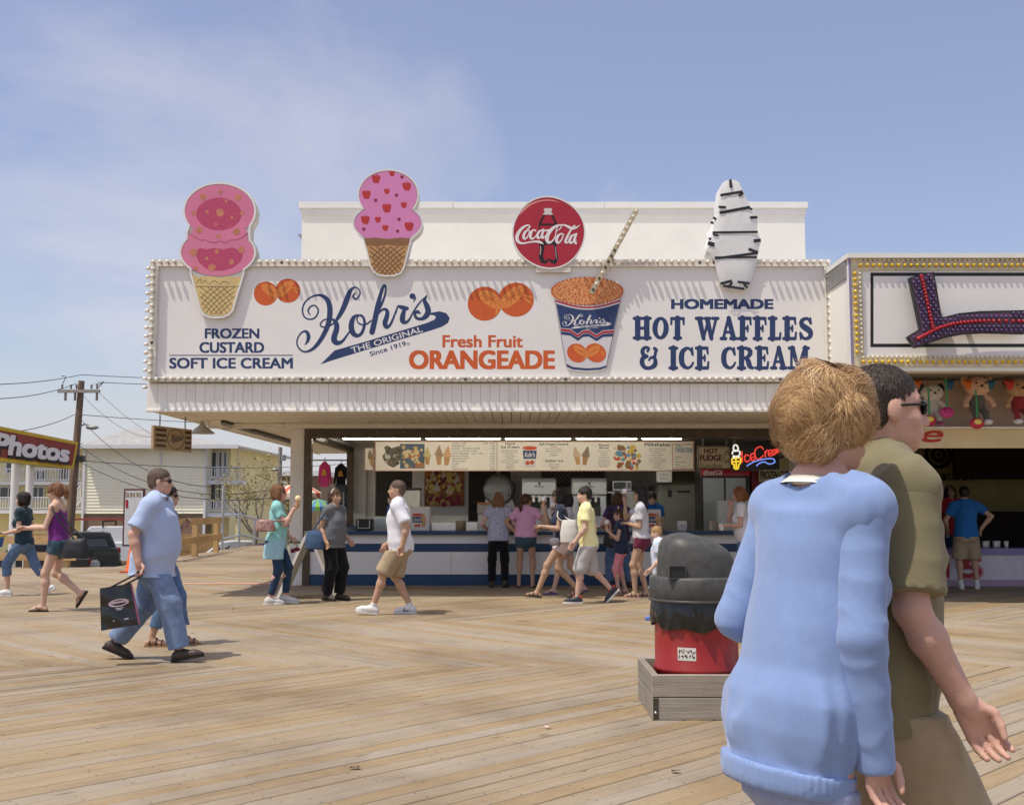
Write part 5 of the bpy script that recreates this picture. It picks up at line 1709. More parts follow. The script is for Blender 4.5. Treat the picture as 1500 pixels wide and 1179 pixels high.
# lattice panel between the machines
lt = thing('lattice_panel', (P(840,700, YB - 0.04).x, YB - 0.03, P(0,712, YB).z), 'dark diamond lattice on the back wall above the machines', 'lattice')
a, b = P(793,713, YB - 0.04), P(886,686, YB - 0.04)
MB().bb(a.x, b.x, YB - 0.03, YB - 0.005, a.z, b.z).build('lattice_backing', mat('lattice_back', (0.42,0.4,0.36),0.7), lt)
LD = mat('lattice_dark', (0.06,0.055,0.05),0.7)
w_, h_ = b.x - a.x, b.z - a.z
k = -h_
while k < w_:
	for sg in (0,1):
		x0, x1 = k, k + h_
		z0, z1 = (0, h_) if sg else (h_, 0)
		if x0 < 0: z0 += (z1 - z0)*(-x0) / (x1 - x0); x0 = 0
		if x1 > w_: z1 -= (z1 - z0)*(x1 - w_) / (x1 - x0); x1 = w_
		if x1 - x0 > 0.02:
			MB().tube([(a.x + x0, YB - 0.035 - sg*0.006, a.z + z0),(a.x + x1, YB - 0.035 - sg*0.006, a.z + z1)], 0.009,4, smooth=False).build('lath', LD, lt)
	k += 0.085
# small kitchen things: microwave, boxes, bins
def simple_box(name, label, cat, u0, v0, u1, v1, Y, d, material, extra=None, zbase=None, group=None):
	a, b = P(u0, v1, Y), P(u1, v0, Y)
	z0 = a.z if zbase is None else zbase
	t = thing(name, ((a.x + b.x) / 2, Y + d / 2, z0), label, cat, group)
	MB().bev(a.x, b.x, Y, Y + d, z0 + 0.001, b.z, 0.008).build('case', material, t)
	if extra:
		extra(t, a, b, Y, z0, b.z)
	return t
GREYP = mat('grey_plastic', (0.4,0.4,0.39),0.5)
def mw(t, a, b, Y, z0, z1):
	MB().bb(a.x + 0.03, b.x - 0.12, Y - 0.006, Y - 0.001, z0 + 0.04, z1 - 0.03).build('door_glass', mat('mw_glass', (0.25,0.27,0.28),0.15), t)
	MB().bb(b.x - 0.09, b.x - 0.02, Y - 0.006, Y - 0.001, z0 + 0.04, z1 - 0.04).build('key_pad', GREYM, t)
simple_box('microwave', 'small steel microwave on a shelf right of the soft serve machines', 'microwave', 897,704,925,719,23.6,0.4, STEEL, mw)
m_ = MB(); p = P(890,720,23.5); q = P(960,720,23.5); m_.bb(p.x, q.x, 23.5, YB - 0.003, p.z - 0.03, p.z + 0.0); m_.build('wall_shelf', STEEL, stand)
simple_box('steel_hopper', 'white machine cabinet under the microwave shelf', 'machine', 897,722,932,768,23.4,0.5, mat('cab_white', (0.6,0.6,0.58),0.4), zbase=0.9)
for (u0, v0, u1, v1) in ((926,702,934,709),(934,700,943,708)):
	simple_box('notice', 'small paper notice pinned beside the microwave' if u0 < 930 else 'pale blue paper notice pinned right of the microwave', 'notice', u0, v0, u1, v1, YB - 0.02,0.015, mat('note_paper_%d' % u0, S(190,200,206) if u0 > 930 else S(214,210,204),0.7))
simple_box('coffee_carafe', 'dark glass jug standing below the right soft serve machine', 'jug', 870,742,880,756,22.4,0.2, mat('dark_glass', (0.05,0.045,0.04),0.1))
# grey service door
def door(t, a, b, Y, z0, z1):
	MB().bb(b.x - 0.12, b.x - 0.06, Y - 0.05, Y - 0.001, z0 + 1.0, z0 + 1.12).build('door_lever', STEEL, t)
	p = P(981,723, Y); MB().bb(p.x - 0.04, p.x + 0.04, Y - 0.012, Y - 0.001, p.z - 0.07, p.z + 0.07).build('door_vent', BLACK, t)
	p = P(1001,720, Y); MB().bb(p.x - 0.13, p.x + 0.13, Y - 0.012, Y - 0.001, p.z - 0.02, p.z + 0.02).build('door_slot', BLACK, t)
simple_box('cold_room', 'dark olive grey cold room front beside the drink fridge', 'cold room', 966,710,1027,800,22.7,1.7, mat('cold_room_grey', (0.2,0.195,0.165),0.5, var=0.08, dirt=0.1), door, zbase=0.03)
simple_box('napkin_dispenser', 'white napkin dispenser on the counter before the cold room', 'dispenser', 994,763,1006,777, YC + 0.3,0.15, mat('dispenser_white', (0.7,0.69,0.67),0.4), lambda t, a, b, Y, z0, z1: MB().bb(a.x + 0.03, b.x - 0.03, Y - 0.004, Y - 0.001, z0 + 0.05, z0 + 0.12).build('slot', GREYM, t), zbase=CT)
# wooden sign behind
ws = board('wooden_sign', 'brown wooden sign with carved letters above the cold room', 'sign', 980,690,1030,712,22.9, mat('sign_wood', (0.12,0.1,0.06),0.7, var=0.3, stretch=(1,1,8)))
m_ = MB(); text_rot(m_, 'FRUIT', (988,701),(1012,694),5, pix(22.9),0.005); text_rot(m_, 'ORANGEADE', (984,711),(1018,699),5, pix(22.9),0.005); m_.build('carved_lettering', flat('dull_gold', (112,92,60)), ws)
# drink fridge
YFR = 21.6
fr_ = thing('drink_fridge', (XU(1064, YFR), YFR + 0.35,0.03), 'red topped drink fridge with two glass doors', 'fridge')
a, b = P(1028,776, YFR), P(1099,687, YFR)
MB().bb(a.x, b.x, YFR + 0.03, YFR + 0.75,0.031, b.z).build('cabinet', mat('fridge_black', (0.03,0.028,0.028),0.4), fr_)
m_ = MB(); zz = P(0,697, YFR).z; m_.bb(a.x, b.x, YFR, YFR + 0.029, zz, b.z); m_.build('red_header', flat('drink_red', (172,30,46)), fr_)
m_ = MB(); sc_ = lambda x, y, d: Vector((a.x + 0.05 + x*0.00042*1.0, YFR - d, b.z - 0.02 - (y - 480)*0.00036))
for s2 in COLA:
	ribbon(m_, [(x, y, w) for (x, y, w) in s2], lambda x, y, d: sc_(x - 150, y, d),0.003)
m_.build('header_script', WPRINT, fr_)
GLS = mat('fridge_glass', (0.3,0.34,0.33),0.08, var=0.05, spec=0.6)
for (u0, u1) in ((1031,1060),(1064,1092)):
	q0, q1 = P(u0,774, YFR), P(u1,700, YFR)
	m_ = MB(); m_.bb(q0.x, q1.x, YFR - 0.01, YFR + 0.028,0.25, q1.z); d2 = m_.build('glass_door', GLS, fr_)
	MB().bb(q1.x - 0.05, q1.x - 0.02, YFR - 0.05, YFR - 0.012,1.0,1.4).build('door_handle', BLACK, d2)
	for zz in (0.6,0.95,1.3,1.6):
		MB().bb(q0.x + 0.03, q1.x - 0.06, YFR - 0.013, YFR - 0.011, zz, zz + 0.018).build('shelf_edge', GREYM, d2)
m_ = MB(); m_.bb(b.x + 0.02, b.x + 0.55, YFR - 0.05, YFR + 0.6,0.031, P(0,690, YFR).z); tag(m_.build('vending_machine', mat('vend_red', S(120,20,30),0.35, dirt=0.1)), 'plain red machine side right of the drink fridge', 'machine')
# hanging boards on the right
yh = 20.6
hf = board('hot_fudge_sign', 'cream hanging board reading hot fudge sundae', 'sign', 1022,653,1071,687, yh, mat('fudge_cream', S(214,200,164),0.55, var=0.05), border=flat('brown_border', (96,70,60)))
m_ = MB(); text(m_, 'HOT', (1031,656.5,1052,664), pix(yh),0.004, bold=0.06); text(m_, 'FUDGE', (1025,666,1058,675), pix(yh),0.004, bold=0.06); m_.build('fudge_lettering', flat('maroon_ink', (112,40,56)), hf)
m_ = MB(); text(m_, 'Sundae', (1025,678.5,1058,685), pix(yh),0.004)
ribbon(m_, [(1060,668,1),(1062,674,1.2),(1068,674,1.2),(1070,668,1)], pix(yh),0.004); ribbon(m_, [(1061,677,1.2),(1070,677,1.2)], pix(yh),0.004); ribbon(m_, [(1062,667,1),(1065,661,1.4),(1069,667,1)], pix(yh),0.004)
m_.build('sundae_lettering', flat('olive_ink', (84,76,60)), hf)
nz = thing('neon_sign', (XU(1106, yh - 0.1), yh - 0.1, P(0,690, yh).z), 'black panel with lit neon ice cream cone and red script', 'sign')
zf = zoomed(pix(yh - 0.1),880,620,3.93)
pn = [(742,122),(1024,92),(1030,264),(758,276)]
m_ = MB()
pv = [zf(x, y, 0) for x, y in pn]; m_.add(pv + [p + Vector((0,0.05,0)) for p in pv], [(0,1,2,3),(7,6,5,4),(0,4,5,1),(1,5,6,2),(2,6,7,3),(3,7,4,0)]); m_.build('panel', mat('neon_black', (0.012,0.012,0.013),0.3), nz)
def neon(name, col, e, strokes, w=5):
	mt = mat(name, S(*col),0.3, var=0, emit=(S(*col), e))
	m_ = MB()
	for s2 in strokes:
		m_.tube([zf(x, y, 0.03) for (x, y) in catmull(s2,5)], w*0.0031,6)
	m_.build(name, mt, nz)
neon('neon_white', (240,236,225),0.7, [[(762,148),(768,126),(784,128),(790,150),(772,160),(766,148)], [(756,178),(764,158),(796,160),(800,180),(780,192),(760,186)], [(758,200),(780,190),(800,196)]])
neon('neon_yellow', (240,206,60),0.7, [[(754,204),(756,232),(766,236),(770,260),(790,260),(794,236),(802,230),(802,200),(754,204)], [(778,204),(780,258)], [(758,222),(800,218)]])
neon('neon_blue', (120,150,240),0.8, [[(840,246),(880,222),(940,206),(990,204),(1000,224),(970,234),(940,222),(910,232),(896,246)]], 4)
neon('neon_red', (232,70,60),0.7, [[(812,160),(814,226)], [(852,186),(834,182),(828,206),(840,222),(856,212)], [(862,200),(886,190),(880,174),(864,180),(862,204),(874,214),(890,204)],
  [(936,150),(920,134),(894,146),(886,172),(894,200),(914,204),(936,184)], [(944,160),(948,196)], [(946,172),(956,156),(964,156)], [(968,176),(986,168),(982,154),(968,160),(966,182),(978,188),(990,180)],
  [(1006,152),(992,154),(990,176),(1002,178),(1006,150),(1008,176)], [(1014,142),(1016,172)], [(1014,150),(1022,140),(1024,168)]], 4.5)
for x in (770,1000):
	p = zf(x, 112,-0.02); MB().tube([p, (p.x, p.y, SOF - 0.1)], 0.006,5).build('chain', GREYM, nz)
for u in (1030,1064):
	p = P(u, 653, yh + 0.015); MB().tube([p, (p.x, p.y, SOF - 0.1)], 0.006,5).build('chain', GREYM, hf)
fs_ = board('custard_sign', 'cream frozen custard sign on the right wall behind the neon', 'sign', 1112,648,1200,706,21.4, mat('custard_cream', S(188,176,140),0.6, var=0.05))
m_ = MB(); text(m_, 'FROZEN CUSTARD', (1114,690,1172,701), pix(21.4),0.004, bold=0.03); m_.build('custard_lettering', flat('dark_navy', (40,44,60)), fs_)
kohrs(lambda x, y, d: P(1112 + x*0.03,650 + y*0.04,21.4) + Vector((0,-d, 0)), NAVYP, WPRINT, fs_, extra=False)
soft(None, 1161,664,26, pix(21.4),0, fs_, (170,150,120),(150,120,80))
# boxes on the counter
CB = mat('box_white', (0.72,0.70,0.67),0.5, var=0.03)
def cupbox(t, a, b, Y, z0, z1):
	fm = lambda u, v, d: P(u, v, Y) + Vector((0,-d, 0))
	w = (a.x + b.x) / 2
for (u0, v0, u1, lab) in ((602,742,629, 'white box with cup and cone print on the counter behind the white shirt'),(945,746,968, 'white box with cup and cone print at the right end of the counter')):
	t = simple_box('display_box', lab, 'box', u0, v0, u1,778, YC + 0.12,0.35, CB, zbase=CT, group='display boxes on the counter')
	fm = pix(YC + 0.12)
	mini_cup(u0 + 9.5,764,22, fm, t)
	soft(None, u0 + 18.5,762,20, fm, 0, t, (206,160,120),(196,150,96))
simple_box('countertop_case', 'tall pale case with dark top behind the white shirted man', 'case', 591,718,615,742,22.6,0.4, mat('case_pale', (0.6,0.58,0.54),0.4), lambda t, a, b, Y, z0, z1: MB().bb(a.x - 0.01, b.x + 0.01, Y - 0.01, Y + 0.41, z1 + 0.001, z1 + 0.05).build('lid', BLACK, t), zbase=0.9)
def bagface(t, a, b, Y, z0, z1):
	m_ = MB(); c0 = (a.x + b.x) / 2; m_.tube([(c0 - 0.1, Y - 0.01, z1 - 0.02),(c0 - 0.1, Y - 0.012, z1 - 0.16),(c0 + 0.1, Y - 0.012, z1 - 0.16),(c0 + 0.1, Y - 0.01, z1 - 0.02)], 0.010,6); m_.build('white_handle', WHITE, t)
simple_box('black_case', 'black case with pale handle on the left end of the counter', 'case', 521,760,545,777, YC + 0.2,0.3, mat('case_black', (0.02,0.025,0.024),0.4), bagface, zbase=CT)
simple_box('steel_tray', 'low steel tray on the counter behind the black case', 'tray', 547,757,566,776,20.6,0.5, STEEL, zbase=0.9)
simple_box('steel_well', 'low steel topping well on the counter left of the tan tub', 'tray', 632,764,668,777, YC + 0.3,0.3, STEEL, zbase=CT)
simple_box('steel_well', 'low steel topping well on the counter right of the tan tub', 'tray', 682,764,700,777, YC + 0.3,0.3, STEEL, zbase=CT)
p = P(675,777, YC + 0.1); m_ = MB(); m_.lathe([(0.0001,0),(0.075,0),(0.08,0.17),(0.084,0.18),(0.0001,0.18)], (p.x, p.y + 0.1, CT + 0.001),18)
tag(m_.build('tan_tub', mat('tub_tan', (0.42,0.3,0.18),0.6)), 'tan round tub in the middle of the counter', 'tub')
t = simple_box('register_stand', 'white cabinet on the counter behind the woman in the patterned blouse', 'cabinet', 700,753,720,777, YC + 0.2,0.35, CB, zbase=CT)
simple_box('topping_jar', 'clear plastic bin with orange topping behind the patterned blouse', 'bin', 699,739,719,752, YC + 0.25,0.3, mat('bin_clear', (0.45,0.42,0.36),0.15), lambda t, a, b, Y, z0, z1: MB().bb(a.x, b.x, Y - 0.005, Y + 0.3, z1 + 0.001, z1 + 0.04).build('bin_lid', flat('bin_orange', (190,130,70)), t), zbase=P(0,752.5, YC + 0.2).z)
simple_box('glass_screen', 'pale framed counter screen beside the curly haired woman', 'screen', 1052,733,1110,778, YC + 0.2,0.06, mat('screen_pale', (0.5,0.52,0.52),0.2), zbase=CT)
simple_box('carton', 'beige carton on the counter behind the curly haired woman', 'carton', 1043,763,1060,778, YC + 0.3,0.25, mat('carton_beige', (0.42,0.36,0.28),0.7), zbase=CT)
# napkin post at the left opening
np_ = thing('napkin_holder', (XU(500, YC + 0.5), YC + 0.7,0.92), 'tall black napkin holder with white vertical lettering in the left opening', 'dispenser')
yn_ = YC + 0.55
a, b = P(490,747, yn_), P(508,709, yn_)
MB().bev(a.x, b.x, yn_, yn_ + 0.25, a.z, b.z, 0.02).build('case', mat('napkin_black', (0.02,0.03,0.028),0.35), np_)
MB().bb(a.x + 0.05, b.x - 0.03, yn_ + 0.04, yn_ + 0.2,0.921, a.z - 0.001).build('white_stand', WHITE, np_)
m_ = MB(); text_rot(m_, 'napkins', (505,742),(505,721),4, pix(yn_),0.004, bold=0.02); m_.build('napkin_lettering', WPRINT, np_)
# hanging shop sign under the left canopy
pA, pB = Vector((XU(223,16.9,640),16.9,0)), Vector((XU(279.5,17.9,640),17.9,0))
zA = P(223,620,16.9).z; zA2 = P(223,656,16.9).z
zB = P(279.5,632,17.9).z; zB2 = P(279.5,664.5,17.9).z
zt_s, zb_s = (zA + zB) / 2,(zA2 + zB2) / 2
hs_ = thing('hanging_sign', ((pA.x + pB.x) / 2,17.4, zb_s), 'tan wooden hanging sign with round emblem under the left canopy', 'sign')
dv = (pB - pA); L0 = dv.length; dv.normalize(); nv = Vector((dv.y, -dv.x, 0))
def hm(x, y, d):
	q = pA.lerp(pB, x); return Vector((q.x, q.y, zt_s + (zb_s - zt_s)*y)) + nv*d
m_ = MB(); v8 = [hm(0,0,0.02), hm(1,0,0.02), hm(1,1,0.02), hm(0,1,0.02), hm(0,0,-0.02), hm(1,0,-0.02), hm(1,1,-0.02), hm(0,1,-0.02)]
m_.add(v8, [(0,1,2,3),(7,6,5,4),(0,4,5,1),(1,5,6,2),(2,6,7,3),(3,7,4,0)]); m_.build('plank', mat('tan_sign', S(178,156,122),0.6, var=0.12, scale=5, stretch=(1,1,6)), hs_)
m_ = MB()
n = 32
vs, fs = [], []
for k in range(n):
	a = 2*math.pi*k / n
	for rr in (1.0,0.93):
		vs.append(hm(0.57 + 0.225*rr*math.cos(a),0.5 + 0.43*rr*math.sin(a),0.024))
for k in range(n):
	j = (k + 1) % n; fs.append((2*k, 2*j, 2*j + 1,2*k + 1))
m_.add(vs, fs)
for i, w in enumerate(('FRESH FRUIT', 'ORANGEADE', 'ITALIAN ICE', 'MILKSHAKES')):
	text(m_, w, (0.05,0.1 + i*0.22,0.32,0.22 + i*0.22), hm, 0.025, bold=0.03)
for i, w in enumerate(('FROZEN', 'CUSTARD', 'ICE CREAM', 'SUNDAES')):
	text(m_, w, (0.81,0.1 + i*0.22,0.97,0.22 + i*0.22), hm, 0.025, bold=0.03)
m_.build('sign_lettering', flat('sign_brown', (92,70,58)), hs_)
kohrs(lambda x, y, d: hm(0.40 + x*0.000235,0.22 + y*0.00062, d + 0.024), flat('sign_navy', (52,56,66)), MATS['tan_sign'], hs_, extra=False)
for f_ in (0.18,0.84):
	q = hm(f_, 0,0); m_ = MB()
	z = q.z
	i = 0
	while z < SOF - 0.015:
		m_.tube([(q.x + 0.012*math.cos(k*1.047)*(1 if i % 2 else 0.2), q.y + 0.012*math.cos(k*1.047)*(0.2 if i % 2 else 1), z + 0.03 + 0.03*math.sin(k*1.047)) for k in range(7)], 0.005,5, caps=False)
		z += 0.045; i += 1
	m_.build('chain', mat('rust_chain', (0.12,0.07,0.04),0.7, metal=0.5), hs_)
# ================================================================== BACKGROUND LEFT
YH = 60.0
SID = mat('yellow_siding', (0.93,0.87,0.66),0.6, var=0.03, scale=0.6, rand=0.01)
SHING = mat('grey_shingle', (0.37,0.355,0.345),0.85, var=0.2, scale=3, bump=0.3, bscale=12)
TRIM = mat('trim_white', (0.74,0.73,0.72),0.5, var=0.03)
PANE = mat('window_glass', (0.06,0.075,0.085),0.08, var=0.1, spec=0.7)
YELW = mat('yellow_wall', (0.80,0.70,0.36),0.65, var=0.04, scale=1)
BRN = mat('brown_block', (0.24,0.17,0.11),0.85, var=0.15, scale=2)
house = thing('apartment_house', (XU(210, YH), YH + 6, GZ), 'pale yellow two storey apartment house with grey hip roof and balconies', 'building')
xa, xb = XU(123, YH), XU(299, YH)
ze, zw = P(0,652, YH).z, P(0,752, YH).z
def siding(m_, x0, x1, y, z0, z1, lap=0.17):
	z = z0
	while z < z1 - 0.01:
		t_ = min(lap, z1 - z)
		m_.add([(x0, y - 0.035, z),(x1, y - 0.035, z),(x1, y, z + t_),(x0, y, z + t_),(x0, y, z),(x1, y, z)], [(0,1,2,3),(4,5,1,0)])
		z += lap
MB().bb(xa, xb, YH + 0.01, YH + 14, zw, ze).build('wall', SID, house)
m_ = MB(); siding(m_, xa, xb, YH + 0.006, zw, ze); tag(m_.build('siding', SID, house), kind='stuff')
MB().bb(xa, xb, YH + 0.05, YH + 14, GZ, zw - 0.001).build('base_wall', BRN, house)
for u in (122,300):
	x = XU(u, YH); MB().bb(x - 0.06, x + 0.06, YH - 0.1, YH + 0.0, GZ, ze).build('corner_downpipe', TRIM, house)
x = XU(234, YH); MB().tube([(x - 0.25, YH - 0.06, ze),(x, YH - 0.08, ze - 0.4),(x, YH - 0.08, P(0,681, YH).z)], 0.05,6).build('downpipe', TRIM, house)
# roof
rl, rr_, rf0, rb0 = XU(117, YH), XU(352, YH), YH - 0.7, YH + 16
ap = P(194,627, YH + 6)
zr = ze - 0.05
m_ = MB()
A_, B_, C_, D_ = (rl, rf0, zr),(rr_, rf0, zr),(rr_, rb0, zr),(rl, rb0, zr)
E_, F_ = (ap.x, YH + 6, ap.z),(ap.x - 0.0 + 1.2, YH + 8.5, ap.z)
m_.add([A_, B_, C_, D_, E_], [(0,1,4),(1,2,4),(2,3,4),(3,0,4),(3,2,1,0)]); m_.build('roof', SHING, house)
MB().bb(rl, rr_, rf0 - 0.04, rf0 + 0.02, zr - 0.16, zr + 0.04).build('gutter', TRIM, house)
MB().bb(rl + 0.02, rr_ - 0.02, rf0 + 0.03, YH + 15.9, zr - 0.06, zr - 0.01).build('eave', TRIM, house)
# right balconies
x0, x1 = xb, XU(343, YH)
MB().bb(x0 + 0.01, x1 - 0.6, YH + 1.4, YH + 13.9, GZ, ze - 0.1).build('balcony_wall', YELW, house)
zfl = [P(0,703, YH).z, P(0,751, YH).z]
def railing(xA, xB, y, z0, h, parent, step=0.14, side=None):
	MB().bb(xA, xB, y - 0.03, y + 0.03, z0 + h - 0.06, z0 + h).build('rail', TRIM, parent)
	MB().bb(xA, xB, y - 0.025, y + 0.025, z0 + 0.08, z0 + 0.13).build('rail', TRIM, parent)
	m_ = MB()
	n = max(2, int((xB - xA) / step))
	for k in range(n + 1):
		x = xA + (xB - xA)*k / n
		m_.bb(x - 0.02, x + 0.02, y - 0.02, y + 0.02, z0 + 0.13, z0 + h - 0.06)
	tag(m_.build('balusters', TRIM, parent), kind='stuff')
def window(xA, xB, zA, zB, y, parent, mull=1):
	m_ = MB()
	m_.bb(xA - 0.08, xB + 0.08, y - 0.06, y - 0.01, zB, zB + 0.08); m_.bb(xA - 0.08, xB + 0.08, y - 0.06, y - 0.01, zA - 0.08, zA)
	m_.bb(xA - 0.08, xA, y - 0.06, y - 0.01, zA, zB); m_.bb(xB, xB + 0.08, y - 0.06, y - 0.01, zA, zB)
	for k in range(1, mull + 1):
		x = xA + (xB - xA)*k / (mull + 1); m_.bb(x - 0.03, x + 0.03, y - 0.055, y - 0.01, zA, zB)
	w = m_.build('window', TRIM, parent)
	MB().bb(xA, xB, y - 0.03, y - 0.005, zA, zB).build('pane', PANE, w)
for zf_ in zfl:
	MB().bb(x0 + 0.0, x1 + 0.3, YH + 0.1, YH + 1.39, zf_ - 0.22, zf_).build('balcony_slab', TRIM, house)
	railing(x0 + 0.05, x1 + 0.28, YH + 0.15, zf_, 0.72, house)
	for (ua, ub) in ((308,315),(320,323),(327,330)):
		window(XU(ua, YH + 1.4), XU(ub, YH + 1.4), zf_ + 0.25, zf_ + 1.55, YH + 1.4, house, 0)
MB().bb(x1 + 0.05, x1 + 0.17, YH + 0.2, YH + 0.32, GZ, ze - 0.1).build('balcony_post', YELW, house)
# left wing with balconies
YL = 66.0
wing = thing('balcony_wing', (XU(70, YL), YL + 4, GZ), 'yellow wing with two rows of white balcony railings left of the utility pole', 'building')
w0, w1 = XU(-40, YL), XU(124, YL)
MB().bb(w0, w1, YL + 1.5, YL + 10, GZ, P(0,652, YL).z).build('wall', YELW, wing)
m_ = MB(); zz = P(0,650, YL).z; m_.add([(w0, YL - 0.6, zz),(w1 + 1, YL - 0.6, zz),(w1 + 1, YL + 6, zz + 0.3),(w0, YL + 6, zz + 0.3),(w0, YL + 12, zz),(w1 + 1, YL + 12, zz)], [(0,1,2,3),(3,2,5,4),(4,5,1,0),(1,5,2),(0,3,4)]); m_.build('roof', SHING, wing)
for vv in (705,747):
	zz = P(0, vv, YL).z
	MB().bb(w0, w1 - 0.05, YL, YL + 1.49, zz - 0.2, zz).build('balcony_slab', TRIM, wing)
	railing(w0, w1 - 0.06, YL + 0.06, zz, 0.78, wing, 0.16)
for (ua, ub, va, vb) in ((48,63,714,731),(74,92,712,734),(104,114,712,740),(0,24,714,731),(52,64,690,703),(86,98,660,703),(8,24,668,692)):
	window(XU(ua, YL + 1.5), XU(ub, YL + 1.5), P(0, vb, YL + 1.5).z, P(0, va, YL + 1.5).z, YL + 1.5, wing, 1)
# stair rail beside the pole
st_ = MB(); a, b = P(100,742,62), P(118,722,62)
for k in range(9):
	p = a.lerp(b, k / 8); st_.bb(p.x - 0.02, p.x + 0.02,61.98,62.02, p.z - 0.5, p.z + 0.4)
st_.tube([a + Vector((0,0,0.42)), b + Vector((0,0,0.42))], 0.04,6)
st_.tube([a + Vector((0,0,-0.5)), b + Vector((0,0,-0.5))], 0.04,6)
tag(st_.build('stair_rail', TRIM), 'slanting white stair railing at the corner of the yellow house', 'railing')
# distant brown block and white strip
t = thing('brown_building', (XU(390,80),84, GZ), 'low brown building with flat white roof edge behind the bare tree', 'building')
a, b = P(352,740,80), P(470,697,80)
MB().bb(a.x, b.x, 80,90, GZ, b.z).build('wall', BRN, t)
MB().bb(a.x - 0.3, b.x + 0.3,79.5,90.5, b.z + 0.001, b.z + 0.35).build('roof_edge', TRIM, t)
for u in (362,374,386,398,410):
	window(XU(u, 80), XU(u + 6,80), P(0,720,80).z, P(0,706,80).z, 80, t, 0)
railing(XU(388,79), XU(420,79),79, P(0,722,79).z, 0.8, t, 0.2)
MB().bb(XU(352,78), XU(440,78),77.5,78.4, P(0,727,78).z - 0.2, P(0,727,78).z).build('walkway_slab', TRIM, t)
# low structures on the street: fence wall, red rack
t = thing('timber_wall', (XU(200,57.8),57.8, GZ), 'low orange brown timber wall along the street before the house', 'wall')
xa_, xb_ = XU(40,57.8), XU(330,57.8)
for k in range(5):
	MB().bb(xa_, xb_, 57.75 + (k % 2)*0.01,57.85, GZ + 0.02 + k*0.3, GZ + 0.31 + k*0.3).build('board', mat('orange_timber', (0.42,0.24,0.1),0.7, var=0.15, rand=0.08), t)
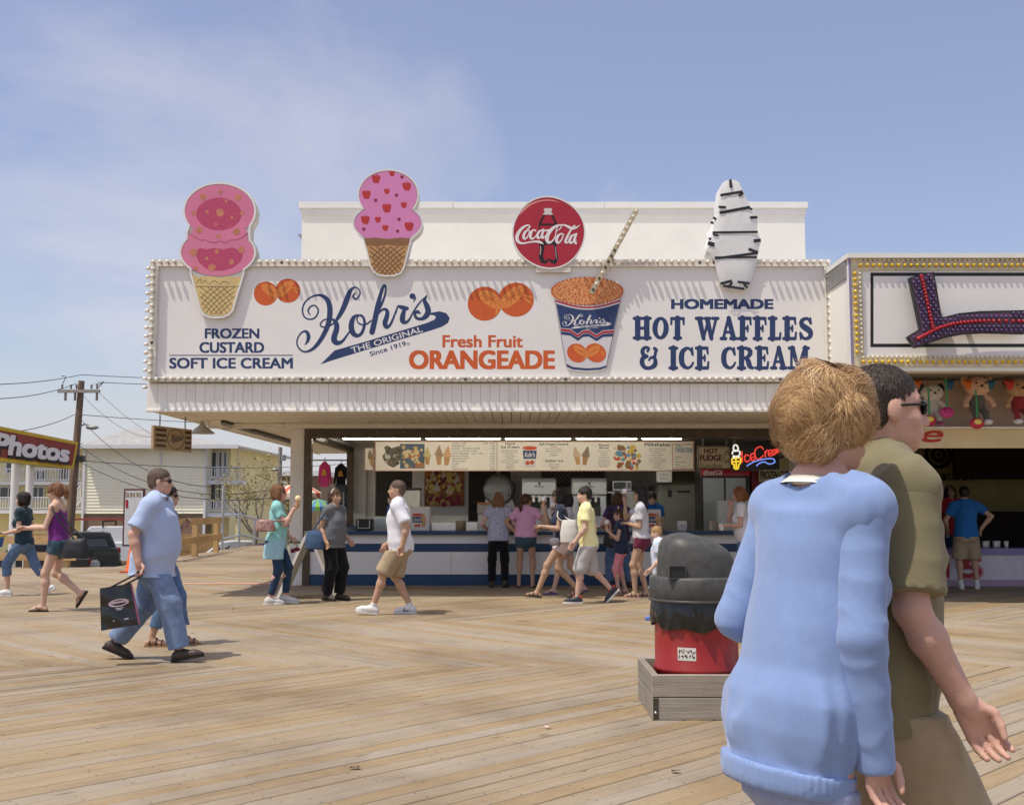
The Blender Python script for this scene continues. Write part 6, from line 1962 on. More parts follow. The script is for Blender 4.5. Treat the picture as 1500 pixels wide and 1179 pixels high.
# ---- cars
def car(name, label, X, Y, yaw, L, W, H, paint, kind='suv', group='cars parked on the street'):
	"""side profile lofted across the width; local x forward"""
	t = thing(name, (X, Y, GZ), label, 'car', group, rz=R(yaw))
	pm = mat('car_' + name + label[:12].replace(' ', '_'), paint, 0.3, var=0.02, coat=0.6, spec=0.5)
	h0 = 0.34*1
	hood, belt = 0.58*H, 0.60*H
	if kind == 'suv':
		low = [(-L / 2,0.45),(-L / 2 + 0.02,0.9),(-L / 2 + 0.15, belt),(L*0.20, belt),(L / 2 - 0.25, belt - 0.1),(L / 2 - 0.03,0.8),(L / 2,0.45),(L / 2 - 0.1,0.28),(-L / 2 + 0.1,0.28)]
		top = [(-L / 2 + 0.16, belt),(-L / 2 + 0.45, H - 0.06),(-L / 2 + 0.8, H),(L*0.02, H - 0.02),(L*0.09, H - 0.1),(L*0.23, belt)]
	elif kind == 'van':
		low = [(-L / 2,0.4),(-L / 2, belt),(L*0.34, belt),(L / 2 - 0.2, belt - 0.15),(L / 2,0.8),(L / 2,0.4),(L / 2 - 0.1,0.28),(-L / 2 + 0.1,0.28)]
		top = [(-L / 2 + 0.01, belt),(-L / 2 + 0.08, H),(L*0.18, H),(L*0.36, belt)]
	else:
		low = [(-L / 2,0.45),(-L / 2 + 0.05, belt),(-L*0.28, belt + 0.02),(L*0.2, belt),(L / 2 - 0.2, belt - 0.1),(L / 2,0.6),(L / 2,0.4),(L / 2 - 0.1,0.24),(-L / 2 + 0.1,0.24)]
		top = [(-L*0.34, belt + 0.01),(-L*0.2, H - 0.03),(-L*0.02, H),(L*0.08, H - 0.05),(L*0.24, belt)]
	def slab(pl, stations):
		m_ = MB()
		n = len(pl)
		vs = []
		for (y, inset) in stations:
			cx = sum(p[0] for p in pl) / n
			zmin = min(p[1] for p in pl)
			for (x, z) in pl:
				vs.append((x - math.copysign(min(abs(x - cx), inset*0.6), x - cx), y, z - inset*0.35*(z > zmin + 0.05)))
		fs = []
		for s in range(len(stations) - 1):
			for k in range(n):
				fs.append((s*n + k, s*n + (k + 1) % n, (s + 1)*n + (k + 1) % n, (s + 1)*n + k))
		fs += [tuple(range(n))[::-1], tuple(range((len(stations) - 1)*n, len(stations)*n))]
		m_.add(vs, fs)
		return m_
	slab(low, [(-W / 2,0.08),(-W / 2 + 0.06,0.0),(W / 2 - 0.06,0.0),(W / 2,0.08)]).build('body', pm, t, local=True)
	slab(top, [(-W / 2 + 0.16,0.1),(-W / 2 + 0.24,0.0),(W / 2 - 0.24,0.0),(W / 2 - 0.16,0.1)]).build('roof', pm, t, local=True)
	gl = mat('car_glass', (0.02,0.025,0.03),0.05, var=0, spec=0.7)
	zb2, zt2 = belt + 0.05, H - 0.14
	xs2 = [p[0] for p in top]
	for s in (-1,1):
		y = s*(W / 2 - 0.145)
		for (f0, f1) in ((0.1,0.36),(0.40,0.66),(0.70,0.9)):
			a0 = min(xs2) + (max(xs2) - min(xs2))*f0; a1 = min(xs2) + (max(xs2) - min(xs2))*f1
			if kind == 'van' and f0 < 0.6: continue
			m_ = MB(); sl0 = 0.22 if f0 < 0.2 else 0; sl1 = 0.3 if f1 > 0.8 else 0
			m_.add([(a0 + 0, y + s*0.012, zb2),(a1, y + s*0.012, zb2),(a1 - sl1, y - s*0.03, zt2),(a0 + sl0, y - s*0.03, zt2)], [(0,1,2,3)]); m_.build('side_window', gl, t, local=True)
		for xw in (-L*0.29, L*0.31):
			m_ = MB(); m_.lathe([(0.0001, s*0.02),(0.2, s*0.03),(0.34, s*0.02),(0.36,0),(0.36,-s*0.2),(0.0001,-s*0.2)], (xw, s*(W / 2 - 0.02),0.36),20, 'y'); w = m_.build('wheel', BLACK, t, local=True)
			MB().lathe([(0.0001, s*0.045),(0.22, s*0.035),(0.23, s*0.024)], (xw, s*(W / 2 - 0.02),0.36),10, 'y', smooth=False).build('rim', STEEL, w, local=True)
		MB().bb(-L / 2 - 0.01,-L / 2 + 0.12, s*(W / 2 - 0.28), s*(W / 2 - 0.03), belt - 0.22, belt - 0.04).build('tail_light', flat('tail_red', (150,20,24),0.2), t, local=True)
		MB().bb(L / 2 - 0.2, L / 2 + 0.005, s*(W / 2 - 0.42), s*(W / 2 - 0.05), belt - 0.34, belt - 0.2).build('headlight', mat('lamp_clear', (0.7,0.7,0.7),0.1), t, local=True)
	m_ = MB(); a0 = top[0]; a1 = top[1]
	m_.add([(a0[0] - 0.012 + 0.06,-W / 2 + 0.3, zb2),(a0[0] - 0.012 + 0.06, W / 2 - 0.3, zb2),(a1[0] - 0.03, W / 2 - 0.38, zt2),(a1[0] - 0.03,-W / 2 + 0.38, zt2)], [(0,1,2,3)]); m_.build('rear_window', gl, t, local=True)
	MB().bb(-L / 2 - 0.03,-L / 2 - 0.002,-0.26,0.26,0.62,0.76).build('number_plate', mat('plate', (0.6,0.58,0.4),0.5), t, local=True)
	MB().bb(-L / 2 - 0.04,-L / 2 + 0.05,-W / 2 + 0.1, W / 2 - 0.1,0.36,0.52).build('rear_bumper', BLACK, t, local=True)
	return t
c = P(118,0,51)
car('parked_car', 'dark green grey sport utility car parked beyond the deck rail at left', XU(92,50),50.0,200,5.0,1.95,1.82,(0.022,0.028,0.028), 'suv')
car('parked_car', 'black car with red tail light left of the dark sport utility car', XU(40,44),44,202,4.8,1.85,1.5,(0.015,0.016,0.018), 'sedan')
van = car('parked_van', 'white work van with red ladders on its rack beyond the deck', XU(170,55.6),55.6,178,5.2,1.95,1.95,(0.68,0.68,0.68), 'van')
for k in range(2):
	m_ = MB(); m_.bb(-2.9,2.4,-0.6 + k*0.8,-0.54 + k*0.8,2.25,2.33); m_.bb(-2.9,2.4,-0.2 + k*0.8,-0.14 + k*0.8,2.25,2.33)
	for j in range(12):
		m_.bb(-2.7 + j*0.44,-2.66 + j*0.44,-0.6 + k*0.8,-0.14 + k*0.8,2.27,2.31)
	m_.build('ladder', mat('ladder_red', (0.34,0.06,0.04),0.5), van, local=True)
for xx in (-1.8,0.3):
	MB().bb(xx - 0.03, xx + 0.03,-0.85,0.85,2.17,2.24).bb(xx - 0.03, xx + 0.03,-0.84,-0.78,1.9,2.169).bb(xx - 0.03, xx + 0.03,0.78,0.84,1.9,2.169).build('roof_rack', BLACK, van, local=True)
car('parked_car', 'silver car behind the wooden rail seen through the metal barrier', XU(338,48),48,194,4.6,1.8,1.5,(0.55,0.56,0.58), 'sedan')
car('parked_car', 'dark car with bright red tail lights beside the thin tree', XU(374,46),46,84,4.6,1.8,1.5,(0.02,0.02,0.022), 'sedan')

# ---- timber rail at the deck edge
def post_rail(name, label, posts, rails, pw=0.14, h=0.95):
	t = thing(name, ((posts[0].x + posts[-1].x) / 2,(posts[0].y + posts[-1].y) / 2,0), label, 'railing')
	for p in posts:
		MB().bb(p.x - pw / 2, p.x + pw / 2, p.y - pw / 2, p.y + pw / 2,0, h).build('post', NEWWOOD, t)
	a, b = posts[0], posts[-1]
	d = (b - a).normalized()
	for z in rails:
		m_ = MB(); p0, p1 = a - d*0.5, b + d*0.25
		n = Vector((d.y, -d.x, 0))*0.02
		off = Vector((d.y, -d.x, 0))*(pw / 2 + 0.022)
		vs = [p0 + off - n, p1 + off - n, p1 + off + n, p0 + off + n]
		m_.add([(q.x, q.y, z) for q in vs] + [(q.x, q.y, z + 0.18) for q in vs], [(0,1,5,4),(1,2,6,5),(2,3,7,6),(3,0,4,7),(4,5,6,7),(3,2,1,0)]); m_.build('rail', NEWWOOD, t)
	return t
post_rail('timber_railing', 'new yellow timber railing beside the side deck', [G(247,822), G(285,815), G(316,809)], (0.36,0.84))
post_rail('timber_railing', 'new timber railing behind the woman in the purple top', [Vector((XU(-20,24.7),24.7,0)), Vector((XU(44,24.7),24.7,0)), Vector((XU(100,24.7),24.7,0))], (0.16,0.52), h=0.75)
# galvanised barrier
gt = thing('metal_barrier', G(350,800), 'galvanised pipe barrier at the end of the side deck', 'barrier')
gp = [G(325,806), G(350,800), G(372,797)]
GALV = mat('galvanised', (0.5,0.51,0.52),0.4, metal=0.7, var=0.1)
tops = [P(326,668 + 52, gp[0].y).z, 1.15,1.1]
for p, h in zip(gp, (1.95,1.1,0.9)):
	MB().tube([(p.x, p.y, 0),(p.x, p.y, h)], 0.045,8).build('post', GALV, gt)
for z in (0.35,1.05):
	MB().tube([(gp[0].x, gp[0].y, z),(gp[1].x, gp[1].y, z)], 0.035,8).build('rail', GALV, gt)
MB().tube([(gp[1].x, gp[1].y, 1.05),(gp[2].x + 1.5, gp[2].y + 3,0.2)], 0.035,8).build('sloping_rail', GALV, gt)
MB().tube([(gp[1].x, gp[1].y, 0.4),(gp[2].x + 1.5, gp[2].y + 3,-0.4)], 0.035,8).build('sloping_rail', GALV, gt)

# ---- pole with crossarm and wires
YPOLE = 46.0
pl = thing('utility_pole', (XU(99, YPOLE), YPOLE, GZ), 'leaning brown wooden utility pole with crossarm at left', 'pole')
POLE = mat('pole_wood', (0.20,0.13,0.085),0.85, var=0.3, scale=2, stretch=(6,6,0.6), bump=0.4, bscale=20)
pt, pbm = P(119.5,558, YPOLE), P(99,770, YPOLE)
pbm.z = GZ
MB().tube([pbm, pbm.lerp(pt, 0.5), pt], [0.20,0.165,0.125], 12).build('pole_shaft', POLE, pl)
a, b = P(85,572, YPOLE - 0.2), P(146,574, YPOLE - 0.2)
MB().box((a + b) / 2,((b - a).length, 0.12,0.13)).build('crossarm', mat('arm_wood', (0.34,0.3,0.26),0.8, var=0.2), pl)
for u in (91,104,112,134,142):
	p = P(u, 570, YPOLE - 0.2); MB().lathe([(0.02,0),(0.05,0.06),(0.03,0.1),(0.06,0.16),(0.02,0.2)], (p.x, p.y, p.z),8).build('insulator', mat('insulator', (0.2,0.16,0.14),0.3), pl)
for u in (96,110,142):
	p = P(u, 578, YPOLE - 0.2); MB().tube([(p.x, p.y, p.z + 0.1),(p.x, p.y, p.z - 0.25)], 0.05,6).build('cutout_fuse', mat('insulator', (0.2,0.16,0.14),0.3), pl)
m_ = MB(); p0 = P(115,628, YPOLE); m_.tube(catmull([tuple(p0), tuple(P(122,622, YPOLE - 0.2)), tuple(P(130,622, YPOLE - 0.3)), tuple(P(134,625, YPOLE - 0.3))], 5),0.035,6); m_.build('lamp_arm', GREYM, pl)
m_ = MB(); p0 = P(135,626, YPOLE - 0.3); m_.sphere(p0,0.22,12,6,(1.3,0.7,0.45)); m_.build('lamp_head', mat('lamp_grey', (0.4,0.4,0.38),0.5), pl)
p0 = P(117,672, YPOLE - 0.2); MB().bb(p0.x - 0.2, p0.x + 0.2, p0.y - 0.15, p0.y + 0.1, p0.z - 0.13, p0.z + 0.13).build('junction_box', BLACK, pl)
WIRE = mat('wire_black', (0.03,0.03,0.03),0.6)
def wire(pts, sag=0.0, r=0.016):
	a, b = pts
	q = []
	for k in range(15):
		s = k / 14
		p = a.lerp(b, s); p.z -= sag*4*s*(1 - s)
		q.append(p)
	m_ = MB(); m_.tube(q, r, 4, caps=False); return m_
wl = [(P(119,549, YPOLE), P(520,546,75),0.3, 'highest wire running right from the pole top'),(P(119,549, YPOLE), P(-120,560,30),0.2, 'highest wire running left from the pole top'),
	  (P(143,560, YPOLE), P(520,562,80),0.2, 'second wire running right behind the sign'),(P(112,562, YPOLE), P(-100,580,30),0.3, 'second wire running left from the crossarm'),
	  (P(110,607, YPOLE), P(-120,628,28),0.4, 'sagging wire running left below the crossarm'),(P(112,607, YPOLE), P(520,618,85),0.3, 'level wire running right below the crossarm'),
	  (P(114,610, YPOLE), P(330,713,40),0.8, 'steep wire falling right from the middle of the pole'),(P(112,650, YPOLE), P(420,712,40),1.0, 'upper sagging cable before the yellow house'),
	  (P(112,674, YPOLE), P(520,678,60),0.3, 'level black cable before the yellow house'),(P(112,674, YPOLE), P(420,726,38),0.7, 'lower sagging cable before the yellow house'),
	  (P(146,576, YPOLE), P(300,660,60),0.6, 'thin drop wire from the crossarm end to the house'),(P(122,580, YPOLE), P(230,640,60),0.5, 'thin drop wire from the pole to the roof')]
for (a, b, s, lab) in wl:
	tag(wire((a, b), s, 0.010 if 'thin' in lab else 0.014).build('overhead_wire', WIRE), lab, 'wire', 'overhead wires')
for (u0, v0, u1, v1, u2, v2) in ((96,552,92,562,91,570),(146,563,152,559,142,570)):
	MB().tube([P(u, v, YPOLE - 0.2) for (u, v) in catmull([(u0 - 6, v0 - 1),(u0, v0),(u1, v1),(u2, v2)], 5)], 0.016,4, caps=False).build('jumper_wire', WIRE, pl)
# second thin pole with lamps right of the tree
p2 = thing('lamp_pole', (XU(409,50),50, GZ), 'thin grey pole with transformer and floodlight left of the white column', 'pole')
x = XU(409,50)
MB().tube([(x, 50, GZ),(x, 50, P(0,655,50).z)], [0.12,0.09], 8).build('pole_shaft', mat('grey_pole', (0.3,0.26,0.22),0.8), p2)
q = P(416,671,50); MB().tube([(q.x, 49.9, q.z - 0.12),(q.x, 49.9, q.z + 0.14)], 0.11,10).build('transformer', GREYM, p2)
q = P(404,688,50); MB().sphere((q.x, 49.8, q.z),0.13,10,6,(1.4,1,0.6)).build('floodlight', GREYM, p2)
# ---- red photo sign
YR = 34.0
ps_ = thing('photo_sign', (XU(50, YR), YR, GZ), 'red sign with yellow edge and white outlined letters at the left edge', 'sign')
pA, pB = P(-18,660,30.5), P(113,660, YR)
d = Vector((pB.x - pA.x, pB.y - pA.y, 0))
def pm_(x, y, dd):
	"""x 0..1 along the sign, y 0 top 1 bottom"""
	X_ = pA.x + d.x*x; Y_ = pA.y + d.y*x
	top = P(pA.x, 0,1).z*0
	zt4 = 4.08 - 0.16*x*0
	zt_l = P(-18,621,30.5).z; zt_r = P(113,647, YR).z
	zb_l = P(-18,674,30.5).z; zb_r = P(107,687, YR).z
	z = (zt_l + (zt_r - zt_l)*x)*(1 - y) + (zb_l + (zb_r - zb_l)*x)*y
	n = Vector((d.y, -d.x, 0)).normalized()
	return Vector((X_ - y*0.12*(x > 0.9), Y_, z)) + n*dd
def quad_slab(m_, x0, x1, y0, y1, d0, d1, fm):
	c = [(x0, y0),(x1, y0),(x1, y1),(x0, y1)]
	m_.add([fm(x, y, d1) for x, y in c] + [fm(x, y, d0) for x, y in c], [(0,1,2,3),(7,6,5,4),(0,4,5,1),(1,5,6,2),(2,6,7,3),(3,7,4,0)])
m_ = MB(); quad_slab(m_, 0,1,0,1,-0.25,0.0, pm_); m_.build('sign_box', GREYM, ps_)
m_ = MB(); quad_slab(m_, 0.0,1,0.02,1.0,0.001,0.03, pm_); m_.build('yellow_edge', flat('sign_yellow', (206,176,48),0.5), ps_)
m_ = MB(); quad_slab(m_, 0.02,0.975,0.12,0.88,0.031,0.04, pm_); m_.build('red_face', flat('sign_red', (140,62,56),0.6, var=0.15, scale=3), ps_)
SHD = flat('sign_shadow', (44,40,36),0.6)
m_ = MB(); text(m_, 'Photos', (0.19,0.22,3.68,0.9), lambda x, y, q: pm_(x / 4.0, y, q),0.043, bold=0.12, shear=0.12); m_.build('lettering_shade', SHD, ps_)
m_ = MB(); text(m_, 'Photos', (0.16,0.19,3.56,0.80), lambda x, y, q: pm_(x / 4.0, y, q),0.056, bold=0.085, shear=0.12); m_.build('sign_lettering', flat('sign_white', (222,218,224),0.5), ps_)
for u in (18,40):
	x = XU(u, 32.5); MB().tube([(x, 32.6, GZ),(x, 32.6, P(0,676,32.6).z)], 0.11,10).build('sign_post', TRIM, ps_)
# ---- framed notice sign behind the man in blue
t = thing('notice_sign', (XU(195,40),40, GZ), 'tall white notice sign in a dark red frame behind the man in blue', 'sign')
a, b = P(179,800,40), P(212,716,40)
MB().bb(a.x, b.x, 40,40.1, a.z, b.z).build('frame', flat('notice_frame', (96,50,48),0.5), t)
MB().bb(a.x + 0.06, b.x - 0.06,39.98,39.999, a.z + 0.06, b.z - 0.06).build('panel', mat('notice_white', (0.7,0.69,0.68),0.5), t)
m_ = MB(); text(m_, 'SUN KI', (184,721,206,728), pix(39.98),0.03, bold=0.03); m_.build('top_lettering', flat('notice_gold', (150,120,60)), t)
m_ = MB(); text(m_, 'I', (184,732,188,744), pix(39.98),0.03, bold=0.06); m_.build('red_lettering', flat('notice_red', (176,40,60)), t)
MB().bb((a.x + b.x) / 2 - 0.1,(a.x + b.x) / 2 + 0.1,40.02,40.1, GZ, a.z).build('sign_post', BLACK, t)
# ---- young leafing tree
def tree(label, base, height, seed, leaf_col, spread=0.55, leaves=1100, trunk=0.13):
	rt = random.Random(seed)
	t = thing('young_tree', base, label, 'tree')
	tw_, lv = MB(), MB()
	tips = []
	def grow(p, dr, ln, r, lev):
		q = p
		pts, rs = [p], [r]
		for k in range(4):
			dr = (dr + Vector((rt.uniform(-1,1), rt.uniform(-1,1), rt.uniform(-0.3,0.6)))*0.2).normalized()
			q = q + dr*ln / 4
			pts.append(q); rs.append(r*(1 - 0.13*(k + 1)))
		tw_.tube(pts, rs, 6 if lev < 2 else 4, caps=False)
		if lev >= 2:
			tips.extend(pts[1:])
		if lev < 4:
			for k in range(4 if lev < 2 else 3):
				a = rt.uniform(0,6.283)
				nd = (dr*0.7 + Vector((math.cos(a), math.sin(a), rt.uniform(-0.1,0.5)))*spread*1.2).normalized()
				grow(pts[rt.choice((2,3,4))] if lev else pts[rt.choice((3,4))], nd, ln*rt.uniform(0.55,0.75), rs[-1]*0.7, lev + 1)
	grow(Vector(base), Vector((0.05,0,1)), height*0.42, trunk, 0)
	for k in range(leaves):
		c = rt.choice(tips) + Vector((rt.gauss(0,0.12), rt.gauss(0,0.12), rt.gauss(0,0.1)))
		a, b2 = Vector((rt.uniform(-1,1), rt.uniform(-1,1), rt.uniform(-1,1))).normalized(), Vector((rt.uniform(-1,1), rt.uniform(-1,1), rt.uniform(-1,1))).normalized()
		s = rt.uniform(0.03,0.075)
		lv.add([c + a*s, c + b2*s*0.6, c - a*s, c - b2*s*0.6], [(0,1,2,3)])
	tw_.build('trunk', mat('tree_bark', (0.16,0.12,0.09),0.9, var=0.2), t)
	tag(lv.build('crown', mat('tree_buds', leaf_col, 0.7, var=0.35, scale=0.8), t), kind='stuff')
tree('thin young tree with sparse yellow green buds left of the column', (XU(366,44),44, GZ),5.6,5,(0.36,0.29,0.10))
tree('second sparse budding tree right behind the thin young tree', (XU(405,50),50, GZ),4.6,8,(0.34,0.28,0.11), leaves=700)
# ---- umbrellas and clothes beyond the side opening
def umbrella(label, X, Y, z, r, c1, c2):
	t = thing('umbrella', (X, Y, 0), label, 'umbrella', 'striped umbrellas beyond the stand')
	n = 24
	for ci, col in ((0, c1),(1, c2)):
		m_ = MB()
		for k in range(n):
			if k % 2 != ci: continue
			a0, a1 = 2*math.pi*k / n, 2*math.pi*(k + 1) / n
			for (r0, h0, r1, h1) in ((0.02,0.42*r, r*0.5,0.30*r),(r*0.5,0.30*r, r, 0.0)):
				m_.add([(X + r0*math.cos(a0), Y + r0*math.sin(a0), z + h0),(X + r0*math.cos(a1), Y + r0*math.sin(a1), z + h0),(X + r1*math.cos(a1), Y + r1*math.sin(a1), z + h1),(X + r1*math.cos(a0), Y + r1*math.sin(a0), z + h1)], [(3,2,1,0)])
			m_.add([(X + r*math.cos(a0), Y + r*math.sin(a0), z),(X + r*math.cos(a1), Y + r*math.sin(a1), z),(X + r*math.cos(a1), Y + r*math.sin(a1), z - 0.12),(X + r*math.cos(a0), Y + r*math.sin(a0), z - 0.12)], [(0,1,2,3)])
		m_.build('canopy_stripes', flat('umb_%d_%d_%d' % col, col, 0.7), t)
	MB().tube([(X, Y, 0),(X, Y, z + 0.45*r)], 0.025,8).build('pole', TRIM, t)
p = P(436,722,33); umbrella('red and white striped umbrella beyond the white column', p.x, 33, p.z, 0.72,(206,90,66),(226,206,196))
p = P(466,742,31); umbrella('green and blue umbrella below the striped one', p.x, 31, p.z, 0.5,(120,176,80),(90,130,180))
def shirt_on_hanger(u0, v0, u1, v1, Y, col, label, hood=False, mark=None):
	a, b = P(u0, v1, Y), P(u1, v0, Y)
	w, h = b.x - a.x, b.z - a.z
	t = thing('hanging_shirt', ((a.x + b.x) / 2, Y, a.z), label, 'shirt', 'shirts hung for sale')
	pts = [(0.22,0),(0.78,0),(0.80,0.55),(0.9,0.1),(1.0,0.14),(0.88,0.82),(0.66,0.94),(0.58,1.0),(0.42,1.0),(0.34,0.94),(0.12,0.82),(0.0,0.14),(0.1,0.1),(0.2,0.55)]
	n = len(pts)
	m_ = MB()
	fr = [(a.x + x*w, Y - 0.05*math.sin(math.pi*x) - 0.02*math.sin(x*21), a.z + z*h) for x, z in pts]
	bk = [(p[0], Y + 0.08, p[2]) for p in fr]
	from mathutils.geometry import tessellate_polygon
	tri = tessellate_polygon([[Vector((p[0], p[2], 0)) for p in fr]])
	m_.add(fr + bk, [tuple(q) for q in tri] + [tuple(i + n for i in q[::-1]) for q in tri] + [(i, (i + 1) % n, n + (i + 1) % n, n + i) for i in range(n)])
	m_.build('garment', mat('garment_%d_%d_%d' % col, S(*col),0.9, var=0.1, scale=6), t)
	m_ = MB(); c0 = (a.x + b.x) / 2; m_.tube([(c0, Y + 0.02, b.z - 0.02),(c0, Y + 0.02, b.z + 0.1)], 0.01,5); m_.build('hanger_hook', GREYM, t)
	if mark:
		m_ = MB()
		for k in range(5):
			blob(m_, a.x + w*(0.4 + 0.05*k), a.z + h*(0.5 + 0.06*((k*2) % 4)), w*0.07, h*0.06, lambda x, z, d: Vector((x, Y - 0.08 - d, z)),0.0,8)
		m_.build('chest_print', flat('print_%d_%d_%d' % mark, mark, 0.7), t)
shirt_on_hanger(465,676,486,713,26.5,(214,70,130), 'bright pink hooded shirt hung for sale beyond the left opening', mark=(230,180,60))
shirt_on_hanger(488,679,511,713,26.5,(22,22,26), 'black shirt with colour print hung for sale beyond the left opening', mark=(200,140,60))
m_ = MB(); a, b = P(455,674,26.6), P(520,674,26.6); m_.tube([a, b], 0.02,6)
tag(m_.build('clothes_rail', GREYM), 'metal rail carrying the shirts beyond the left opening', 'rail')
# ---- traffic cone behind the man in blue
p = G(196,838)
tcn = thing('traffic_cone', p, 'orange traffic cone with white band behind the man in blue', 'cone')
MB().lathe([(0.18,0.03),(0.165,0.05),(0.09,0.55)], p, 20).lathe([(0.052,0.78),(0.03,0.95),(0.0001,0.96)], p, 20).build('cone_body', flat('cone_orange', (226,100,40),0.5), tcn)
MB().lathe([(0.09,0.55),(0.052,0.78)], p, 20).build('white_band', TRIM, tcn)
MB().bb(p.x - 0.22, p.x + 0.22, p.y - 0.22, p.y + 0.22,0.0,0.03).build('base', flat('cone_base', (180,80,40),0.6), tcn)
# ---- sandwich board near the column
pa_ = G(428,869);
sbx = thing('sandwich_board', (XU(468,17.3),17.3,0), 'white sandwich board standing open beside the left column', 'sign board')
zt5 = 0.72
xl5, xr5 = G(427,868).x, G(511,869).x
xm = (xl5 + xr5) / 2
for (xf, lab) in ((xl5, 'left'),(xr5, 'right')):
	m_ = MB()
	y0, y1 = 16.5,17.1
	dx = 0.035 if xf > xm else -0.035
	m_.add([(xf, y0,0),(xf, y1,0),(xm + dx, y1, zt5 + 0.25),(xm + dx, y0, zt5 + 0.25),(xf - dx*1.4, y0,0),(xf - dx*1.4, y1,0),(xm - dx*0.2, y1, zt5 + 0.25),(xm - dx*0.2, y0, zt5 + 0.25)],
		   [(0,1,2,3),(7,6,5,4),(0,4,5,1),(1,5,6,2),(2,6,7,3),(3,7,4,0)])
	m_.build('board_leaf', mat('board_white', (0.84,0.8,0.74),0.6, var=0.06, dirt=0.25, dscale=4), sbx)
MB().bb(xm - 0.05, xm + 0.05,16.48,17.12, zt5 + 0.251, zt5 + 0.275).build('hinge_bar', GREYM, sbx)
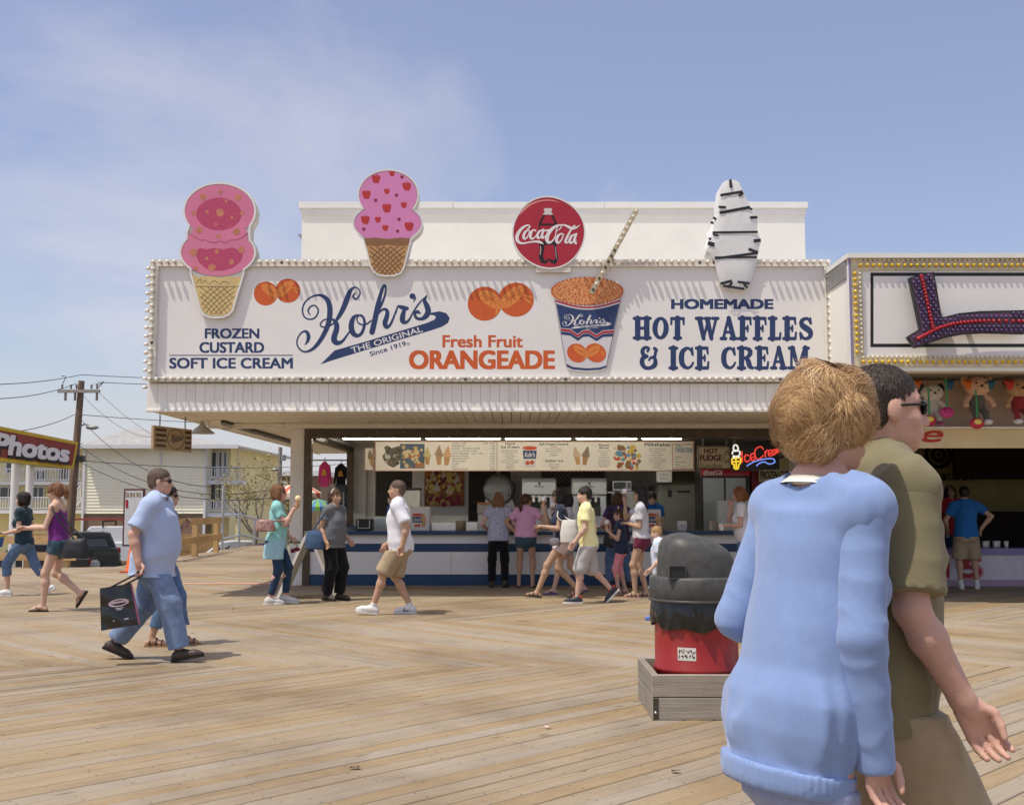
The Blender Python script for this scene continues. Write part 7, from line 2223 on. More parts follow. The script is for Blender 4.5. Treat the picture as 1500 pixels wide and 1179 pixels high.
# ================================================================== PEOPLE
# Bodies are grown as one surface from a posed skeleton: a distance field of tapered limbs blended together and meshed.
NPD = np.float32
class Field:
	"""union of blended primitives sampled on a grid, meshed by surface nets"""
	def __init__(self, res):
		self.pr = []
		self.res = res
		self.cuts = []
		self.noise = None
	def cone(self, a, b, ra, rb, k=0.02, cut0=False, cut1=False, flat=None):
		self.pr.append(('c', np.array(a, NPD), np.array(b, NPD), ra, rb, k, cut0, cut1, flat)); return self
	def ell(self, c, r, k=0.02, rot=None):
		self.pr.append(('e', np.array(c, NPD), np.array(r, NPD), None if rot is None else np.array(rot, NPD), k)); return self
	def loft(self, o, ax, ux, uy, st, k=0.03, cut0=True, cut1=True):
		"""stations (t, rx, ry, oy) along ax from o; ux, uy span the section"""
		self.pr.append(('l', np.array(o, NPD), np.array(ax, NPD), np.array(ux, NPD), np.array(uy, NPD), np.array(st, NPD), k, cut0, cut1)); return self
	def sub_ell(self, c, r, k=0.01, rot=None):
		self.cuts.append(('e', np.array(c, NPD), np.array(r, NPD), None if rot is None else np.array(rot, NPD), k)); return self
	def sub_half(self, p, n):
		"""remove the side that n points to"""
		self.cuts.append(('h', np.array(p, NPD), np.array(n, NPD))); return self
	def bounds(self):
		lo, hi = [], []
		for p in self.pr:
			if p[0] == 'c':
				r = max(p[3], p[4]); lo += [np.minimum(p[1], p[2]) - r]; hi += [np.maximum(p[1], p[2]) + r]
			elif p[0] == 'e':
				r = p[2].max() if p[3] is not None else p[2]; lo += [p[1] - r]; hi += [p[1] + r]
			else:
				o, ax, st = p[1], p[2], p[5]
				r = float(np.abs(st[:, 1:3]).max() + np.abs(st[:, 3]).max())
				q = [o + ax*st[0,0], o + ax*st[-1,0]]
				lo += [np.minimum(*q) - r]; hi += [np.maximum(*q) + r]
		return lo, hi
	def mesh(self):
		lo, hi = self.bounds()
		h = self.res
		m = 3*h + 0.02
		L0 = np.min(lo, 0) - m
		H0 = np.max(hi, 0) + m
		n = np.ceil((H0 - L0) / h).astype(int) + 1
		D = np.full(n, 0.5, NPD)
		ax = [(L0[i] + h*np.arange(n[i])).astype(NPD) for i in range(3)]
		for p, pl, ph in zip(self.pr, lo, hi):
			kk = p[5] if p[0] == 'c' else (p[4] if p[0] == 'e' else p[6])
			mg = kk + 2.5*h + 0.01
			i0 = np.clip(((pl - mg - L0) / h).astype(int),0, n - 1)
			i1 = np.clip(((ph + mg - L0) / h).astype(int) + 2,1, n)
			X = ax[0][i0[0]:i1[0]][:, None, None]
			Y = ax[1][i0[1]:i1[1]][None, :, None]
			Z = ax[2][i0[2]:i1[2]][None, None, :]
			d = self.ev(p, X, Y, Z)
			s = D[i0[0]:i1[0], i0[1]:i1[1], i0[2]:i1[2]]
			hh = np.clip(0.5 + 0.5*(s - d) / kk, 0,1)
			D[i0[0]:i1[0], i0[1]:i1[1], i0[2]:i1[2]] = s*(1 - hh) + d*hh - kk*hh*(1 - hh)
		X, Y, Z = ax[0][:, None, None], ax[1][None, :, None], ax[2][None, None, :]
		if self.noise is not None:
			near = np.argwhere(np.abs(D) < 3.2*h + 0.03)
			if len(near):
				pts = near*h + L0
				D[near[:, 0], near[:, 1], near[:, 2]] += self.noise(pts).astype(NPD)
		for c in self.cuts:
			if c[0] == 'h':
				d = (X - c[1][0])*c[2][0] + (Y - c[1][1])*c[2][1] + (Z - c[1][2])*c[2][2]
				D = np.maximum(D, d)
			else:
				D = np.maximum(D, -self.ev(c, X, Y, Z))
		return nets(D, L0, h)
	def ev(self, p, X, Y, Z):
		if p[0] == 'c':
			a, b, ra, rb = p[1], p[2], p[3], p[4]
			ab = b - a
			l2 = float(ab @ ab) + 1e-9
			px, py, pz = X - a[0], Y - a[1], Z - a[2]
			t0 = (px*ab[0] + py*ab[1] + pz*ab[2]) / l2
			t = np.clip(t0,0,1)
			d = np.sqrt((px - t*ab[0]) ** 2 + (py - t*ab[1]) ** 2 + (pz - t*ab[2]) ** 2) - (ra + (rb - ra)*t)
			l = math.sqrt(l2)
			if p[7]: d = np.maximum(d, (t0 - 1)*l)
			if p[6]: d = np.maximum(d, -t0*l)
			return d
		if p[0] == 'e':
			q = [X - p[1][0], Y - p[1][1], Z - p[1][2]]
			if p[3] is not None:
				M_ = p[3]
				q = [q[0]*M_[0, i] + q[1]*M_[1, i] + q[2]*M_[2, i] for i in range(3)]
			r = p[2]
			k0 = np.sqrt((q[0] / r[0]) ** 2 + (q[1] / r[1]) ** 2 + (q[2] / r[2]) ** 2)
			k1 = np.sqrt((q[0] / r[0] ** 2) ** 2 + (q[1] / r[1] ** 2) ** 2 + (q[2] / r[2] ** 2) ** 2) + 1e-6
			return k0*(k0 - 1) / k1
		o, ax, ux, uy, st = p[1], p[2], p[3], p[4], p[5]
		qx, qy, qz = X - o[0], Y - o[1], Z - o[2]
		t = qx*ax[0] + qy*ax[1] + qz*ax[2]
		u = qx*ux[0] + qy*ux[1] + qz*ux[2]
		v = qx*uy[0] + qy*uy[1] + qz*uy[2]
		tc = np.clip(t, st[0,0], st[-1,0])
		rx = np.interp(tc, st[:, 0], st[:, 1]); ry = np.interp(tc, st[:, 0], st[:, 2]); oy = np.interp(tc, st[:, 0], st[:, 3])
		vv = v - oy
		k0 = np.sqrt((u / rx) ** 2 + (vv / ry) ** 2)
		k1 = np.sqrt((u / rx ** 2) ** 2 + (vv / ry ** 2) ** 2) + 1e-6
		d = k0*(k0 - 1) / k1
		if p[7]: d = np.maximum(d, st[0,0] - t)
		else: d = np.sqrt(np.maximum(d, 0) ** 2 + np.maximum(st[0,0] - t, 0) ** 2) + np.minimum(d, 0)
		if p[8]: d = np.maximum(d, t - st[-1,0])
		else: d = np.sqrt(np.maximum(d, 0) ** 2 + np.maximum(t - st[-1,0], 0) ** 2) + np.minimum(d, 0)
		return d.astype(NPD)
def nets(D, o, h):
	S_ = D < 0
	nx, ny, nz = D.shape
	c = np.zeros((nx - 1, ny - 1, nz - 1), np.int8)
	for i in (0,1):
		for j in (0,1):
			for k in (0,1):
				c += S_[i:nx - 1 + i, j:ny - 1 + j, k:nz - 1 + k]
	act = np.argwhere((c > 0) & (c < 8))
	if len(act) == 0:
		return np.zeros((0,3)), np.zeros((0,4), int)
	idx = np.full(c.shape, -1, np.int32)
	idx[act[:, 0], act[:, 1], act[:, 2]] = np.arange(len(act))
	acc = np.zeros((len(act),3)); cnt = np.zeros(len(act))
	corners = [(i, j, k) for i in (0,1) for j in (0,1) for k in (0,1)]
	for a in range(8):
		for b in range(a + 1,8):
			ca, cb = np.array(corners[a]), np.array(corners[b])
			if np.abs(ca - cb).sum() != 1: continue
			pa = act + ca; pb = act + cb
			da = D[pa[:, 0], pa[:, 1], pa[:, 2]]; db = D[pb[:, 0], pb[:, 1], pb[:, 2]]
			x = (da < 0) != (db < 0)
			t = np.where(x, da / np.where(x, da - db, 1),0)[:, None]
			acc += np.where(x[:, None], ca + t*(cb - ca),0); cnt += x
	v = (act + acc / cnt[:, None])*h + o
	F = []
	for axis in range(3):
		sl0 = [slice(None)]*3; sl1 = [slice(None)]*3
		sl0[axis] = slice(0,-1); sl1[axis] = slice(1, None)
		A, B = S_[tuple(sl0)], S_[tuple(sl1)]
		e = np.argwhere(A != B)
		o1, o2 = [(1,2),(2,0),(0,1)][axis]
		e = e[(e[:, o1] > 0) & (e[:, o2] > 0) & (e[:, o1] < c.shape[o1]) & (e[:, o2] < c.shape[o2])]
		if len(e) == 0: continue
		def at(d1, d2):
			q = e.copy(); q[:, o1] += d1; q[:, o2] += d2
			return idx[q[:, 0], q[:, 1], q[:, 2]]
		q = np.stack([at(-1,-1), at(0,-1), at(0,0), at(-1,0)], 1)
		fl = ~A[e[:, 0], e[:, 1], e[:, 2]]
		q[fl] = q[fl][:, ::-1]
		F.append(q)
	F = np.concatenate(F)
	F = F[(F >= 0).all(1)]
	return v, F
def relax(v, f, it=2, lam=0.5):
	"""even out the grid steps along hems and creases"""
	e = np.concatenate([f[:, [0,1]], f[:, [1,2]], f[:, [2,3]], f[:, [3,0]]])
	for _ in range(it):
		acc = np.zeros_like(v); cnt = np.zeros(len(v))
		for a, b in ((0,1),(1,0)):
			for j in range(3):
				acc[:, j] += np.bincount(e[:, a], v[e[:, b], j], len(v))
			cnt += np.bincount(e[:, a], minlength=len(v))
		v = v + lam*(acc / np.maximum(cnt, 1)[:, None] - v)
	return v
def mesh_obj(name, geos, material, parent, smooth=True):
	"""several (verts, faces) in world space joined into one mesh part"""
	if name not in ('body', 'hair', 'shoe', 'sleeve'):
		geos = [(relax(v, f, 6 if name == 'sweater' else 2), f) if len(v) else (v, f) for v, f in geos]
	V, Fc = [], []
	o = 0
	for v, f in geos:
		if len(v) == 0: continue
		V.append(v); Fc.append(f + o); o += len(v)
	V = np.concatenate(V); Fc = np.concatenate(Fc)
	off = Vector((0,0,0)); q = parent
	while q is not None:
		off += q.location; q = q.parent
	V = V - np.array(off)
	me = bpy.data.meshes.new(name)
	me.vertices.add(len(V)); me.vertices.foreach_set('co', V.astype(np.float32).ravel())
	me.loops.add(Fc.size); me.loops.foreach_set('vertex_index', Fc.astype(np.int32).ravel())
	me.polygons.add(len(Fc))
	me.polygons.foreach_set('loop_start', np.arange(0, Fc.size, 4, dtype=np.int32))
	me.polygons.foreach_set('loop_total', np.full(len(Fc),4, np.int32))
	me.polygons.foreach_set('use_smooth', np.full(len(Fc), smooth))
	me.update(calc_edges=True)
	me.validate()
	me.materials.append(material)
	ob = bpy.data.objects.new(name, me)
	COL.objects.link(ob)
	ob.parent = parent
	return ob
def folds(seed, amp, freq, stretch=(1,1,1), sharp=1.0, bias=0.0):
	"""cloth relief: warped waves with creased ridges"""
	r = np.random.RandomState(seed)
	W = r.normal(size=(7,3)); W /= np.linalg.norm(W, axis=1)[:, None]
	W *= (freq*r.uniform(0.35,1.25,(7,1)))*np.array(stretch)
	ph = r.uniform(0,6.28,7)
	W2 = r.normal(size=(4,3))*freq*0.22
	ph2 = r.uniform(0,6.28,4)
	wp = 1.3 / freq
	def f(p):
		p = p + wp*np.stack([np.sin(p @ W2[i] + ph2[i]) for i in range(3)], 1)
		mask = 0.55 + 0.45*np.sin(p @ W2[3] + ph2[3])
		s = np.zeros(len(p))
		for i in range(7):
			q = p @ W[i] + ph[i]
			if i < 4:
				s -= (1 - 1.7*np.abs(np.sin(q*0.5)) ** 0.75)*0.8
			else:
				s += np.sin(q)*0.5
		return amp*(mask*s / 2.4 - bias)
	return f

def V3(*a): return np.array(a, float)
def unit(v): return v / (np.linalg.norm(v) + 1e-9)
def ik(a, t, l1, l2, pole):
	"""joint between a and t for bones l1, l2 bending towards pole; returns joint, end"""
	d = t - a
	L = np.linalg.norm(d)
	mx = (l1 + l2)*0.998
	if L > mx:
		t = a + d*mx / L; d = t - a; L = mx
	mn = abs(l1 - l2) + 0.01
	if L < mn: L = mn
	x = (l1*l1 - l2*l2 + L*L) / (2*L)
	hgt = math.sqrt(max(l1*l1 - x*x, 0))
	n = unit(d)
	p = pole - n*(pole @ n)
	return a + n*x + unit(p)*hgt, t

SKIN = {
 'fair': (0.62,0.40,0.30), 'rosy': (0.58,0.34,0.26), 'tan': (0.50,0.30,0.20), 'olive': (0.48,0.31,0.21)}
def skin_mat(k):
	m = mat('skin_' + k, SKIN[k], 0.5, var=0.07, scale=14, bump=0.1, bscale=120, spec=0.35)
	b = m.node_tree.nodes['Principled BSDF']
	b.inputs['Subsurface Weight'].default_value = 0.12
	b.inputs['Subsurface Radius'].default_value = (0.012,0.005,0.003)
	return m
def cloth(name, rgb, var=0.08, scale=10, **k):
	k.setdefault('bump', 0.25); k.setdefault('bscale', 160); k.setdefault('sheen', 0.15)
	return mat('cloth_' + name, S(*rgb),0.88, var=var, scale=scale, spec=0.15, **k)
def strand_mat(name, lo, hi):
	m = mat(name, S(*hi),0.42, var=0.0, spec=0.5)
	nt = m.node_tree
	g = nt.nodes.new('ShaderNodeNewGeometry')
	r = nt.nodes.new('ShaderNodeValToRGB')
	r.color_ramp.elements[0].color = S(*lo); r.color_ramp.elements[1].color = S(*hi)
	nt.links.new(g.outputs['Random Per Island'], r.inputs[0])
	nt.links.new(r.outputs[0], nt.nodes['Principled BSDF'].inputs['Base Color'])
	return m
def hair_mat(name, rgb):
	return mat('hair_' + name, S(*rgb),0.5, var=0.35, scale=28, stretch=(2.5,2.5,0.6), bump=0.7, bscale=70, spec=0.4)

class Person:
	def __init__(s, label, X, Y, face, H=1.7, sex='f', fat=0.0, lean=2, feet=None, arms=None, head=(0,0), twist=0, res=0.0125,
				 skin='fair', z=0.0, group='people on the boardwalk', drop=0.0, width=1.0, seed=1, fine=None):
		k = H / 1.75
		s.k, s.sex, s.res, s.H, s.fat, s.seed = k, sex, res, H, fat, seed
		s.fine = fine or res
		s.a = R(face)
		s.o = V3(X, Y, z)
		s.t = thing('person', (X, Y, z), label, 'person', group)
		s.skin = skin_mat(skin)
		ca, sa = math.cos(s.a), math.sin(s.a)
		s.M = np.array([[ca, -sa, 0], [sa, ca, 0], [0,0,1]])
		f = sex == 'f'
		# ankles: (lateral, forward, height, toe pitch, toe yaw) left then right
		feet = feet or [(-0.10,0.0,0.085,0,6),(0.10,0.0,0.085,0,-6)]
		th, sh = 0.43*k, 0.425*k
		hw = (0.088 if not f else 0.092)*k
		hz = 0.93*k
		an = []
		for (x, y, zz, pitch, yaw) in feet:
			an.append(V3(x*k, y*k, zz*k))
		for i, sx in enumerate((-1,1)):
			dx, dy = an[i][0] - sx*hw, an[i][1]
			m2 = (th + sh)*0.995
			hz = min(hz, an[i][2] + math.sqrt(max(m2*m2 - dx*dx - dy*dy, 0.01)))
		hz -= drop*k
		s.hips = V3(0,0, hz)
		s.hw = hw
		le = R(lean)
		s.up = V3(0, math.sin(le), math.cos(le))
		tw = R(twist)
		s.ux0 = V3(1,0,0)
		s.ux = V3(math.cos(tw), math.sin(tw),0); s.uy = np.cross(s.up, s.ux)
		s.uy0 = np.cross(s.up, s.ux0)
		swid = (0.185 if not f else 0.160)*k*width
		s.shc = s.hips + s.up*0.485*k
		s.sh = [s.shc - s.ux*swid, s.shc + s.ux*swid]
		s.neck = s.hips + s.up*0.545*k
		s.ankle, s.knee, s.hip, s.foot = [], [], [], []
		for i, sx in enumerate((-1,1)):
			h0 = s.hips + V3(sx*hw, 0,0)
			kn, a1 = ik(h0, an[i], th, sh, V3(sx*0.12,1,0))
			s.hip.append(h0); s.knee.append(kn); s.ankle.append(a1)
			p, yw = R(feet[i][3]), R(feet[i][4])
			fd = V3(math.sin(-yw)*math.cos(p), math.cos(yw)*math.cos(p),-math.sin(p))   # pitch > 0: toes down
			fu = unit(V3(0,0,1) - fd*fd[2])
			s.foot.append((fd, fu))
		# arms: wrist relative to the shoulder (outward, forward, up), elbow pole (outward, forward, up), finger curl, palm roll
		ua, fa = 0.295*k, 0.25*k
		arms = arms or [None, None]
		s.elbow, s.wrist, s.hand = [], [], []
		for i, sx in enumerate((-1,1)):
			A = arms[i] or dict(w=(0.06,0.04,-0.52))
			w = A['w']; pl = A.get('p', (0.3,-1,-0.2))
			tgt = s.sh[i] + (s.ux*sx*w[0] + s.uy*w[1] + V3(0,0,1)*w[2])*k
			pole = s.ux*sx*pl[0] + s.uy*pl[1] + V3(0,0,1)*pl[2]
			e, wr = ik(s.sh[i], tgt, ua, fa, pole)
			s.elbow.append(e); s.wrist.append(wr)
			hd = A.get('d')
			hd = unit(wr - e) if hd is None else unit(s.ux*sx*hd[0] + s.uy*hd[1] + V3(0,0,1)*hd[2])
			th_ = A.get('t', (0,1,0.2))
			tv = s.ux*sx*th_[0] + s.uy*th_[1] + V3(0,0,1)*th_[2]
			tv = unit(tv - hd*(tv @ hd))
			s.hand.append((hd, tv, A.get('c', 0.45)))
		hy, hp = R(head[0]), R(head[1])
		b0 = s.M @ np.eye(3)
		cy, sy = math.cos(hy + tw), math.sin(hy + tw)
		cp, sp = math.cos(hp), math.sin(hp)
		Rz = np.array([[cy, -sy, 0], [sy, cy, 0], [0,0,1]])
		Rx = np.array([[1,0,0], [0, cp, -sp], [0, sp, cp]])
		s.hM = Rz @ Rx
		s.hc = s.neck + s.up*0.045*k + s.hM @ V3(0,0.018*k, 0.105*k)
		s.head_top = None
	def w(s, p): return s.M @ np.asarray(p, float) + s.o
	def wd(s, d): return s.M @ np.asarray(d, float)
	def hd(s, x, y, z): return s.hc + s.hM @ (V3(x, y, z)*s.k)
	# ---------------------------------------------------------------- body
	def stations(s, grow=0.0, lo=-0.10, hi=0.56):
		f = s.sex == 'f'; q = s.fat; k = s.k
		if f:
			st = [(-0.12,.125,.085,-.01),(-0.04,.168,.112,-.012),(0.03,.172,.112,-.008),(0.10,.150,.104,0),(0.20,.127,.096,.004),(0.31,.142,.104,.006),(0.40,.150,.098,0),(0.47,.135,.08,-.01),(0.53,.075,.058,-.012),(0.57,.05,.05,-.01)]
		else:
			st = [(-0.12,.12,.09,-.01),(-0.04,.162,.112,-.012),(0.03,.166,.112,-.006),(0.10,.158,.108,0),(0.20,.150,.106,.004),(0.31,.168,.116,.008),(0.40,.178,.112,.002),(0.47,.160,.09,-.01),(0.53,.085,.064,-.012),(0.57,.058,.055,-.01)]
		out = []
		for (t, rx, ry, oy) in st:
			b = q*math.exp(-((t - 0.14) / 0.17) ** 2)
			b2 = q*0.35
			if t < lo - 0.001 or t > hi + 0.001: continue
			out.append((t*k, (rx + b*0.75 + b2*(t < 0.45))*k + grow, (ry + b*0.95 + b2*(t < 0.45))*k + grow, (oy + b*0.45)*k))
		return out
	def torso(s, F, grow=0.0, lo=-0.12, hi=0.57, kk=0.03, cut=(False, False)):
		F.loft(s.w(s.hips), s.wd(s.up), s.wd(s.ux0*0.5 + s.ux*0.5), s.wd(s.uy0*0.5 + s.uy*0.5), s.stations(grow, lo, hi), kk, *cut)
		k = s.k
		if hi > 0.4:
			for i in (0,1):
				F.cone(s.w(s.neck + s.up*0.01*k), s.w(s.sh[i] + s.up*0.004*k),0.05*k + grow, 0.05*k + grow, 0.04)
		if s.sex == 'f' and hi > 0.3 and lo < 0.3:
			for sx in (-1,1):
				F.ell(s.w(s.hips + s.up*0.305*k + s.ux*sx*0.068*k + s.uy*0.082*k), V3(.062,.055,.062)*k + grow, 0.03)
		if lo < 0:
			for sx in (-1,1):
				F.ell(s.w(s.hips + V3(sx*0.075,-0.055 - s.fat*0.2,-0.035)*k), V3(.085,.075,.095)*k + grow, 0.04)
	def body(s):
		k = s.k; f = s.sex == 'f'
		F = Field(s.res)
		s.torso(F)
		fa = s.fat
		thick = 1 + fa*2.2
		for i, sx in enumerate((-1,1)):
			r1, r2 = ((.084,.053) if f else (.086,.056))
			F.cone(s.w(s.hip[i] + V3(0,-0.005,0)), s.w(s.knee[i]), r1*k*thick, r2*k*(1 + fa),0.035)
			kn, an = s.knee[i], s.ankle[i]
			cm = kn*0.70 + an*0.30
			sd = unit(an - kn); back = unit(V3(0,-1,0) - sd*(-sd[1]))
			F.cone(s.w(kn), s.w(cm + back*0.012*k),.050*k, .054*k*(1 + fa),0.03)
			F.cone(s.w(cm + back*0.010*k), s.w(an),.053*k*(1 + fa),.035*k, 0.03)
			F.ell(s.w(kn + V3(0,0.012,0)*k), V3(.047,.047,.055)*k, 0.02)
			fd, fu = s.foot[i]
			an0 = an - fu*0.035*k
			F.cone(s.w(an0 - fd*0.035*k - fu*0.018*k), s.w(an0 + fd*0.03*k),.034*k, .036*k, 0.02)
			F.cone(s.w(an0 + fd*0.02*k), s.w(an0 + fd*0.115*k - fu*0.022*k),.034*k, .026*k, 0.02)
			F.cone(s.w(an0 + fd*0.11*k - fu*0.02*k + s.ux0*sx*0.012*k), s.w(an0 + fd*0.165*k - fu*0.032*k),.028*k, .017*k, 0.02)
			# arm
			ra = (.043,.036,.026) if f else (.050,.041,.030)
			ra = [x*(1 + fa*1.2) for x in ra]
			F.ell(s.w(s.sh[i] - s.up*0.012*k), V3(.052,.054,.056)*k*(1 if f else 1.12),0.03)
			F.cone(s.w(s.sh[i]), s.w(s.elbow[i]), ra[0]*k, ra[1]*k, 0.025)
			mid = s.elbow[i]*0.68 + s.wrist[i]*0.32
			F.cone(s.w(s.elbow[i]), s.w(mid), ra[1]*0.97*k, ra[1]*1.06*k, 0.02)
			F.cone(s.w(mid), s.w(s.wrist[i]), ra[1]*1.04*k, ra[2]*k, 0.02)
			F.cone(s.w(s.wrist[i]), s.w(s.wrist[i] + s.hand[i][0]*0.03*k), ra[2]*k, ra[2]*0.95*k, 0.015)
		nr = (.047 if f else .058)*k*(1 + fa)
		F.cone(s.w(s.neck - s.up*0.02*k), s.w(s.hd(0,-0.012,-0.06)), nr*1.08, nr, 0.03)
		geos = [F.mesh(), s.head(), s.hand_mesh(0), s.hand_mesh(1)]
		s.body_obj = mesh_obj('body', geos, s.skin, s.t)
		s.face_parts()
		return s
	def head(s):
		k = s.k; f = s.sex == 'f'
		F = Field(min(s.fine, 0.0085))
		rot = s.M @ s.hM
		E = lambda x, y, z, rx, ry, rz, kk=0.02: F.ell(s.w(s.hd(x, y, z)), V3(rx, ry, rz)*k, kk, rot)
		Cn = lambda a, b, ra, rb, kk=0.012: F.cone(s.w(s.hd(*a)), s.w(s.hd(*b)), ra*k, rb*k, kk)
		E(0,-0.012,0.038,.074,.094,.080,0.03)
		E(0,0.012,-0.012,.066,.080,.085,0.03)
		E(0,0.030,-0.058,.050 if f else .056,.056,.050,0.03)
		E(0,0.058,-0.092,.026 if f else .032,.024,.020,0.02)
		Cn((0,0.085,0.012),(0,0.107,-0.030),.008,.0125,0.008)
		for sx in (-1,1):
			Cn((sx*0.014,0.078,0.030),(sx*0.046,0.066,0.026),.010,.008,0.012)
			E(sx*0.042,0.056,-0.026,.020,.020,.020,0.02)
			E(sx*0.011,0.094,-0.034,.009,.010,.008,0.006)
			F.ell(s.w(s.hd(sx*0.074,-0.006,-0.004)), V3(.010,.020,.031)*k, 0.008, rot)
		Cn((-0.018,0.086,-0.058),(0.018,0.086,-0.058),.009,.009,0.008)
		Cn((-0.014,0.084,-0.069),(0.014,0.084,-0.069),.010,.010,0.008)
		nr = (.046 if f else .056)*k
		F.cone(s.w(s.hd(0,-0.012,-0.055)), s.w(s.neck + s.up*0.012*k), nr, nr*1.02,0.03)
		for sx in (-1,1):
			F.sub_ell(s.w(s.hd(sx*0.031,0.088,0.008)), V3(.015,.012,.008)*k, 0.004, rot)
		return F.mesh()
	def face_parts(s):
		k = s.k
		rot = s.M @ s.hM
		eye = mat('eye_dark', (0.03,0.022,0.018),0.15, var=0)
		for sx in (-1,1):
			m_ = MB()
			c = s.w(s.hd(sx*0.031,0.074,0.008)); m_.sphere(c, 0.0125*k, 8,6); m_.build('eye', eye, s.t)
		m_ = MB(); m_.tube([s.w(s.hd(x, 0.0955 - abs(x)*0.25,-0.0635)) for x in (-0.02,-0.01,0,0.01,0.02)], [0.002*k, 0.004*k, 0.0045*k, 0.004*k, 0.002*k], 6)
		m_.build('mouth', mat('lip', (0.36,0.13,0.11),0.45, var=0.05), s.t)
		for sx in (-1,1):
			m_ = MB(); m_.tube([s.w(s.hd(sx*0.016,0.091,0.030)), s.w(s.hd(sx*0.034,0.086,0.036)), s.w(s.hd(sx*0.052,0.068,0.031))], [0.003*k, 0.004*k, 0.002*k], 5); m_.build('eyebrow', mat('brow', (0.09,0.055,0.035),0.7), s.t)
	def hand_mesh(s, i):
		k = s.k*(1.0 if s.sex == 'm' else 0.92)
		hd, tv, c = s.hand[i]
		nrm = np.cross(hd, tv)*(1 if i == 1 else -1)      # palm side
		# palm faces -nrm ... fingers curl towards pn
		pn = nrm
		w = s.wrist[i]
		F = Field(min(s.fine*0.62,0.0062))
		Q = lambda y, x, z: s.w(w + (hd*y + tv*x + pn*z)*k)
		F.cone(Q(-0.01,0,0), Q(0.03,0,0),.025*k, .026*k, 0.012)
		for x in (-0.026,-0.009,0.009,0.026):
			F.cone(Q(0.02, x*0.7,0), Q(0.085, x, 0),.017*k, .0125*k, 0.012)
		for x, ln in ((-0.030,0.062),(-0.010,0.078),(0.011,0.084),(0.031,0.074)):
			p = np.array([0.088, x, 0.0])
			ang = c*0.35
			for j, (fr, r0, r1) in enumerate(((0.44,.0098,.0092),(0.31,.0092,.0084),(0.25,.0084,.0070))):
				ang += c*(0.75 if j else 0.45)
				q = p + np.array([math.cos(ang),0, math.sin(ang)])*ln*fr
				F.cone(Q(*p), Q(*q), r0*k, r1*k, 0.003)
				p = q
		# thumb from the side of the palm
		F.cone(Q(0.022,0.020,0.004), Q(0.055,0.045,0.014 + 0.012*c),.015*k, .0125*k, 0.01)
		F.cone(Q(0.055,0.045,0.014 + 0.012*c), Q(0.083,0.050 - 0.02*c, 0.020 + 0.028*c),.0115*k, .0105*k, 0.004)
		F.cone(Q(0.083,0.050 - 0.02*c, 0.020 + 0.028*c), Q(0.106,0.046 - 0.03*c, 0.024 + 0.04*c),.0105*k, .008*k, 0.003)
		return F.mesh()
	def palm(s, i, y=0.085, z=0.03):
		hd, tv, c = s.hand[i]
		pn = np.cross(hd, tv)*(1 if i == 1 else -1)
		return s.w(s.wrist[i] + (hd*y + pn*z)*s.k)
	# ---------------------------------------------------------------- clothing
	def top(s, m, sleeve=0.5, hem=-0.06, loose=0.014, neck=0.062, flare=0.0, name='shirt', fold=0.012, ff=80, straps=False, vneck=0.0, res=None, fst=(1,1,0.7), nback=0.0, split=False, cuff=0.0):
		k = s.k
		F = Field(res or s.res)
		st = s.stations(loose, hem - 0.02,0.50 if not straps else 0.40)
		t0 = hem*k
		s.hem = min(hem, getattr(s, 'hem', 9))
		# extend the shirt straight down to the hem
		st = [q for q in st if q[0] > t0 + 0.004]
		f = s.sex == 'f'
		if hem < 0.02:
			st = [(q[0], q[1] + 0.008*k, q[2] + 0.014*k, q[3] - 0.006*k) if q[0] < 0.06*k else q for q in st]
		base = np.array(s.stations(loose, -0.12,0.57))
		rx = float(np.interp(t0, base[:, 0], base[:, 1])); ry = float(np.interp(t0, base[:, 0], base[:, 2])); oy = float(np.interp(t0, base[:, 0], base[:, 3]))
		mx = max(q[1] for q in st if q[0] < 0.25*k) if any(q[0] < 0.25*k for q in st) else rx
		my = max(q[2] for q in st if q[0] < 0.25*k) if any(q[0] < 0.25*k for q in st) else ry
		st = [(t0, max(rx + 0.008*k, mx*0.98) + flare, max(ry + 0.016*k, my*0.97) + flare, oy + s.fat*0.2*k - 0.006*k)] + [(q[0], max(q[1], mx*0.9 + flare*0.4) if q[0] < 0.22*k else q[1], max(q[2], my*0.9 + flare*0.4) if q[0] < 0.22*k else q[2], q[3]) for q in st]
		F.loft(s.w(s.hips), s.wd(s.up), s.wd(s.ux0*0.5 + s.ux*0.5), s.wd(s.uy0*0.5 + s.uy*0.5), st, 0.03, True, False)
		if f:
			for sx in (-1,1):
				F.ell(s.w(s.hips + s.up*0.305*k + s.ux*sx*0.068*k + s.uy*0.082*k), V3(.062,.055,.062)*k + loose, 0.035)
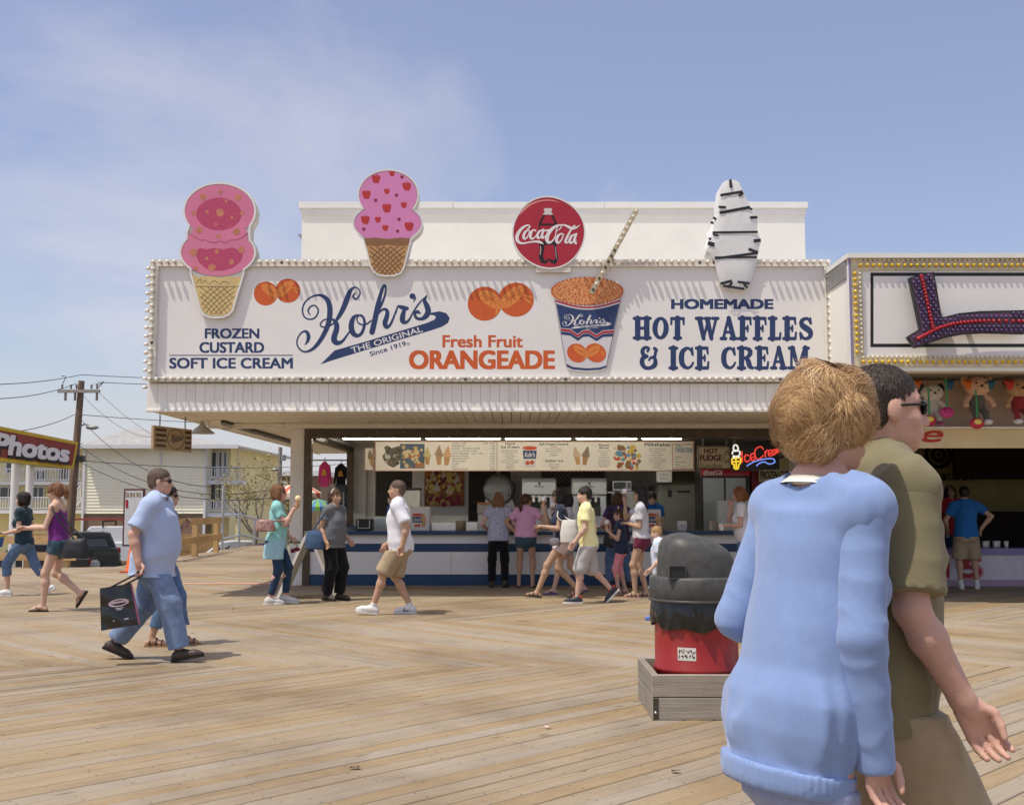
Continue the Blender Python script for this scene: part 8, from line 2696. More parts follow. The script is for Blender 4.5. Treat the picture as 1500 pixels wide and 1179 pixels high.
		if not straps:
			fa = 1 + s.fat*1.2
			for i in (0,1):
				F.cone(s.w(s.neck + s.up*0.0*k), s.w(s.sh[i] + s.up*0.004*k),0.05*k + loose, 0.05*k + loose, 0.04)
				A = F
				if split:
					A = Field(res or s.res)
					F.ell(s.w(s.sh[i] - s.up*0.012*k - s.ux*(1 if i else -1)*0.012*k), V3(.046,.052,.056)*k*(1 if f else 1.12) + loose*0.8,0.03)
				A.ell(s.w(s.sh[i] - s.up*0.012*k), V3(.052,.054,.056)*k*(1 if f else 1.12) + loose*(0.8 if not split else 0.68),0.03)
				ra = ((.043,.036,.027) if f else (.050,.041,.031))
				a, e, w_ = s.sh[i], s.elbow[i], s.wrist[i]
				sl = min(sleeve, 1.0)
				end = a + (e - a)*sl
				A.cone(s.w(a), s.w(end), ra[0]*k*fa + loose*(1.0 if not split else 0.9),(ra[0] + (ra[1] - ra[0])*sl)*k*fa + loose*(1.5 if sleeve <= 1 else 1.0),0.03 if not split else 0.02, False, sleeve <= 1)
				if sleeve > 1:
					end = e + (w_ - e)*(sleeve - 1)
					A.cone(s.w(e), s.w(end), ra[1]*k*fa + loose, (ra[1] + (ra[2] - ra[1])*min(sleeve - 1,1))*k*fa + loose*0.9,0.02, False, True)
				if split:
					# creases that ring the arm, gathered at the elbow
					aw, ew, ww = np.array(s.w(a)), np.array(s.w(e)), np.array(s.w(w_))
					nz1 = folds(s.seed*3 + i, 1.0,34)
					def ring(p, aw=aw, ew=ew, ww=ww, nz1=nz1):
						d1, d2 = unit(ew - aw), unit(ww - ew)
						l1 = np.linalg.norm(ew - aw)
						t1 = (p - aw) @ d1; t2 = (p - ew) @ d2
						t = np.where(t2 > 0, l1 + t2, t1)
						q = t*80 + nz1(p)*7.0 + ((p - aw) @ np.array([5.0,14.0,0.0]))*2
						w = 0.35 + 0.9*np.exp(-((t - l1) / 0.10) ** 2) + 0.5*np.exp(-((t - 2*l1*0.95) / 0.09) ** 2)
						return -fold*0.30*w*(0.4 + 0.6*np.sin(nz1(p*0.7)*5))*(1 - 1.6*np.abs(np.sin(q*0.5)) ** 0.7)*np.clip(t / 0.10,0,1)
					A.noise = ring
					g = A.mesh()
					mesh_obj('sleeve', [g], m, s.t)
		else:
			for sx in (-1,1):
				pts = [s.hips + s.up*t*k + s.ux*sx*x*k + s.uy*y*k for (t, x, y) in ((0.38,0.075,0.10),(0.47,0.085,0.065),(0.51,0.085,-0.005),(0.46,0.08,-0.07),(0.38,0.075,-0.095))]
				for a, b in zip(pts[:-1], pts[1:]):
					F.cone(s.w(a), s.w(b),0.010*k, 0.010*k, 0.006)
		if fold:
			nz0 = folds(s.seed*7 + 1, fold, ff, fst, 1.0,0.4)
			hp_, up_ = s.w(s.hips), s.wd(s.up)
			F.noise = lambda p: nz0(p)*np.clip(np.abs((p - hp_) @ up_ - t0) / 0.05,0.12,1)
		nk = s.w(s.neck + s.up*(0.030 - vneck*0.3)*k + s.uy*(0.022 + vneck - nback)*k)
		if not straps:
			F.sub_ell(nk, V3(neck, neck*1.05, neck*0.85)*k, 0.01)
		else:
			pass
		g = F.mesh()
		s.top_obj = mesh_obj(name, [g], m, s.t)
		return s
	def bottoms(s, m, length=1.0, loose=0.014, flare=0.01, waist=0.07, name='trousers', fold=0.010, ff=85):
		"""length: 0..1 along the thigh, 1..2 along the shin"""
		k = s.k; f = s.sex == 'f'
		F = Field(s.res)
		waist = min(waist, getattr(s, 'hem', 9) + getattr(s, 'wgap', 0.03))
		st = s.stations(loose, -0.13, waist)
		base = np.array(s.stations(loose, -0.12,0.57))
		wz = waist*k
		st = [q for q in st if q[0] < wz - 0.003] or [(wz - 0.05, *[float(np.interp(wz - 0.05, base[:, 0], base[:, j])) for j in (1,2,3)])]
		st = st + [(wz, *[float(np.interp(wz, base[:, 0], base[:, j])) for j in (1,2,3)])]
		F.loft(s.w(s.hips), s.wd(s.up), s.wd(s.ux0), s.wd(s.uy0), st, 0.03, False, True)
		thick = 1 + s.fat*2.2
		for i, sx in enumerate((-1,1)):
			F.ell(s.w(s.hips + V3(sx*0.075,-0.055 - s.fat*0.2,-0.035)*k), V3(.085,.075,.095)*k + loose, 0.04)
			r1, r2 = ((.084,.053) if f else (.086,.056))
			l = min(length, 1)
			end = s.hip[i] + (s.knee[i] - s.hip[i])*l
			F.cone(s.w(s.hip[i] + V3(0,-0.005,0)), s.w(end), r1*k*thick + loose, (r1 + (r2 - r1)*l)*k*(1 + s.fat*(2.2 - 1.2*l)) + loose + flare*l, 0.03, False, length <= 1)
			if length > 1:
				l2 = length - 1
				end = s.knee[i] + (s.ankle[i] - s.knee[i])*l2
				mid = s.knee[i]*0.6 + s.ankle[i]*0.4
				F.cone(s.w(s.knee[i]), s.w(end), r2*k*(1 + s.fat) + loose + flare*0.8,(.050*(1 - l2) + .040*l2)*k*(1 + s.fat) + loose + flare, 0.03, False, True)
		if fold:
			F.noise = folds(s.seed*5 + 2, fold, ff, (1,1,0.8),1.0,0.2)
		F.sub_half(s.w(s.hips + s.up*waist*k), s.wd(s.up))
		s.bottom_obj = mesh_obj(name, [F.mesh()], m, s.t)
		return s
	def shoes(s, m, sole, kind='shoe'):
		k = s.k
		for i, sx in enumerate((-1,1)):
			fd, fu = s.foot[i]
			an0 = s.ankle[i] - fu*0.035*k
			up = MB()
			if kind in ('shoe', 'trainer'):
				F = Field(min(s.res, 0.0105))
				F.cone(s.w(an0 - fd*0.04*k - fu*0.012*k), s.w(an0 + fd*0.04*k - fu*0.005*k),.043*k, .044*k, 0.02)
				F.cone(s.w(an0 + fd*0.02*k), s.w(an0 + fd*0.135*k - fu*0.02*k),.044*k, .038*k, 0.02)
				F.cone(s.w(an0 + fd*0.13*k - fu*0.018*k), s.w(an0 + fd*0.185*k - fu*0.026*k),.040*k, .026*k, 0.02)
				F.cone(s.w(an0 - fd*0.012*k), s.w(s.ankle[i] + fu*0.012*k),.042*k, .041*k, 0.02, False, True)
				F.sub_half(s.w(an0 - fu*0.036*k), s.wd(-fu))
				sh = mesh_obj('shoe', [F.mesh()], m, s.t)
			th = 0.024 if kind == 'trainer' else (0.016 if kind == 'shoe' else 0.014)
			# sole outline
			prof = [(-0.085,0.022),(-0.075,0.036),(-0.03,0.040),(0.04,0.036),(0.12,0.047),(0.17,0.042),(0.205,0.022),(0.215,0.0)]
			if kind in ('sandal', 'flipflop'):
				prof = [(-0.075,0.02),(-0.065,0.033),(-0.03,0.036),(0.04,0.033),(0.12,0.044),(0.165,0.038),(0.19,0.02),(0.197,0.0)]
			sv = np.cross(fd, fu)
			pl = [(x, y) for x, y in prof] + [(x, -y) for x, y in prof[::-1][1:]]
			vs = []
			zt = -0.036 if kind in ('shoe', 'trainer') else -0.047
			for zz in (zt + 0.004, zt - th):
				for (x, y) in pl:
					vs.append(s.w(an0 + (fd*x + sv*y + fu*zz)*k))
			n = len(pl)
			up.add(vs, [tuple(range(n)), tuple(range(2*n - 1, n - 1,-1))] + [(j, n + j, n + (j + 1) % n, (j + 1) % n) for j in range(n)])
			if kind in ('shoe', 'trainer'):
				up.build('sole', sole, sh)
			else:
				so = up.build('sandal', m, s.t)
				m_ = MB()
				if kind == 'flipflop':
					tip = an0 + (fd*0.145 - fu*0.028)*k
					for sg in (-1,1):
						m_.tube([s.w(tip), s.w(an0 + (fd*0.085 + sv*sg*0.03 + fu*0.005)*k), s.w(an0 + (fd*0.03 + sv*sg*0.042 - fu*0.03)*k)], 0.006*k, 5)
				else:
					for x in (0.12,0.06,-0.01):
						m_.tube([s.w(an0 + (fd*x + sv*0.043*math.cos(q) + fu*(-0.042 + (0.052 + 0.02*(x < 0.1))*math.sin(q)))*k) for q in np.linspace(0, math.pi, 7)], 0.007*k, 5)
				m_.build('strap', sole, so)
		return s
	def socks(s, m, h=0.06):
		for i in (0,1):
			F = Field(0.011)
			a = s.ankle[i]; b = a + unit(s.knee[i] - a)*h*s.k
			F.cone(s.w(a - V3(0,0,0.02)*s.k), s.w(b),.040*s.k, .042*s.k, 0.01, False, True)
			mesh_obj('sock', [F.mesh()], m, s.t)
		return s
	# ---------------------------------------------------------------- hair
	def hair(s, m, style='short', vol=0.010, length=0.2, rough=0.004, freq=110, strands=650, smat=None, back=True, fringe=True, res=None, slen=None):
		k = s.k
		F = Field(res or min(s.fine, 0.009))
		rot = s.M @ s.hM
		E = lambda x, y, z, rx, ry, rz, kk=0.02: F.ell(s.w(s.hd(x, y, z)), V3(rx, ry, rz)*k, kk, rot)
		Cn = lambda a, b, ra, rb, kk=0.02: F.cone(s.w(s.hd(*a)), s.w(s.hd(*b)), ra*k, rb*k, kk)
		v = vol
		E(0,-0.016,0.042,.074 + v, .094 + v, .080 + v*1.1,0.02)
		if style == 'short':
			E(0,-0.045,-0.01,.070 + v*0.7,.062 + v*0.7,.062,0.02)
		elif style == 'bob':
			E(0,-0.040,-0.02,.080 + v, .072 + v, .09,0.02)
			for sx in (-1,1): E(sx*0.066,-0.005,-0.03,.024 + v*0.6,.045 + v*0.5,.075,0.02)
		elif style in ('long', 'wavy'):
			E(0,-0.045,-0.02,.080 + v, .068 + v, .10,0.02)
			for sx in (-1,1): E(sx*0.066,-0.012,-0.03,.022 + v*0.6,.040 + v*0.5,.075,0.02)
			n = 4
			for sx in (-0.045,0,0.045):
				p = V3(sx, -0.065,-0.03)
				for j in range(n):
					wv = 0.012*math.sin(j*2.1 + sx*60) if style == 'wavy' else 0
					q = p + V3(wv + sx*0.12,-0.006,-length / n)
					Cn(tuple(p), tuple(q),.042 + v*0.3,.042 + v*0.3 - (0.014 if j == n - 1 else 0),0.02)
					p = q
		elif style == 'ponytail':
			E(0,-0.040,-0.005,.074 + v, .066 + v, .066,0.02)
			Cn((0,-0.095,0.045),(0,-0.125,0.035),.024,.028,0.012)
			p = V3(0,-0.125,0.035)
			for j in range(4):
				q = p + V3(0.008*math.sin(j*2),-0.012 + j*0.006,-length / 4)
				Cn(tuple(p), tuple(q),.030 - 0.002*j, .029 - 0.004*j, 0.012)
				p = q
		elif style == 'curly':
			E(0,-0.030,-0.01,.088 + v, .086 + v, .105,0.02)
			for sx in (-1,1): E(sx*0.070,-0.01,-0.04,.036 + v, .052 + v, .085,0.02)
		elif style == 'puffy':
			E(0,-0.030,0.030,.078 + v, .086 + v, .082 + v, 0.03)
			E(0,-0.052,-0.030,.066 + v*0.4,.052 + v*0.4,.050,0.03)
			for sx in (-1,1): E(sx*0.064,0.016,0.014,.022 + v*0.6,.060,.046,0.03)
			E(0,0.040,0.080,.062,.056,.036 + v*0.5,0.04)
			E(0.01,-0.01,0.100,.055,.065,.026 + v*0.4,0.05)
		F.noise = folds(s.seed + 3, rough, freq, (1,1,0.7))
		# open the face
		if style == 'puffy':
			F.sub_ell(s.w(s.hd(0,0.128,-0.045)), V3(.062,.066,.080)*k, 0.01, rot)
		else:
			F.sub_ell(s.w(s.hd(0,0.098,-0.020 if fringe else -0.005)), V3(.066,.060,.078)*k, 0.01, rot)
			F.sub_ell(s.w(s.hd(0,0.075,-0.085)), V3(.085,.070,.060)*k, 0.01, rot)
		if style == 'short':
			for sx in (-1,1):
				F.sub_ell(s.w(s.hd(sx*0.085,0.012,-0.022)), V3(.03,.034,.045)*k, 0.01, rot)
		g = F.mesh()
		s.hair_obj = mesh_obj('hair', [g], m, s.t)
		if strands:
			vv, ff = g
			rg = np.random.RandomState(s.seed)
			c = np.array(s.w(s.hc))
			pick = rg.choice(len(ff), strands)
			cen = vv[ff[pick]].mean(1)
			e1 = vv[ff[pick][:, 1]] - vv[ff[pick][:, 0]]; e2 = vv[ff[pick][:, 3]] - vv[ff[pick][:, 0]]
			nn = np.cross(e1, e2); nn /= np.linalg.norm(nn, axis=1)[:, None] + 1e-9
			m_ = MB()
			swirl = folds(s.seed + 9,1.0,60 if style != 'puffy' else 34)
			lift = folds(s.seed + 12,1.0,85)
			ph = swirl(cen); lf = lift(cen)
			sweep = s.wd(s.hM @ V3(-0.25,-1.0,-0.35))
			calm = 0.35 if style in ('short', 'ponytail', 'long', 'bob') else 1.0
			slen = slen or (0.022 if style == 'short' else 0.06)
			crown = np.array(s.w(s.hd(0.01,-0.02,0.13)))
			for i in range(strands):
				n_ = nn[i]
				d = cen[i] - crown
				if style == 'puffy':
					d = sweep + 0.5*unit(d)
				d = d - n_*(d @ n_)
				d = unit(d)
				sd = np.cross(n_, d)
				a = ph[i]*1.6*calm + rg.normal()*0.20
				d = d*math.cos(a) + sd*math.sin(a)
				sd = np.cross(n_, d)
				ln = (slen + slen*0.6*rg.rand())*k
				wd_ = (0.0009 + 0.0007*rg.rand())*k*max(1.0, min(s.fine / 0.0045,2.6))
				cv = ph[i]*1.2 + rg.normal()*0.35
				hl = (0.012 + 0.016*lf[i])*calm*k*(slen / 0.05)
				pts = []
				for j in range(6):
					t = j / 5
					pts.append(cen[i] + n_*(0.001 + hl*math.sin(t*2.9)) + d*ln*(t - 0.3) + sd*ln*cv*(t - 0.3) ** 2)
				q = []
				for j in range(6):
					wa = wd_*(1 - j / 6)
					q += [pts[j] - sd*wa, pts[j] + sd*wa]
				m_.add(q, [(2*j, 2*j + 1,2*j + 3,2*j + 2) for j in range(5)], True)
			o = m_.build('hair_strands', smat or m, s.t)
			tag(o, kind='stuff')
		return s
	def glasses(s, dark=True):
		k = s.k
		m_ = MB()
		gm = mat('sunglass', (0.012,0.012,0.014),0.12, var=0)
		for sx in (-1,1):
			c = [s.w(s.hd(sx*0.034 + 0.027*math.cos(a),0.098 - 0.012*abs(math.cos(a)*sx + 1)*0.5*(1 if True else 0),0.006 + 0.019*math.sin(a))) for a in np.linspace(0,6.283,12, endpoint=False)]
			b = [p - np.array(s.wd(s.hM @ V3(0,0.006,0)*k)) for p in c]
			m_.add(c + b, [tuple(range(12)), tuple(range(23,11,-1))] + [(j, 12 + j, 12 + (j + 1) % 12,(j + 1) % 12) for j in range(12)])
			m_.tube([s.w(s.hd(sx*0.060,0.088,0.012)), s.w(s.hd(sx*0.075,0.05,0.012)), s.w(s.hd(sx*0.078,-0.01,0.008))], 0.0035*k, 5)
		m_.tube([s.w(s.hd(-0.01,0.105,0.012)), s.w(s.hd(0.01,0.105,0.012))], 0.003*k, 5)
		m_.build('sunglasses', gm, s.t)
		return s

def ice_cream(label, p, h=0.16, scoop=(230,216,196), tilt=(0,0), wrap=None):
	"""small cone held in a hand; p is the grip point"""
	p = Vector(p)
	up = Vector((tilt[0], tilt[1], 1)).normalized()
	q = up.to_track_quat('Z', 'Y').to_matrix()
	t = thing('ice_cream_cone', p, label, 'ice cream', 'ice creams being eaten')
	def lt(prof, nm, mt):
		m_ = MB(); m_.lathe(prof, (0,0,0),14)
		m_.v = [tuple(q @ Vector(v) + p) for v in m_.v]
		m_.build(nm, mt, t)
	lt([(0.006,-0.06),(0.016,-0.02),(0.026,0.03),(0.030,0.034),(0.030,0.045)], 'cone', flat('wafer', (206,160,104),0.6, var=0.1))
	if wrap:
		lt([(0.012,-0.045),(0.019,-0.018),(0.028,0.02)], 'paper_wrap', flat('wrap_%d_%d_%d' % wrap, wrap, 0.6))
	lt([(0.030,0.045),(0.040,0.056),(0.043,0.075),(0.038,0.098),(0.024,0.115),(0.001,0.122)], 'scoop', mat('scoop_%d_%d_%d' % scoop, S(*scoop),0.5, var=0.06, bump=0.3, bscale=50))
	return t
def soft_bag(name, label, c, size, m, yaw=0, strap=None, sag=0.25, cat='bag', seed=3, res=0.012, square=False):
	"""soft bag: rounded body with folds; strap: world points"""
	t = thing(name, Vector(c) - Vector((0,0, size[2] / 2)), label, cat)
	F = Field(res)
	a = R(yaw)
	rot = np.array([[math.cos(a),-math.sin(a),0], [math.sin(a), math.cos(a),0], [0,0,1]])
	c = np.array(c, float)
	F.loft(c, V3(0,0,1), rot @ V3(1,0,0), rot @ V3(0,1,0), [(-size[2] / 2, size[0] / 2*0.96, size[1] / 2,0),(-size[2]*0.1, size[0] / 2, size[1] / 2*0.98,0),(size[2]*0.3, size[0] / 2*(1 - sag*0.6), size[1] / 2*0.7,0),(size[2] / 2, size[0] / 2*(1 - sag), size[1] / 2*0.35,0)], 0.02, True, True)
	F.noise = folds(seed, 0.007,38)
	mesh_obj('bag_body', [F.mesh()], m, t)
	if strap:
		for i, sp_ in enumerate(strap):
			m_ = MB(); m_.tube(catmull([tuple(p) for p in sp_], 5),0.011,6); m_.build('strap', m, t)
	return t
# ------------------------------------------------------------------ the crowd
def hx(u, Y, v=800): return P(u, v, Y).x
FL = 0.096
DENIM = cloth('denim', (92,116,150),0.25,22)
DENIM_L = cloth('denim_light', (118,138,170),0.2,22)
DENIM_D = cloth('denim_dark', (40,62,88),0.2,22)
DSHORT = cloth('denim_short', (66,90,104),0.25,22)
KHAKI = cloth('khaki', (168,150,122),0.1,12)
BLACKC = cloth('black', (22,22,25),0.15,10)
WSHOE = mat('white_shoe', (0.72,0.71,0.70),0.5, var=0.05)
DSHOE = mat('dark_shoe', (0.05,0.035,0.028),0.5, var=0.1)
WSOLE = mat('white_sole', (0.7,0.69,0.67),0.6, var=0.04)
DSOLE = mat('dark_sole', (0.02,0.018,0.016),0.7)
H_DARK = hair_mat('dark', (44,34,30))
H_BRN = hair_mat('brown', (92,66,46))
H_GIN = hair_mat('ginger', (142,98,66))
H_BLD = hair_mat('blond', (176,140,92))
H_GRY = hair_mat('greybrown', (104,86,74))

# far left walker, half outside the photograph
Y = 17.2
p = Person('person in cropped jeans and dark top carrying a blue bucket at the far left', hx(34, Y), Y, 90,1.62, 'f', feet=[(-.08,.20, FL, 0,0),(.08,-.42,.15,28,0)],
		   arms=[dict(w=(.02,.22,-.34), p=(.2,-.6,-1), c=.8), dict(w=(.0,.1,-.45))], seed=21)
p.body().top(cloth('dark_teal', (40,60,70)),0.5,-0.06).bottoms(DENIM, 1.45,0.012).shoes(WSHOE, WSOLE, 'trainer').hair(H_DARK, 'bob', 0.012)
c = Vector(p.palm(0))
t = thing('toy_bucket', c - Vector((0,0,0.16)), 'blue toy bucket with yellow rim carried at the far left', 'bucket')
MB().lathe([(0.0001,0),(0.075,0),(0.1,0.17),(0.106,0.18),(0.095,0.175),(0.07,0.02)], c - Vector((0.02,0.0,0.18)),18).build('pail', flat('bucket_blue', (60,110,176),0.4), t)
MB().lathe([(0.1,0.15),(0.108,0.155),(0.108,0.182),(0.1,0.186)], c - Vector((0.02,0.0,0.18)),18).build('rim_band', flat('bucket_yellow', (226,196,70),0.4), t)

# woman in the purple top
Y = 14.7
p = Person('woman in purple tank top and denim shorts walking left with a black shoulder bag', hx(86, Y), Y, 90,1.68, 'f', lean=4, head=(0,-6),
		   feet=[(-.08,.15, FL, 0,0),(.08,-.27,.25,58,0)], arms=[dict(w=(.02,.33,-.26), p=(.2,-.5,-1), c=.7), dict(w=(-.04,.32,-.24), p=(.2,-.5,-1), c=.7)], skin='fair', seed=22)
p.body().top(cloth('purple', (116,48,126)),0.3,0.01,0.012, straps=True, name='tank_top').bottoms(DSHORT, 0.36,0.016,0.012, name='shorts').shoes(DSOLE, DSOLE, 'flipflop').hair(H_GIN, 'ponytail', 0.010,0.13).glasses()
sh = Vector(p.w(p.sh[0])) + Vector((0,0,0.05))
c = Vector((hx(112, Y - 0.22), Y - 0.24, P(0,802, Y).z))
soft_bag('shoulder_bag', 'large black shoulder bag hanging behind the purple tank top', c, (0.34,0.16,0.26), mat('bag_black', (0.016,0.016,0.018),0.5),0, [[sh, sh + Vector((0.06,-0.1,-0.12)), c + Vector((-0.02,-0.02,0.12))], [sh + Vector((0.01,0.06,0)), sh + Vector((0.14,0.04,-0.2)), c + Vector((0.1,0.04,0.11))]])

# big man in the blue shirt
Y = 10.1
man = Person('heavy man in light blue shirt and jeans walking right with a shopping bag', hx(226, Y), Y, -90,1.75, 'm', fat=0.052, lean=2, head=(8,0),
			 feet=[(-.09,-.36,.15,22,0),(.09,.28,.10,-10,0)], arms=[dict(w=(.02,.02,-.50)), dict(w=(.10,-.06,-.50), p=(.4,-1,0), c=.95, t=(0,1,0))], skin='rosy', res=0.0115, fine=0.008, seed=23, drop=0.0)
SHB = cloth('light_blue_shirt', (172,188,220),0.05,8)
man.body().top(SHB, 0.80,-0.15,0.030, neck=0.072, flare=0.012, fold=0.010, ff=60, vneck=0.02).bottoms(DENIM_L, 1.94,0.018,0.030, fold=0.010, ff=65).shoes(DSHOE, DSOLE, 'shoe').hair(H_GRY, 'short', 0.007, rough=0.002).glasses()
def collar(pp, m, r=0.075, h=0.035, dz=0.0):
	k = pp.k
	m_ = MB()
	n = 20
	vs, fs = [], []
	for j in range(n + 1):
		a = R(-235 + 290*j / n) if False else R(110 + 320*j / n)
		for (rr, z) in ((r*0.92,0.0),(r*0.86, h),(r*1.12, h*0.15)):
			q = pp.neck + pp.up*(0.012 + dz + z)*k + (pp.ux*math.cos(a) + pp.uy*(math.sin(a) + 0.12))*rr*k
			vs.append(pp.w(q))
	for j in range(n):
		for s_i in range(2):
			fs.append((3*j + s_i, 3*j + 3 + s_i, 3*j + 4 + s_i, 3*j + 1 + s_i))
	m_.add(vs, fs, True)
	m_.build('collar', m, pp.t)
collar(man, SHB, 0.085,0.04)
# pocket flap and buttons of the shirt
# shopping bag
g = Vector(man.palm(1,0.08,0.03))
c = Vector((hx(176, Y - 0.30), Y - 0.30, P(0,888, Y - 0.3).z))
t = thing('shopping_bag', c - Vector((0,0,0.23)), 'glossy black and pink shopping bag with oval emblem held by the man in blue', 'bag')
GB = mat('glossy_black', (0.012,0.013,0.012),0.16, var=0.1, bump=0.5, bscale=9, coat=0.4)
PB = mat('glossy_pink', S(206,116,146),0.25, var=0.15, scale=7, bump=0.4, bscale=9)
ax_, ay_ = Vector((0.955,0.20,0.0)).normalized(), Vector((-0.2,0.955,0)).normalized()
tiltm = Matrix.Rotation(R(-9),3, 'Y')
def bq(x, y, z):
	v = ax_*x + ay_*y + Vector((0,0, z))
	return tiltm @ (v*0.82) + c
NB = 8
def bag_sheet(fn, m, name, nu=10, nv=10):
	m_ = MB(); vs = [fn(i / nu, j / nv) for j in range(nv + 1) for i in range(nu + 1)]
	m_.add(vs, [(j*(nu + 1) + i, j*(nu + 1) + i + 1,(j + 1)*(nu + 1) + i + 1,(j + 1)*(nu + 1) + i) for j in range(nv) for i in range(nu)], True)
	return m_.build(name, m, t)
wv = lambda u, v: 0.008*math.sin(u*9 + v*4) + 0.006*math.sin(v*13 + u*3)
hw2 = lambda v: 0.19 - 0.035*v
bag_sheet(lambda u, v: bq((u*2 - 1)*hw2(v),-0.07*(1 - 0.45*v) - 0.018*math.sin(math.pi*u) + wv(u, v),-0.22 + 0.44*v), GB, 'front_panel')
bag_sheet(lambda u, v: bq((u*2 - 1)*hw2(v),0.07*(1 - 0.45*v) + 0.015*math.sin(math.pi*u),-0.22 + 0.44*v), GB, 'back_panel')
bag_sheet(lambda u, v: bq(hw2(v) + 0.012*math.sin(math.pi*u),(u*2 - 1)*0.07*(1 - 0.45*v),-0.22 + 0.44*v), PB, 'side_panel')
bag_sheet(lambda u, v: bq(-hw2(v),(u*2 - 1)*0.07*(1 - 0.45*v),-0.22 + 0.44*v), PB, 'side_panel')
bag_sheet(lambda u, v: bq((u*2 - 1)*0.19,(v*2 - 1)*0.07,-0.22), GB, 'bottom_panel', 3,3)
m_ = MB(); n = 28; vs, fs = [], []
for k in range(n):
	a = 2*math.pi*k / n
	for rr in (1.0,0.72):
		x, z = 0.105*rr*math.cos(a) + 0.02,0.04*rr*math.sin(a) + 0.04
		u_, v_ = (x / hw2(0.6) + 1) / 2,(z + 0.22) / 0.44
		vs.append(bq(x, -0.07*(1 - 0.45*v_) - 0.018*math.sin(math.pi*u_) + wv(u_, v_) - 0.007, z))
for k in range(n):
	j = (k + 1) % n; fs.append((2*k, 2*j, 2*j + 1,2*k + 1))
m_.add(vs, fs)
for (z0, x0, x1, h_) in ((-0.02,-0.02,0.06,0.008),(-0.035,-0.005,0.045,0.007),(-0.145,-0.06,0.10,0.012),(0.036,-0.05,0.09,0.02)):
	q = []
	for (x, z) in ((x0, z0),(x1, z0),(x1, z0 + h_),(x0, z0 + h_)):
		u_, v_ = (x / hw2(0.5) + 1) / 2,(z + 0.22) / 0.44
		q.append(bq(x, -0.07*(1 - 0.45*v_) - 0.018*math.sin(math.pi*u_) + wv(u_, v_) - 0.007, z))
	m_.face(q)
m_.build('emblem', flat('emblem_silver', (196,178,186),0.4), t)
for yy in (-0.035,0.035):
	MB().tube([Vector(p_) for p_ in catmull([tuple(bq(-0.06, yy, 0.21)), tuple(g + Vector((-0.035, yy*0.3,-0.03))), tuple(g + Vector((0.0, yy*0.2,0.0))), tuple(g + Vector((0.035, yy*0.3,-0.03))), tuple(bq(0.08, yy, 0.21))], 6)], 0.008,6).build('handle', GB, t)

# companion behind him
Y = 11.15
p = Person('dark haired person in sunglasses and jeans half hidden behind the man in blue', hx(240, Y), Y, -90,1.60, 'f', feet=[(-.08,.22, FL, 0,0),(.08,-.08, FL, 0,0)],
		   arms=[dict(w=(-.02,.15,-.12), p=(.2,-.5,-1), c=.8, d=(0,.5,.6)), dict(w=(.04,.0,-.5))], skin='tan', seed=24)
p.body().top(cloth('slate_blue', (86,116,150)),0.5,-0.08).bottoms(DENIM, 1.72,0.014,0.01).shoes(mat('tan_sandal', (0.3,0.18,0.1),0.6), DSOLE, 'sandal').hair(H_DARK, 'short', 0.012).glasses()

# woman in teal with a small cone
Y = 15.75
p = Person('woman in teal shirt with light blue sweater round her waist eating a cone', hx(405, Y), Y, -88,1.67, 'f', fat=0.012, lean=1, head=(0,4),
		   feet=[(-.07,.13,.11,4,0),(.07,-.07, FL, 0,0)], arms=[dict(w=(.02,.17,-.45), c=.8), dict(w=(-.03,.25,-.03), p=(.3,-.35,-1), c=.85, d=(-.1,.6,.6), t=(-.3,-.2,1))], skin='rosy', seed=25)
p.body().top(cloth('teal', (146,204,200)),0.55,-0.02,0.012).bottoms(DENIM_D, 1.88,0.012,0.0, ff=90, fold=0.005).shoes(mat('pale_shoe', (0.6,0.57,0.54),0.6), WSOLE, 'trainer').hair(H_GIN, 'bob', 0.010).glasses()
F = Field(0.0125)
F.loft(p.w(p.hips), p.wd(p.up), p.wd(p.ux0), p.wd(p.uy0), [(-0.26,.20,.175,-.01),(-0.1,.205,.165,-.01),(0.03,.19,.14,0),(0.10,.16,.125,0)], 0.03, True, True)
F.noise = folds(9,0.014,26,(1,1,0.35))
F.sub_ell(p.w(p.hips + V3(0.02,0.16,-0.22)),(.10,.10,.16))
mesh_obj('tied_sweater', [F.mesh()], cloth('pale_aqua', (156,196,206)), p.t)
ice_cream('small pale ice cream cone held by the woman in teal', p.palm(1,0.07,0.02) + np.array([0.02,0,0.03]), scoop=(238,214,160))
c = Vector((hx(388, Y - 0.24), Y - 0.24, P(0,769, Y).z))
soft_bag('handbag', 'brown patterned handbag tucked under the arm of the woman in teal', c, (0.29,0.13,0.17), mat('bag_brown', S(112,70,62),0.5, col2=S(176,140,130), var=0, scale=22),0, [[c + Vector((-0.1,0,0.06)), Vector(p.w(p.elbow[1])) + Vector((0,-0.04,0.06)), c + Vector((0.1,0,0.06))]], seed=4)
q = Vector(p.palm(0,0.08,0.02))
t = thing('rose', q - Vector((0,0,0.1)), 'dark red rose with green leaves held upside down by the woman in teal', 'flower')
m_ = MB(); m_.tube([q + Vector((0,0,0.03)), q + Vector((0.03,-0.02,-0.02))], 0.005,5)
for k in range(8):
	a = k*0.8; m_.add([q, q + Vector((0.09*math.cos(a),0.05*math.sin(a),0.03*math.sin(a*2))), q + Vector((0.07*math.cos(a + 0.5),0.05*math.sin(a + 0.5),-0.03))], [(0,1,2)])
m_.build('leaves', flat('leaf_green', (70,110,60),0.6), t)
MB().sphere(q + Vector((0.04,-0.03,-0.11)),0.04,10,6,(1.1,1,0.8)).sphere(q + Vector((-0.02,-0.03,-0.13)),0.034,10,6).build('petals', flat('rose_red', (120,16,34),0.6, var=0.3, scale=30), t)
